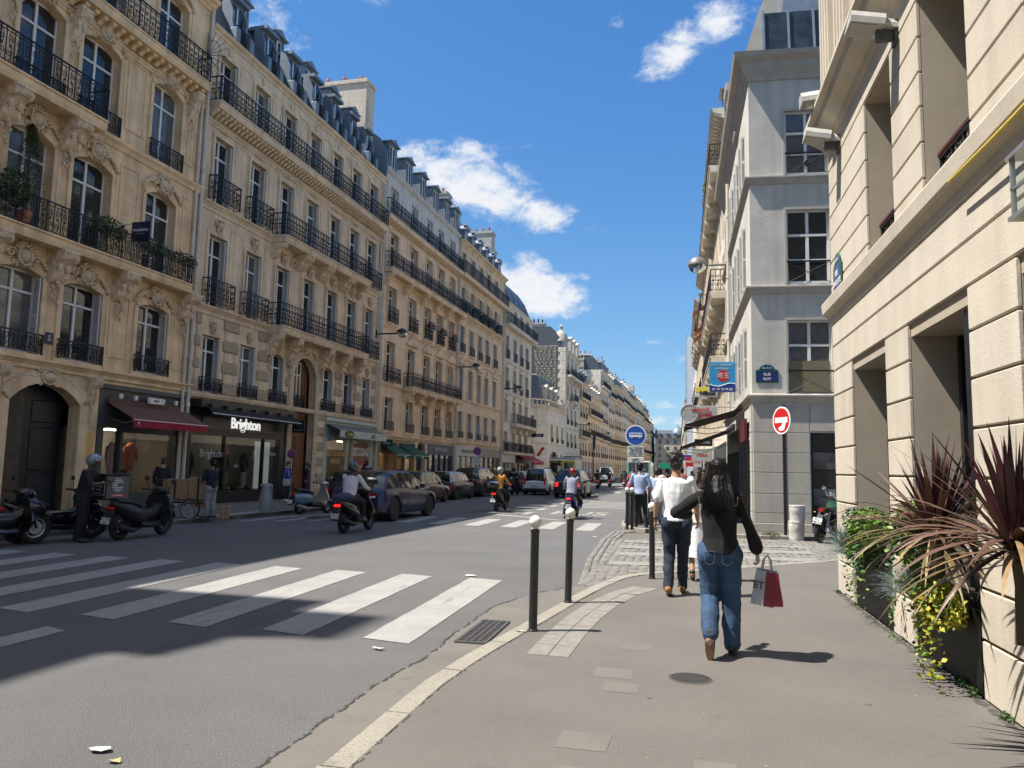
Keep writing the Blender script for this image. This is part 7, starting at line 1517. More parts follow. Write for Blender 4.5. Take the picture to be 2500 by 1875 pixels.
# motorcycles by the corner house
def motorcycle(label,loc,rz,pm,plate='',lean=8):
    root=empty('motorcycle',loc,rz,label,'motorcycle','scooters and motorcycles'); root.rotation_euler=(0,R_(lean),rz); r=.32; t_,r_=mwheel(r,.15,DALLOY,8); yr,yf=-.70,.74
    for y in (yr,yf): wo=put('wheel',t_,root,(0,y,r)); put('rim',r_,wo)
    loft(MB(),[(-.14,.82,.10,.06),(-.02,.88,.16,.12),(.18,.90,.18,.14),(.36,.90,.13,.11),(.44,.88,.06,.05)],14).obj('tank',pm,root,60); loft(MB(),[(-.78,.86,.08,.03),(-.55,.84,.14,.05),(-.25,.80,.15,.05),(-.1,.80,.1,.04)],12,3).obj('seat',mat('dark red brown seat',(.05,.018,.015),.6),root,60)
    en=MB().cbox(-.2,.2,-.2,.28,.28,.68,.05); en.lathe([(.11,-.25),(.11,.25)],14,(0,.02,.42),'x'); en.obj('engine',CTRIM,root); ex=MB().tube([(.14,.3,.5),(.16,.34,.25),(.17,-.1,.2),(.2,-.85,.36)],[.025,.028,.05,.055],8); ex.obj('exhaust',STEEL,root,60)
    f=MB()
    for s in (-1,1): f.tube([(s*.1,yf,r),(s*.1,yf-.25,.98)],.026,7); f.tube([(s*.12,yr,r),(s*.12,-.2,.4)],.022,6); f.tube([(s*.12,yr+.04,.36),(s*.1,yr+.2,.78)],.03,7)
    f.obj('fork_and_swingarm',STEEL,root,60); MB().tube([(-.4,.32,1.08),(-.22,.44,1.04),(.22,.44,1.04),(.4,.32,1.08)],.016,6).obj('handlebar',CTRIM,root,60); MB().lathe([(.03,-.1),(.10,-.04),(.11,.06),(.10,.08)],16,(0,.58,.92),'y').obj('headlamp',CHROME,root,50)
    for s in (-1,1): m_=MB().tube([(s*.26,.42,1.05),(s*.36,.40,1.25)],.008,5); m_.ell((s*.4,.4,1.29),(.07,.02,.05),10,7); m_.obj('mirror',CHROME,root,60); MB().ell((s*.15,-.82,.74),(.03,.02,.02),6,5).obj('indicator',mat('amber lens',(.5,.2,.02),.3),root)
    for y in (yf,): 
        g=MB(); P=[(y+.36*math.cos(a),r+.36*math.sin(a)) for a in [R_(30+k*15) for k in range(8)]]
        for p,q in zip(P,P[1:]): g.poly([(-.08,*p),(.08,*p),(.08,*q),(-.08,*q)])
        g.obj('front_mudguard',pm,root,50)
    MB().ext([(-.72,.80),(-.66,.80),(-.96,.55),(-1.02,.53)],-.07,.07,'x').obj('tail_bracket',CTRIM,root); MB().cbox(-.07,.07,-.86,-.78,.78,.84,.015).obj('tail_light',REDL,root); p_=MB().box(-.11,.11,-.004,.004,-.075,.075).obj('number_plate',PLT,root,0,(0,-1.03,.56),(R_(-20),0,0))
    for k,q in enumerate(plate.split('|')): text(q,.075,BLACKM,p_,(0,-.006,.03-k*.07))
    for x in (-.15,): MB().tube([(x,-.05,.25),(x-.12,-.12,.02)],.014,5).obj('stand',CTRIM,root)
motorcycle('dark green motorcycle with white plate parked by the plastic drums',(3.75,21.4-.2,.03),R_(-28),mat('racing green tank',(.01,.06,.03),.25,coat=.7),'FQ-|780-KA'); motorcycle('black motorcycle nose-out beside the dark green one',(4.25,20.1,.03),R_(168),BLK)
bpy.data.scenes.remove(TMP) if False else None
# ------------------------------------------------------------------ people: forward +y, origin at the feet
from mathutils import noise as mnoise
SKIN={'light':mat('light skin',(.52,.32,.23),.55,var=.08,vs=20),'tan':mat('tan skin',(.42,.24,.16),.55,var=.08,vs=20),'brown':mat('brown skin',(.12,.06,.038),.55,var=.08,vs=20),'mid':mat('mid brown skin',(.25,.14,.09),.55,var=.08,vs=20)}
HAIRM=mat('black hair',(.0035,.003,.003),.45,0,.2,var=.5,vs=30,bump=.3,bs=60); HAIRB=mat('dark brown hair',(.022,.014,.010),.5,0,.5,var=.5,vs=30,bump=.6,bs=40)
def remesh(mb,mats,vox,sm=3,folds=0.,fs=(7,7,3),seed=0,name='body',long_=0.):
    bm=bmesh.new(); me=mb.mesh('tmp',mats); bm.from_mesh(me); bmesh.ops.recalc_face_normals(bm,faces=bm.faces); bm.to_mesh(me); bm.free()
    o=bpy.data.objects.new('tmp',me); r=o.modifiers.new('r','REMESH'); r.mode='VOXEL'; r.voxel_size=vox
    s=o.modifiers.new('s','SMOOTH'); s.factor=.5; s.iterations=sm
    out=bake(o); bpy.data.meshes.remove(me)
    n=len(out.vertices); co=np.empty(n*3,'f'); out.vertices.foreach_get('co',co); co=co.reshape(-1,3)
    if folds:
        nr=np.empty(n*3,'f'); out.vertices.foreach_get('normal',nr); nr=nr.reshape(-1,3)
        d=np.array([mnoise.fractal(Vector((c[0]*fs[0]+seed,c[1]*fs[1],c[2]*fs[2]+c[0]*4)),1.,2.,3) for c in co]); co=co+nr*(d*folds)[:,None]
    out.vertices.foreach_set('co',co.astype('f').ravel())
    out.materials.clear()
    for m in (mats if isinstance(mats,(list,tuple)) else [mats]): out.materials.append(m)
    out.polygons.foreach_set('use_smooth',[True]*len(out.polygons)); out.update(); out.name=name; return out
V3=Vector
def limb(mb,pts,rad,n=10):
    """tapered tube with rounded ends"""
    P=[V3(p) for p in pts]; Q=[]; Rr=[]
    for i in range(len(P)-1):
        for k in range(4): t=k/4; Q.append(P[i].lerp(P[i+1],t)); Rr.append(lerp(rad[i],rad[i+1],t))
    Q.append(P[-1]); Rr.append(rad[-1]); mb.tube(Q,Rr,n); mb.ell(P[0],(rad[0],)*3,n,6); mb.ell(P[-1],(rad[-1],)*3,n,6)
    for i in range(1,len(P)-1): mb.ell(P[i],(rad[i]*1.0,)*3,n,6)
def hand(mb,w,d,up,s=1.,curl=.4,hold=False,side=1):
    """palm plus five bent fingers; w wrist, d pointing direction, up = back of the hand normal"""
    d=V3(d).normalized(); up=V3(up); up=(up-d*up.dot(d)).normalized(); r=d.cross(up)*side; w=V3(w)
    rot=Matrix((r,d,up)).transposed(); mb.ell(w+d*.05*s,(.040*s,.055*s,.018*s),10,7,rot=rot)
    for k,(o,l) in enumerate(((-.030,.062),(-.010,.072),(.010,.068),(.029,.054))):
        b=w+d*.088*s+r*o*s; c=curl*(1+.08*k); p1=b+(d*math.cos(c*.6)-up*math.sin(c*.6))*l*.5*s; p2=p1+(d*math.cos(c*1.7)-up*math.sin(c*1.7))*l*.32*s; p3=p2+(d*math.cos(c*2.6)-up*math.sin(c*2.6))*l*.26*s
        mb.tube([b-d*.02*s,b,p1,p2,p3],[.0085*s,.0085*s,.0082*s,.0075*s,.006*s],7); mb.ell(p3,(.006*s,)*3,6,4)
    b=w+d*.03*s-r*.034*s; q=b+(d*.75-r*.75-up*.25).normalized()*.032*s; q2=q+(d*.95-r*.1-up*.35*(1+curl)).normalized()*.03*s; mb.tube([b+r*.01*s,b,q,q2],[.012*s,.011*s,.0095*s,.007*s],7); mb.ell(q2,(.007*s,)*3,6,4)
def person(label,loc,rz,H=1.75,skin='light',top=None,bottom=None,shoes=None,hair=None,hairm=None,pose=None,sleeve=.45,fem=False,skirt=None,lod=1,helmet=None,visor=None,group=None,tuck=False,fold=.008,hairlen=.0,fitb=1.,sock=None,lean=0.,cuff=0,headturn=0.,build=1.,jacket=0.):
    k=H/1.75; root=empty('person',loc,rz,label,'person',group); P=dict(pelvis=(0,0,.94),chest=(0,.0,1.27),neck=(0,-.005,1.475),head=(0,.025,1.635),sl=(-.185,0,1.425),sr=(.185,0,1.425),hl=(-.09,0,.92),hr=(.09,0,.92),
        el=(-.25,-.03,1.14),er=(.25,-.03,1.14),wl=(-.255,.05,.90),wr=(.255,.05,.90),kl=(-.095,.03,.50),kr=(.095,.03,.50),al=(-.095,-.02,.09),ar=(.095,-.02,.09),tl=None,tr=None)
    P.update({a:v for a,v in (pose or {}).items() if not isinstance(v,dict)}); 
    if fem: P['sl']=(P['sl'][0]*.9,*P['sl'][1:]); P['sr']=(P['sr'][0]*.9,*P['sr'][1:])
    J={a:(V3(v)*k if v is not None else None) for a,v in P.items()}
    vox=(.0085,.013,.02)[lod-1]*1.; mb=MB(); hd=J['head']; bw=build
    for s in 'lr':
        if J['t'+s] is None: J['t'+s]=J['a'+s]+V3((0,.17*k,-.055*k))
    up=(hd-J['neck']).normalized()
    # skin body
    limb(mb,[J['pelvis'],J['chest'],J['neck']-up*.06*k],[.085*k*bw,.085*k*bw,.055*k],12); limb(mb,[J['neck']-up*.05*k,hd-up*.06*k],[.055*k,.052*k])
    ht=Matrix.Rotation(headturn,3,'Z'); mb.ell(hd+up*.015*k,(.076*k,.094*k,.112*k),14,10); f=ht@V3((0,1,0)); rgt=ht@V3((1,0,0))
    mb.ell(hd+f*.035*k-up*.06*k,(.055*k,.06*k,.055*k),10,8); mb.ell(hd+f*.098*k-up*.02*k,(.012*k,.018*k,.022*k),8,6)
    for s in (-1,1): mb.ell(hd+rgt*s*.078*k-up*.01*k,(.010*k,.022*k,.032*k),8,6)
    for s,sg in (('l',-1),('r',1)):
        limb(mb,[J['s'+s],J['e'+s],J['w'+s]],[.052*k*bw,.040*k*bw,.027*k]); d=(J['w'+s]-J['e'+s]).normalized()
        hp=(pose or {}).get('hand'+s,{}); hand(mb,J['w'+s],hp.get('d',d),hp.get('up',(sg,0,0)),k*.98,hp.get('curl',.5),side=sg*hp.get('flip',1))
        limb(mb,[J['h'+s],J['k'+s],J['a'+s]],[.085*k*bw,.055*k,.04*k]); limb(mb,[J['a'+s]-V3((0,.03*k,.03*k)),J['t'+s]],[.04*k,.032*k])
    put('body',remesh(mb,SKIN[skin],vox,2),root)
    # face details
    if lod<3:
        for s in (-1,1): MB().ell(hd+f*.083*k+rgt*s*.032*k+up*.012*k,(.012*k,.008*k,.008*k),8,6).obj('eye',WHITE,root,60); MB().tube([hd+f*.088*k+rgt*s*.018*k+up*.032*k,hd+f*.086*k+rgt*s*.045*k+up*.034*k],.004*k,5).obj('eyebrow',HAIRB,root)
        MB().tube([hd+f*.093*k-rgt*.022*k-up*.062*k,hd+f*.097*k-up*.060*k,hd+f*.093*k+rgt*.022*k-up*.062*k],.006*k,6).obj('lips',mat('lips',(.33,.13,.11),.5),root,60)
    # top
    if top:
        mb=MB(); zl=J['pelvis'].z-(.06 if not tuck else -.04)*k; pc=J['pelvis'].copy(); dirp=(J['chest']-J['pelvis']); low=J['pelvis']+dirp.normalized()*((-.03 if not tuck else .05)-jacket)*k
        wa=(.155 if fem else .165)*k*bw; i0=0
        secs=[(low,(.192 if fem else .170)*k*bw,.158*k*bw),(J['pelvis'].lerp(J['chest'],.35),wa*.97,.125*k*bw),(J['chest'],wa*1.05,.128*k*bw),(J['chest'].lerp(J['neck'],.55),(.165 if fem else .185)*k*bw,.11*k*bw),(J['neck']-up*.035*k,.085*k,.075*k)]
        ax=(J['neck']-J['pelvis']).normalized(); fx=V3((1,0,0)); fy=ax.cross(fx)*-1; n=18; rings=[]; SS=[]
        for (a,b) in zip(secs,secs[1:]):
            for q in range(5): t=q/5; SS.append((a[0].lerp(b[0],t),lerp(a[1],b[1],t),lerp(a[2],b[2],t)))
        SS.append(secs[-1])
        for c,rx,ry in SS: rings.append(mb.vs([c+fx*rx*math.copysign(abs(math.cos(2*math.pi*j/n))**.85,math.cos(2*math.pi*j/n))+fy*ry*math.sin(2*math.pi*j/n) for j in range(n)]))
        for a,b in zip(rings,rings[1:]):
            for j in range(n): mb.face((a+j,a+(j+1)%n,b+(j+1)%n,b+j))
        mb.face(range(rings[0]+n-1,rings[0]-1,-1)); mb.face(range(rings[-1],rings[-1]+n))
        for s,sg in (('l',-1),('r',1)):
            S,E,W_=J['s'+s],J['e'+s],J['w'+s]; mb.ell(S-V3((0,0,.015*k)),(.062*k*bw,.066*k*bw,.06*k*bw),10,8)
            loose=1.0 if sleeve>.6 else 1.15
            if sleeve<=.5: t=sleeve*2; limb(mb,[S,S.lerp(E,t*.98)],[.055*k*bw,.054*k*bw*loose])
            else: t=(sleeve-.5)*2; limb(mb,[S,E,E.lerp(W_,t)],[.060*k*bw,.052*k*bw,(.042+cuff)*k])
        put('top',remesh(mb,top,vox*1.1,3,fold*k,(8,8,4),random.random()*9),root)
    if bottom and not skirt:
        mb=MB(); limb(mb,[J['pelvis']+V3((0,0,.03*k)),J['pelvis']-V3((0,0,.02*k))],[.125*k*bw,.13*k*bw],14); 
        mb.ell(J['pelvis']-V3((0,.01*k,.02*k)),((.176 if fem else .156)*k*bw,.122*k*bw,.11*k),16,10)
        for s,sg in (('l',-1),('r',1)):
            H_,K_,A_=J['h'+s],J['k'+s],J['a'+s]; b=fitb
            mb.ell(H_+V3((sg*.01*k,-.035*k,-.04*k)),(.095*k*bw,.108*k*bw,.11*k),12,8); limb(mb,[H_,H_.lerp(K_,.5),K_,K_.lerp(A_,.45),A_.lerp(K_,-.0)+V3((0,0,.01*k))],[.108*k*bw,.094*k*bw,.073*k*b,.070*k*b,.062*k*b],12)
        put('trousers',remesh(mb,bottom,vox*1.1,3,fold*1.1*k,(9,9,9),random.random()*9),root)
    if skirt:
        mt,L,wd=skirt; mb=MB(); n=26; rows=[]
        for q in range(9):
            t=q/8; z=J['pelvis'].z+.10*k-L*t; r=lerp(.135,wd,t**.8)*k; rows.append(mb.vs([(J['pelvis'].x+r*(1+.10*t*math.sin(j*1.7))*math.cos(2*math.pi*j/n),J['pelvis'].y+r*.8*(1+.10*t*math.sin(j*1.7))*math.sin(2*math.pi*j/n),z) for j in range(n)]))
        for a,b in zip(rows,rows[1:]):
            for j in range(n): mb.face((a+j,a+(j+1)%n,b+(j+1)%n,b+j))
        mb.obj('skirt',mt,root,70)
    if shoes:
        for s in 'lr':
            a,t=J['a'+s],J['t'+s]; d=(t-a); d.normalize(); m_=MB(); limb(m_,[a-d*.045*k-V3((0,0,.035*k)),a.lerp(t,.5)-V3((0,0,.01*k)),t+d*.03*k],[.045*k,.046*k,.036*k],10); m_.ell(a,(.048*k,.052*k,.045*k),10,7)
            sh=put('shoe',remesh(m_,shoes[0],vox*1.1,2),root)
            if len(shoes)>1:
                nn=d.cross(V3((0,0,1))).normalized(); dn=nn.cross(d).normalized(); dn=-dn if dn.z>0 else dn; cen=a.lerp(t,.5)+dn*.040*k; Lf=(t-a).length*.5+.075*k; so_=MB(); O=[]
                for q in range(14):
                    an=2*math.pi*q/14; x=math.cos(an); w_=.040 if x>0 else .031; O.append(cen+d*x*Lf*.92+nn*math.sin(an)*w_*k)
                i=so_.vs(O+[p+dn*.018*k for p in O]); so_.face(range(i,i+14)); so_.face(range(i+27,i+13,-1))
                for q in range(14): so_.face((i+q,i+(q+1)%14,i+14+(q+1)%14,i+14+q))
                so_.obj('sole',shoes[1],sh)
    if hair:
        mb=MB(); hm=hairm or HAIRM; c=hd+up*.03*k-f*.012*k
        mb.ell(c+up*.012*k,(.088*k,.104*k,.108*k),14,10)
        mb.ell(c-f*.035*k-up*.05*k,(.080*k,.066*k,.085*k),12,8)
        # clear the face
        if hair=='curly':
            rd=random.Random(3)
            for q in range(60):
                a,b=rd.uniform(0,6.28),rd.uniform(-.2,1.5); p=c+V3((.082*math.cos(a)*math.cos(b),.098*math.sin(a)*math.cos(b)-.01,.105*math.sin(b)+.01))*k; mb.ell(p,(.02*k,.02*k,.018*k),7,5)
        if hair=='bun': mb.ell(c-f*.10*k+up*.0*k,(.05*k,.05*k,.05*k),10,8)
        if hair=='tail': limb(mb,[c-f*.09*k,c-f*.13*k-up*.08*k,c-f*.11*k-up*.24*k],[.035*k,.035*k,.012*k])
        put('hair',remesh(mb,hm,vox*.9,1,.006*k,(30,30,22),2),root)
        if hair=='long':
            # strands falling down the back as many thin tubes
            rd=random.Random(11); hb=MB(); base=MB()
            base.ell(c-f*.05*k-up*.10*k,(.105*k,.060*k,.15*k),12,9); limb(base,[c-f*.07*k-up*.12*k,c-f*.135*k-up*.22*k,c-f*.155*k-up*.33*k],[.088*k,.070*k,.040*k]); limb(base,[c+rgt*.06*k-f*.05*k-up*.1*k,c+rgt*.10*k-f*.13*k-up*.25*k,c+rgt*.10*k-f*.155*k-up*.38*k],[.05*k,.045*k,.02*k]); limb(base,[c-rgt*.06*k-f*.05*k-up*.1*k,c-rgt*.09*k-f*.13*k-up*.24*k,c-rgt*.07*k-f*.155*k-up*.35*k],[.05*k,.045*k,.02*k])
            put('hair_length',remesh(base,hm,vox*.9,2,.008*k,(34,34,5),5),root)
            for q in range(320):
                a=rd.uniform(-1,1); p0=c+rgt*a*.085*k-f*(.07+.03*(1-a*a))*k+up*rd.uniform(-.06,.06)*k; e=rd.uniform(.85,1.15); sway=rd.uniform(-.04,.04)
                hb.tube([p0,c+rgt*(a*.105+sway*.3)*k-f*(.125+.02*(1-a*a))*k-up*.14*k,c+rgt*(a*.115+sway)*k-f*(.18+.03*(1-a*a))*k-up*.26*k*e,c+rgt*(a*.105+sway*1.8)*k-f*(.185+rd.uniform(0,.02))*k-up*.40*k*e],[.003*k,.0036*k,.003*k,.0006*k],4)
            hb.obj('hair_strands',hm,root,70)
    if helmet:
        mb=MB(); c=hd+up*.02*k; n=16; prof=[]
        mb.ell(c,(.128*k,.148*k,.142*k),24,18)
        keep=[i for i,fc in enumerate(mb.f) if not (lambda q:q.dot(f)>.03*k and -.2*k<q.dot(up)<.035*k)(sum((V3(mb.v[j]) for j in fc),V3((0,0,0)))/len(fc)-c)]; mb.f=[mb.f[i] for i in keep]; mb.mi=[mb.mi[i] for i in keep]; hm=mb.obj('helmet',helmet,root,60)
        v=MB(); rows=[]
        for q in range(6):
            zt=lerp(-.01,.10,q/5); rr=math.sqrt(max(.001,1-(zt/.15)**2)); rows.append(v.vs([c+f*(.152*rr*math.cos(a)+.008)*k+rgt*(.134*rr*math.sin(a))*k+up*zt*k for a in [R_(-68+17*j) for j in range(9)]]))
        for a,b in zip(rows,rows[1:]):
            for j in range(8): v.face((a+j,a+j+1,b+j+1,b+j))
        v.obj('visor',visor or mat('dark visor',(.015,.017,.02),.08),hm,60)
    return root
RIDE=dict(pelvis=(0,-.25,.88),chest=(0,-.17,1.22),neck=(0,-.12,1.42),head=(0,-.08,1.58),sl=(-.19,-.14,1.37),sr=(.19,-.14,1.37),hl=(-.1,-.22,.86),hr=(.1,-.22,.86),el=(-.30,.05,1.12),er=(.30,.05,1.12),wl=(-.31,.22,1.06),wr=(.31,.22,1.06),kl=(-.17,.20,.74),kr=(.17,.20,.74),al=(-.15,.22,.40),ar=(.15,.22,.40),handl=dict(up=(0,0,1),curl=.9),handr=dict(up=(0,0,1),curl=.9))
def fab(n,c,**k): return mat(n,c,k.pop('rough',.85),var=k.pop('var',.1),vs=k.pop('vs',9),bump=k.pop('bump',.2),bs=k.pop('bs',90),**k)
DEN=fab('mid blue denim',(.034,.074,.142),var=.4,vs=4,bump=.35,bs=220); DEND=fab('dark indigo denim',(.014,.024,.042),var=.3,vs=5,bump=.3,bs=200); TEE=fab('white cotton',(.74,.74,.74),var=.05); BLO=fab('black crepe blouse',(.006,.0055,.006),var=.35,vs=18,bump=.8,bs=130); BT=fab('black trousers',(.016,.016,.017)); LBS=fab('pale blue shirt',(.33,.40,.58),var=.08); LBS2=fab('light blue shirt',(.42,.52,.68),var=.1)
BLKL=mat('black leather',(.012,.012,.012),.35); SUEDE=mat('tan suede',(.34,.17,.045),.85,var=.2,vs=20); SOLE=mat('cream rubber sole',(.5,.46,.38),.7); SHOEB=mat('black shoe',(.015,.014,.014),.5); SOLEW=mat('white sole',(.6,.6,.58),.6)
SS_=1/1.0
# the couple in front
woman=person('woman in black blouse and flared blue jeans walking with a paper bag',(.36,7.22,.118),R_(-6),1.70,'light',BLO,DEN,(BLKL,mat('tan leather sole',(.24,.13,.07),.6)),'long',HAIRM,dict(
  al=(-.075,-.22,.22),kl=(-.09,.06,.51),tl=(-.075,-.19,.06),ar=(.10,.05,.085),kr=(.10,.05,.50),tr=(.105,.20,.03),hl=(-.098,0,.93),hr=(.098,.0,.93),el=(-.40,.06,1.26),wl=(-.30,.28,1.24),er=(.27,-.04,1.14),wr=(.33,.03,.93),
  handr=dict(d=(.10,.06,-1),up=(1,0,.0),curl=1.05),handl=dict(d=(.2,1,.4),up=(0,0,1),curl=.5)),sleeve=.90,fem=True,lod=1,fold=.011,fitb=1.2,cuff=.022,jacket=-.01)
# blouse yoke trim and collar hidden under the hair
k=1.70/1.75; GOLD=mat('gold beaded trim',(.42,.36,.22),.4,.6,var=.5,vs=60)
for s in (-1,1):
    MB().tube([V3((s*.05,-.135,1.352))*k,V3((s*.165,-.125,1.352))*k,V3((s*.172,-.120,1.43))*k],.0045,5).obj('yoke_trim',GOLD,woman)
for s in (-1,1):
    mb=MB(); P=[(s*.035,1.0),(s*.135,1.0),(s*.125,.86),(s*.085,.845),(s*.045,.86)]; 
    pk=MB(); pk.tube([V3((s*.03,-.158,.935))*k,V3((s*.125,-.140,.94))*k,V3((s*.118,-.165,.835))*k,V3((s*.078,-.178,.82))*k,V3((s*.038,-.172,.835))*k,V3((s*.03,-.158,.935))*k],.0019,4); pk.obj('pocket_seam',mat('denim stitch',(.085,.11,.16),.8),woman)
man=person('man in white T-shirt and dark jeans with tan suede shoes',(-.02,10.45,.118),R_(-4),1.84,'tan',TEE,DEND,(SUEDE,SOLE),'curly',HAIRB,dict(
  al=(-.09,-.13,.11),kl=(-.09,.02,.49),tl=(-.09,.03,.045),ar=(.06,.18,.09),kr=(.07,.12,.49),tr=(.06,.35,.06),sl=(-.175,0,1.42),sr=(.175,0,1.42),el=(-.235,-.05,1.14),wl=(-.262,.03,.90),er=(.235,.02,1.15),wr=(.25,.14,.93),handl=dict(up=(-1,0,0),curl=.6)),sleeve=.42,lod=1,fold=.011,fitb=.98)
MB().lathe([(.034,-.012),(.037,0),(.034,.012)],14,(0,0,0)).obj('watch_strap',SHOEB,man,50,V3((-.260,.022,.93))*1.84/1.75)
# shopping bag in the woman's hand
bgx=tag(empty('shopping_bag',(.80,7.17,.0)),'grey and crimson paper shopping bag held by the walking woman','bag'); PG=mat('pale grey paper',(.46,.46,.47),.6,var=.08,vs=6,bump=.2,bs=14); PR=mat('crimson paper',(.20,.010,.022),.45,var=.12,vs=6,bump=.2,bs=14)
bgx.location=(.735,7.19,.58); bgx.rotation_euler=(R_(2),R_(6),R_(-22)); w_,d_,h_=.085,.06,.30
b0=MB(); b0.poly([(-w_-.02,-d_,0),(w_*.15,-d_-.02,0),(w_*.1,-d_,h_),(-w_,-d_*.6,h_)]); b0.poly([(-w_-.02,-d_,0),(-w_-.02,d_,0),(-w_,d_*.6,h_),(-w_,-d_*.6,h_)]); b0.poly([(-w_-.02,d_,0),(w_,d_,0),(w_,d_*.6,h_),(-w_,d_*.6,h_)]); b0.poly([(-w_-.02,-d_,0),(w_,-d_,0),(w_,d_,0),(-w_-.02,d_,0)]); b0.obj('grey_paper_bag',PG,bgx)
b1_=MB(); b1_.poly([(w_*.15,-d_-.021,.0),(w_+.08,-d_+.03,.02),(w_+.02,-d_*.4,h_*.97),(w_*.1,-d_-.001,h_*.98)]); b1_.poly([(w_+.08,-d_+.03,.02),(w_+.06,d_,.02),(w_,d_*.5,h_*.97),(w_+.02,-d_*.4,h_*.97)]); b1_.obj('crimson_paper_bag',PR,bgx)
for y in (-.03,.03): MB().tube([(-.05,y,h_-.02),(-.035,y*.6,h_+.09),(-.01,y*.4,h_+.13),(.02,y*.6,h_+.09),(.04,y,h_-.02)],.006,6).obj('handle',PG,bgx)
text('ET',.09,DGREY,bgx,(-.045,-d_-.012,.17),(R_(87),0,R_(-4)))
# person in white skirt just ahead, mostly hidden
person('woman in a white skirt hidden behind the couple',(.28,12.0,.118),R_(-4),1.62,'tan',fab('cream top',(.6,.57,.5)),None,(BLKL,),'tail',HAIRB,dict(al=(-.07,-.15,.14),tl=(-.07,-.08,.05)),sleeve=.5,fem=True,skirt=(fab('white cotton skirt',(.7,.73,.76)),.62,.24),lod=2)
# far pavement
person('man in pale blue shirt and dark trousers standing by the bus sign',(-1.05,22.3,.118),R_(-8),1.80,'light',LBS,BT,(SHOEB,),'short',HAIRM,dict(al=(-.13,0,.09),ar=(.15,.04,.09),kl=(-.12,.03,.5),kr=(.13,.05,.5),el=(-.30,.06,1.15),wl=(-.30,.30,1.2),er=(.28,.02,1.14),wr=(.27,.12,.92)),sleeve=.55,lod=2)
pk_=fab('hot pink cloth',(.75,.06,.16)); tag(loft(MB(),[(-.05,1.12,.02,.06),(0,1.12,.07,.10),(.06,1.08,.04,.08)],8).obj('pink_garment',pk_,None,60,(-.76,22.35,.118)),'hot pink garment hanging at the blue-shirted man\'s right elbow','garment'); tag(loft(MB(),[(-.05,1.15,.02,.06),(0,1.18,.06,.11),(.06,1.14,.04,.08)],8).obj('pink_garment',pk_,None,60,(-1.36,22.4,.118)),'hot pink garment at the blue-shirted man\'s left elbow','garment')
person('woman in long black dress standing behind the man in the blue shirt',(-1.28,23.4,.118),R_(150),1.66,'light',fab('black knit',(.012,.012,.013)),None,(BLKL,),'bun',HAIRB,dict(),sleeve=.9,fem=True,skirt=(fab('black long skirt',(.012,.012,.013)),.95,.30),lod=2)
person('woman in light blue shirt and pale jeans walking beyond the bollards',(-.62,23.9,.118),R_(-4),1.68,'light',LBS2,fab('pale washed jeans',(.22,.30,.42)),(SHOEB,),'bun',HAIRB,dict(al=(-.08,-.18,.12),tl=(-.08,-.05,.04),kr=(.09,.1,.5),ar=(.08,.12,.09)),sleeve=.85,fem=True,lod=2)
# riders
person('scooter rider in white long-sleeved shirt and black helmet',(-8.15,18.68,0),R_(-4),1.80,'brown',fab('off white jersey',(.62,.58,.60),var=.06),fab('black jeans',(.012,.013,.016)),(SHOEB,SOLEW),None,None,RIDE,sleeve=.97,lod=2,helmet=mat('gloss black helmet',(.012,.012,.013),.15,coat=1.),build=1.08,jacket=.05)
person('scooter rider in orange jacket and grey helmet',(-6.93,30.15,0),R_(-3),1.76,'light',fab('orange jacket',(.62,.27,.05)),fab('black trousers b',(.015,.015,.016)),(SHOEB,),None,None,RIDE,sleeve=.97,lod=2,helmet=mat('grey helmet',(.25,.26,.26),.3),build=1.05)
person('scooter rider in grey checked shirt and red helmet with one foot down',(-3.62,27.2,0),R_(-2),1.78,'mid',fab('grey blue checked shirt',(.24,.26,.33),var=.45,vs=22),fab('black trousers c',(.015,.015,.016)),(mat('pale trainer',(.5,.45,.43),.6),SOLEW),None,None,dict(RIDE,kl=(-.24,.10,.52),al=(-.30,.0,.11),tl=(-.32,.16,.05)),sleeve=.97,lod=2,helmet=mat('dark red helmet',(.17,.012,.018),.25,coat=.6),build=1.12,jacket=.06)
person('rider in dark jacket on the scooter by the white people carrier',(-10.1,47.85,0),R_(-3),1.76,'light',BT,BT,(SHOEB,),None,None,RIDE,sleeve=.97,lod=3,helmet=BLKL)
for x,y,c,hm,lab in ((-7.0,69.3,BT,BLKL,'dark rider on the first distant scooter at the far crossing'),(-6.6,76.8,BT,BLKL,'dark rider on the second distant scooter'),(-5.3,78.8,DEND,BLKL,'dark rider on the third distant scooter nearest the bus'),(-9.3,83.8,fab('pink blouse',(.6,.36,.30)),WHITE,'distant rider in pink with pale helmet')): person(lab,(x,y,0),0,1.75,'tan',c,BT,(SHOEB,),None,None,RIDE,sleeve=.97,lod=3,helmet=hm)
# left pavement
courier=person('courier in black with a silver helmet leaning over the delivery box',(-12.12,13.95,0),R_(-70),1.83,'brown',fab('black work jacket',(.012,.012,.013)),fab('black work trousers',(.010,.010,.011)),(SHOEB,),None,None,dict(chest=(0,.06,1.26),neck=(0,.10,1.45),head=(0,.15,1.60),sl=(-.19,.08,1.40),sr=(.19,.08,1.40),el=(-.24,.22,1.16),wl=(-.14,.44,1.20),er=(.26,.22,1.15),wr=(.14,.46,1.17),handl=dict(up=(0,0,1)),handr=dict(up=(0,0,1))),sleeve=.5,lod=2,helmet=mat('silver grey helmet',(.24,.26,.30),.2,.3,coat=1.),visor=mat('clear blue visor',(.25,.30,.38),.05))
MB().ell((-.17,.33,1.24),(.02,.02,.02),6,5).obj('bag_strap',WHITE,courier)
dbx=empty('delivery_box',(-11.98,14.55,.86),R_(-12),'black insulated delivery box with striped white C emblem on the scooter','delivery box'); BX=fab('black insulated fabric',(.016,.016,.017),rough=.7)
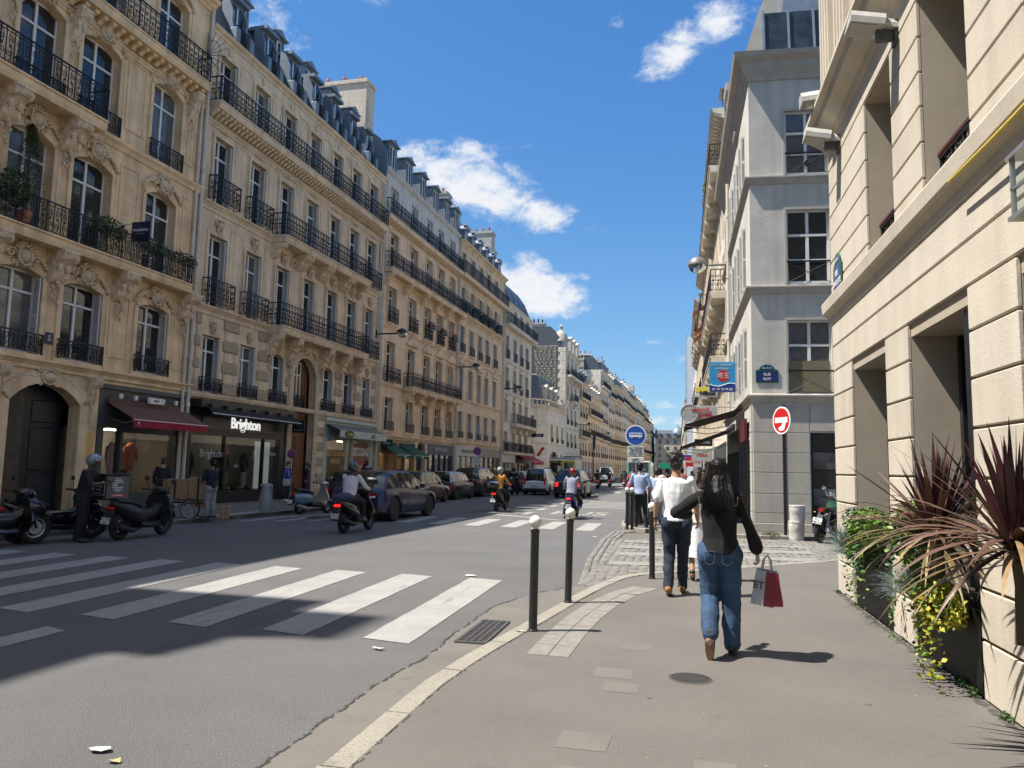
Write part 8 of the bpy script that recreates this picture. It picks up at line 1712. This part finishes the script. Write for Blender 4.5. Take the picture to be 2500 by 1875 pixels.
MB().cbox(-.24,.24,-.3,.3,0,.52,.025).obj('box',BX,dbx); MB().cbox(-.24,.24,-.3,.3,.522,.55,.01).obj('lid',BX,dbx); WL=mat('reflective white print',(.6,.6,.6),.5); SG=mat('grey print panel',(.11,.11,.11),.6)
MB().box(.2405,.247,-.27,.27,.03,.5).obj('end_panel',SG,dbx)
for q in range(8):
    z=.18+q*.037; hw_=math.sqrt(max(0,.145**2-(z-.31)**2)); MB().box(.2475,.250,-hw_,hw_ if q not in(3,4) else -.01,z,z+.018).obj('emblem_stripe',WL,dbx)
MB().box(.2475,.250,-.17,.17,.07,.12).obj('red_strip',mat('red print',(.55,.05,.05),.5),dbx); text('COURSIER.FR',.04,WHITE,dbx,(.2505,0,.095),(R_(90),0,R_(90)))
MB().tube([(-.2,-.3035,.1),(.2,-.3035,.1),(.22,-.3035,.13),(.22,-.3035,.3),(.2,-.3035,.33),(-.2,-.3035,.33),(-.22,-.3035,.3),(-.22,-.3035,.13)],.0045,4,closed=True).obj('print_frame',WL,dbx); text('C',.12,WL,dbx,(-.14,-.303,.25),bold=.012); text('LIVRAISON',.042,WL,dbx,(.05,-.303,.28)); text('24H | 7J/7',.04,WL,dbx,(.05,-.303,.22)); text('www.coursier.fr',.034,WL,dbx,(.0,-.303,.15))
person('man in dark T-shirt and grey joggers beside the parcel trolley',(-12.95,19.75,.118),R_(70),1.66,'mid',fab('navy tee',(.012,.015,.028)),fab('grey jogging cloth',(.25,.26,.28)),(SHOEB,SOLEW),'short',HAIRM,dict(el=(-.24,.10,1.13),wl=(-.16,.30,.98),er=(.24,.10,1.12),wr=(.18,.28,.96),al=(-.07,.02,.09),ar=(.10,-.05,.09)),sleeve=.45,lod=2,fitb=1.15)
hb_=person('woman in bright blue cardigan with a cream shoulder bag by the oak door',(-16.1,29.95,.118),R_(-100),1.66,'light',fab('cobalt cardigan',(.015,.04,.32)),fab('navy trousers',(.02,.025,.05)),(WHITE,),'short',HAIRB,dict(er=(.24,.12,1.12),wr=(.18,.32,1.02)),sleeve=.9,fem=True,lod=2,jacket=.12)
hbg=tag(empty('handbag',(-16.0,29.72,.92)),'cream canvas bag on the cardigan woman\'s shoulder','bag'); MB().cbox(-.16,.16,-.05,.05,-.16,.14,.04).obj('pouch',fab('cream canvas',(.55,.52,.46)),hbg); MB().tube([(-.14,0,.13),(-.06,-.02,.5),(.06,-.02,.5),(.14,0,.13)],.012,5).obj('strap',fab('cream canvas',(.55,.52,.46)),hbg)
person('woman in dark flowered dress standing at the oak door',(-16.55,32.6,.118),R_(120),1.64,'tan',fab('dark flowered cloth',(.035,.02,.05),var=.6,vs=25),None,(BLKL,),'tail',HAIRB,dict(),sleeve=.9,fem=True,skirt=(fab('dark flowered cloth',(.035,.02,.05),var=.6,vs=25),.95,.27),lod=2)
person('person in white and red patterned shirt in front of the mint shop',(-15.6,37.0,.118),R_(60),1.62,'brown',fab('white and red print',(.5,.32,.30),var=.6,vs=22),BT,(SHOEB,),'short',HAIRM,dict(),sleeve=.6,lod=3)
person('passer-by in black standing before the boutique window',(-15.9,21.6,.118),R_(20),1.68,'light',BT,BT,(SHOEB,),'short',HAIRB,dict(),sleeve=.9,lod=3)
for i,(x,y,c,lab) in enumerate(((-12.6,61,BT,'pedestrian in black beyond the cafe awning'),(-12.3,66,LBS,'pedestrian in blue on the far left pavement'),(-12.0,72,TEE,'pedestrian in white past the billboard'),(-12.2,78,BT,'dark pedestrian farthest on the left pavement'),(.6,33.5,fab('beige jacket',(.35,.28,.2)),'pedestrian in beige under the brown awnings'),(1.1,35.5,BT,'dark-haired person at the cafe terrace'),(.2,38,fab('red dress',(.3,.05,.05)),'person in red under the far awnings'),(-.6,44,BT,'dark pedestrian far along the right pavement'),(-.2,52,TEE,'distant pedestrian in white on the right pavement'),(-13.2,31.5,BT,'dark passer-by on the left pavement behind the blue crossover'))):
    person(lab,(x,y,.118),R_(random.choice((0,180,20,-30))),random.uniform(1.6,1.8),random.choice(('light','tan','mid')),c,BT,(SHOEB,),'short',random.choice((HAIRM,HAIRB)),dict(al=(-.09,-.12,.11),tl=(-.09,.02,.04),ar=(.09,.1,.09)),sleeve=.8,lod=3)
# ------------------------------------------------------------------ planters and plants in the cream building's recesses
PLM=mat('black lacquered planter',(.009,.009,.009),.5,0,.15,var=.5,vs=3,streak=.4,bump=.05,bs=12); SOIL=mat('dark soil',(.03,.022,.015),.95)
BURG=[mat('burgundy blade',(.05,.014,.017),.42,var=.3,vs=8),mat('brown pink blade',(.115,.062,.042),.45,var=.3,vs=8),mat('green bronze blade',(.11,.085,.025),.5,var=.35,vs=8),mat('dried tan blade',(.25,.155,.07),.6,var=.3,vs=8)]
FES=[mat('blue fescue blade',(.15,.22,.20),.6,var=.3,vs=15),mat('grey green fescue blade',(.22,.28,.24),.6,var=.3,vs=15)]
LIM=[mat('lime leaf',(.15,.22,.02),.5,var=.3,vs=10),mat('yellow leaf',(.30,.27,.02),.5,var=.25,vs=10),mat('fresh green leaf',(.065,.14,.018),.5,var=.3,vs=10)]
GRL=[mat('deep green leaf',(.03,.075,.018),.5,var=.4,vs=10),mat('mid green leaf',(.045,.105,.022),.5,var=.4,vs=10)]; GYL=[mat('silver green leaf',(.20,.23,.17),.6,var=.3,vs=10)]; STEM=mat('plant stem',(.10,.075,.04),.8)
def planter(y0,y1,h,lab):
    o=empty('planter',(2.17,(y0+y1)/2,.118),R_(-90),lab,'planter'); w=(y0-y1)/2-.012; MB().box(-w,w,-.012,.02,.03,h).obj('front_panel',PLM,o); MB().box(-w,w,.02,.45,.03,h-.03).obj('trough',BLACKM,o); MB().box(-w+.02,w-.02,.03,.44,h-.03,h-.01).obj('soil',SOIL,o); return o
planter(10.42,8.76,.66,'black lacquered planter in the recess nearest the corner'); planter(7.95,6.36,.62,'longer black lacquered planter in the second recess'); planter(5.5,3.9,.62,'black lacquered planter in the recess at the right frame edge')
def blade_leaf(mb,base,az,el,L,w,droop,m,nseg=7,tw=0.):
    """strap leaf starting along (az,el) and bending down by gravity"""
    p=V3(base); d=V3((math.cos(az)*math.cos(el),math.sin(az)*math.cos(el),math.sin(el))); side=V3((-math.sin(az),math.cos(az),0)); rows=[]
    for k in range(nseg+1):
        t=k/nseg; ww=w*(.45+.55*math.sin(min(1,t*1.6)*math.pi/2))*(1-t**2.2)+.0008; nrm=side.cross(d).normalized(); s2=(side*math.cos(tw*t)+nrm*math.sin(tw*t))
        rows.append(mb.vs([p-s2*ww,p-nrm*ww*.25,p+s2*ww])); p=p+d*(L/nseg); d=(d+V3((0,0,-droop/nseg*(.3+1.5*t)))).normalized()
    for a,b in zip(rows,rows[1:]):
        for j in range(2): mb.face((a+j,a+j+1,b+j+1,b+j),m)
def cordyline(loc,label,n,seed,up=.85,spread=1.,stem=.35):
    rd=random.Random(seed); o=empty('cordyline_plant',loc,0,label,'plant','spiky cordylines'); MB().tube([(0,0,-.1),(.01,0,stem*.5),(0,0,stem)],[.04,.035,.045],8).obj('stem',STEM,o)
    for k in range(n):
        t=k/n; el=R_(lerp(90,-20,t**.95))+rd.uniform(-.12,.12); az=rd.uniform(0,2*math.pi)
        mb=MB(); m=0 if t<.36 else (1 if t<.75 else (2 if rd.random()<.6 else 3)); 
        if t>.3 and rd.random()<.25: m=1
        blade_leaf(mb,(rd.uniform(-.02,.02),rd.uniform(-.02,.02),stem+rd.uniform(-.1,.05)),az,el,rd.uniform(.62,.9)*up*(1 if t<.3 else 1.1),rd.uniform(.019,.030),(.22 if t<.42 else 1.0*spread)*rd.uniform(.7,1.3),0,8,rd.uniform(-.6,.6)); mb.obj('leaf',BURG[m],o,70)
    return o
cordyline((2.02,6.78,.86),'burgundy spiky cordyline rising from the second planter',150,4,.90,1.05,.42)
cordyline((1.95,5.12,.86),'large burgundy cordyline cut by the right frame edge',160,9,.92,1.15,.46)
def tuft(loc,label,n,seed,L=.34,w=.0022,mats=FES):
    rd=random.Random(seed); o=empty('fescue_tuft',loc,0,label,'plant'); mb=MB()
    for k in range(n): blade_leaf(mb,(rd.uniform(-.05,.05),rd.uniform(-.05,.05),0),rd.uniform(0,6.283),R_(rd.uniform(8,80)),L*rd.uniform(.65,1.1),w*rd.uniform(.8,1.5),rd.uniform(.5,1.5),rd.randrange(len(mats)),5)
    g=mb.obj('blades',mats,o,70); g['kind']='stuff'; return o
tuft((2.06,10.28,.74),'blue fescue tuft spilling over the planter nearest the corner',900,1,.40); tuft((2.08,7.72,.66),'blue fescue tuft spilling over the second planter',800,2,.36)
tuft((2.1,9.75,.78),'grey fescue clump between the ferns in the first planter',350,3,.3)
def leafy(loc,label,rx,ry,rz,n,s,seed,mats,trail=0,name='leafy_plant'):
    rd=random.Random(seed); o=empty(name,loc,0,label,'plant'); st=MB(); cl=MB()
    for q in range(max(6,n//40)):
        a=rd.uniform(0,6.283); e=rd.uniform(.2,1); st.tube([(0,0,-.1),(rx*.5*math.cos(a)*e,ry*.5*math.sin(a)*e,rz*.3),(rx*math.cos(a)*e,ry*math.sin(a)*e,rz*rd.uniform(.2,.9))],[.008,.005,.003],5)
    st.obj('stems',STEM,o)
    for k in range(n):
        while 1:
            p=V3((rd.uniform(-1,1),rd.uniform(-1,1),rd.uniform(-1,1)))
            if p.length<1: break
        p=p.normalized()*p.length**.6; c=V3((p.x*rx,p.y*ry,p.z*rz+rz*.35))
        if trail and rd.random()<trail: c=V3((rd.uniform(-rx*.9,-rx*.5),p.y*ry*1.1,-rd.random()**1.6*.55))
        a=V3((rd.uniform(-1,1),rd.uniform(-1,1),rd.uniform(-.8,.6))).normalized(); b=a.cross(V3((rd.uniform(-1,1),rd.uniform(-1,1),rd.uniform(-1,1)))).normalized(); nn=a.cross(b); L=s*rd.uniform(.6,1.3)
        cl.poly([c-a*L*.5,c-a*L*.1+b*L*.30-nn*L*.06,c+a*L*.55,c-a*L*.1-b*L*.30-nn*L*.06],rd.randrange(len(mats)))
    g=cl.obj('foliage',mats,o); g['kind']='stuff'; return o
leafy((2.06,10.0,1.12),'silvery leaved shrub at the top of the first planter',.12,.24,.16,420,.05,5,GYL)
leafy((2.06,9.45,.82),'deep green ferny shrub in the middle of the first planter',.2,.42,.24,1500,.048,6,GRL+[LIM[2]],.08)
leafy((2.03,9.05,1.08),'bright lime shrub between the first planter and the cordyline',.22,.40,.22,1300,.055,7,LIM[::2]+[LIM[2]],.05)
leafy((2.05,7.5,1.10),'fresh green creeper behind the burgundy cordyline',.18,.42,.30,1500,.055,8,[LIM[2],LIM[0],GRL[1]],.03)
leafy((2.0,6.72,.66),'golden yellow privet trailing over the second planter',.16,.36,.20,1300,.05,12,[LIM[1],LIM[1],LIM[0]],.10)
leafy((2.08,8.35,.55),'thin trailing ivy hanging between the two planters',.05,.12,.12,90,.045,13,[LIM[2],GRL[1]],.7)
leafy((2.08,7.2,.72),'low dark green filler plant in the second planter',.14,.4,.12,600,.05,14,GRL,.05)
for i,(x,y,z) in enumerate(((1.93,9.3,1.0),(1.95,9.9,.95),(1.9,7.1,.72))): tag(MB().ell((0,0,0),(.025,.025,.02),8,6).obj('blossom',FLW if i<2 else LIM[1],None,60,(x,y,z)),('small red blossom in the ferny shrub','second red blossom nearer the corner','small orange blossom under the burgundy cordyline')[i],'flower')
# weeds along the wall foot
for i,(y,s) in enumerate(((7.7,.05),(6.75,.07),(6.5,.06),(5.9,.05),(11.4,.04))): leafy((2.13,y,.13),('weed at the foot of the second planter','larger weed at the wall foot below the golden privet','weed beside the larger wall-foot weed','weed at the wall foot near the frame edge','tiny weed at the corner of the cream building')[i],.03,s*1.6,s*.6,90,.025,30+i,GRL,name='weed')
leafy((2.35,21.15,.13),'weed tuft at the kerb of the corner house',.25,.12,.05,160,.05,44,[LIM[2],GRL[1]],name='weed')
# greenery on the first ornate block's balcony
for u,n_,rz,lab in ((-10.3,900,.55,'dark shrub on the ornate block balcony at the left edge'),(-6.9,600,.34,'hedge-like shrub hanging over the ornate block balcony'),(-4.9,420,.28,'shrub on the balcony beside the metafore sign'),(-3.35,300,.25,'small round shrub at the end of the ornate block balcony')):
    p=LW(u,.45,8.75); leafy(p,lab,.25,.75 if u>-10 else .5,rz,n_,.10,int(-u*10),GRL+[GRN],.1,'balcony_shrub')
tr=empty('potted_conifer',LW(-9.9,.4,8.05),0,'dark tapering conifer in a pot on the left-edge balcony','plant'); MB().tube([(0,0,0),(0,0,2.6)],[.05,.01],6).obj('trunk',STEM,tr); MB().lathe([(.16,0),(.2,.35)],12).obj('pot',TERRA,tr); rd=random.Random(8); mb=MB()
for k in range(2600):
    t=rd.random()**.8; z=.5+2.3*t; r=.48*(1-t)*rd.random()**.5+.03; a=rd.uniform(0,6.283); blade_leaf(mb,(r*math.cos(a),r*math.sin(a),z),a,R_(rd.uniform(-10,40)),.12,.008,.5,rd.randrange(2),2)
g=mb.obj('foliage',[GRN,GRL[0]],tr); g['kind']='stuff'
# balcony plants on the right-hand house
leafy((1.6,41,16.6),'yellow green plant hanging from the upper right-hand balcony',.3,.6,.4,300,.12,50,LIM,name='balcony_shrub')
bpy.data.scenes.remove(TMP)
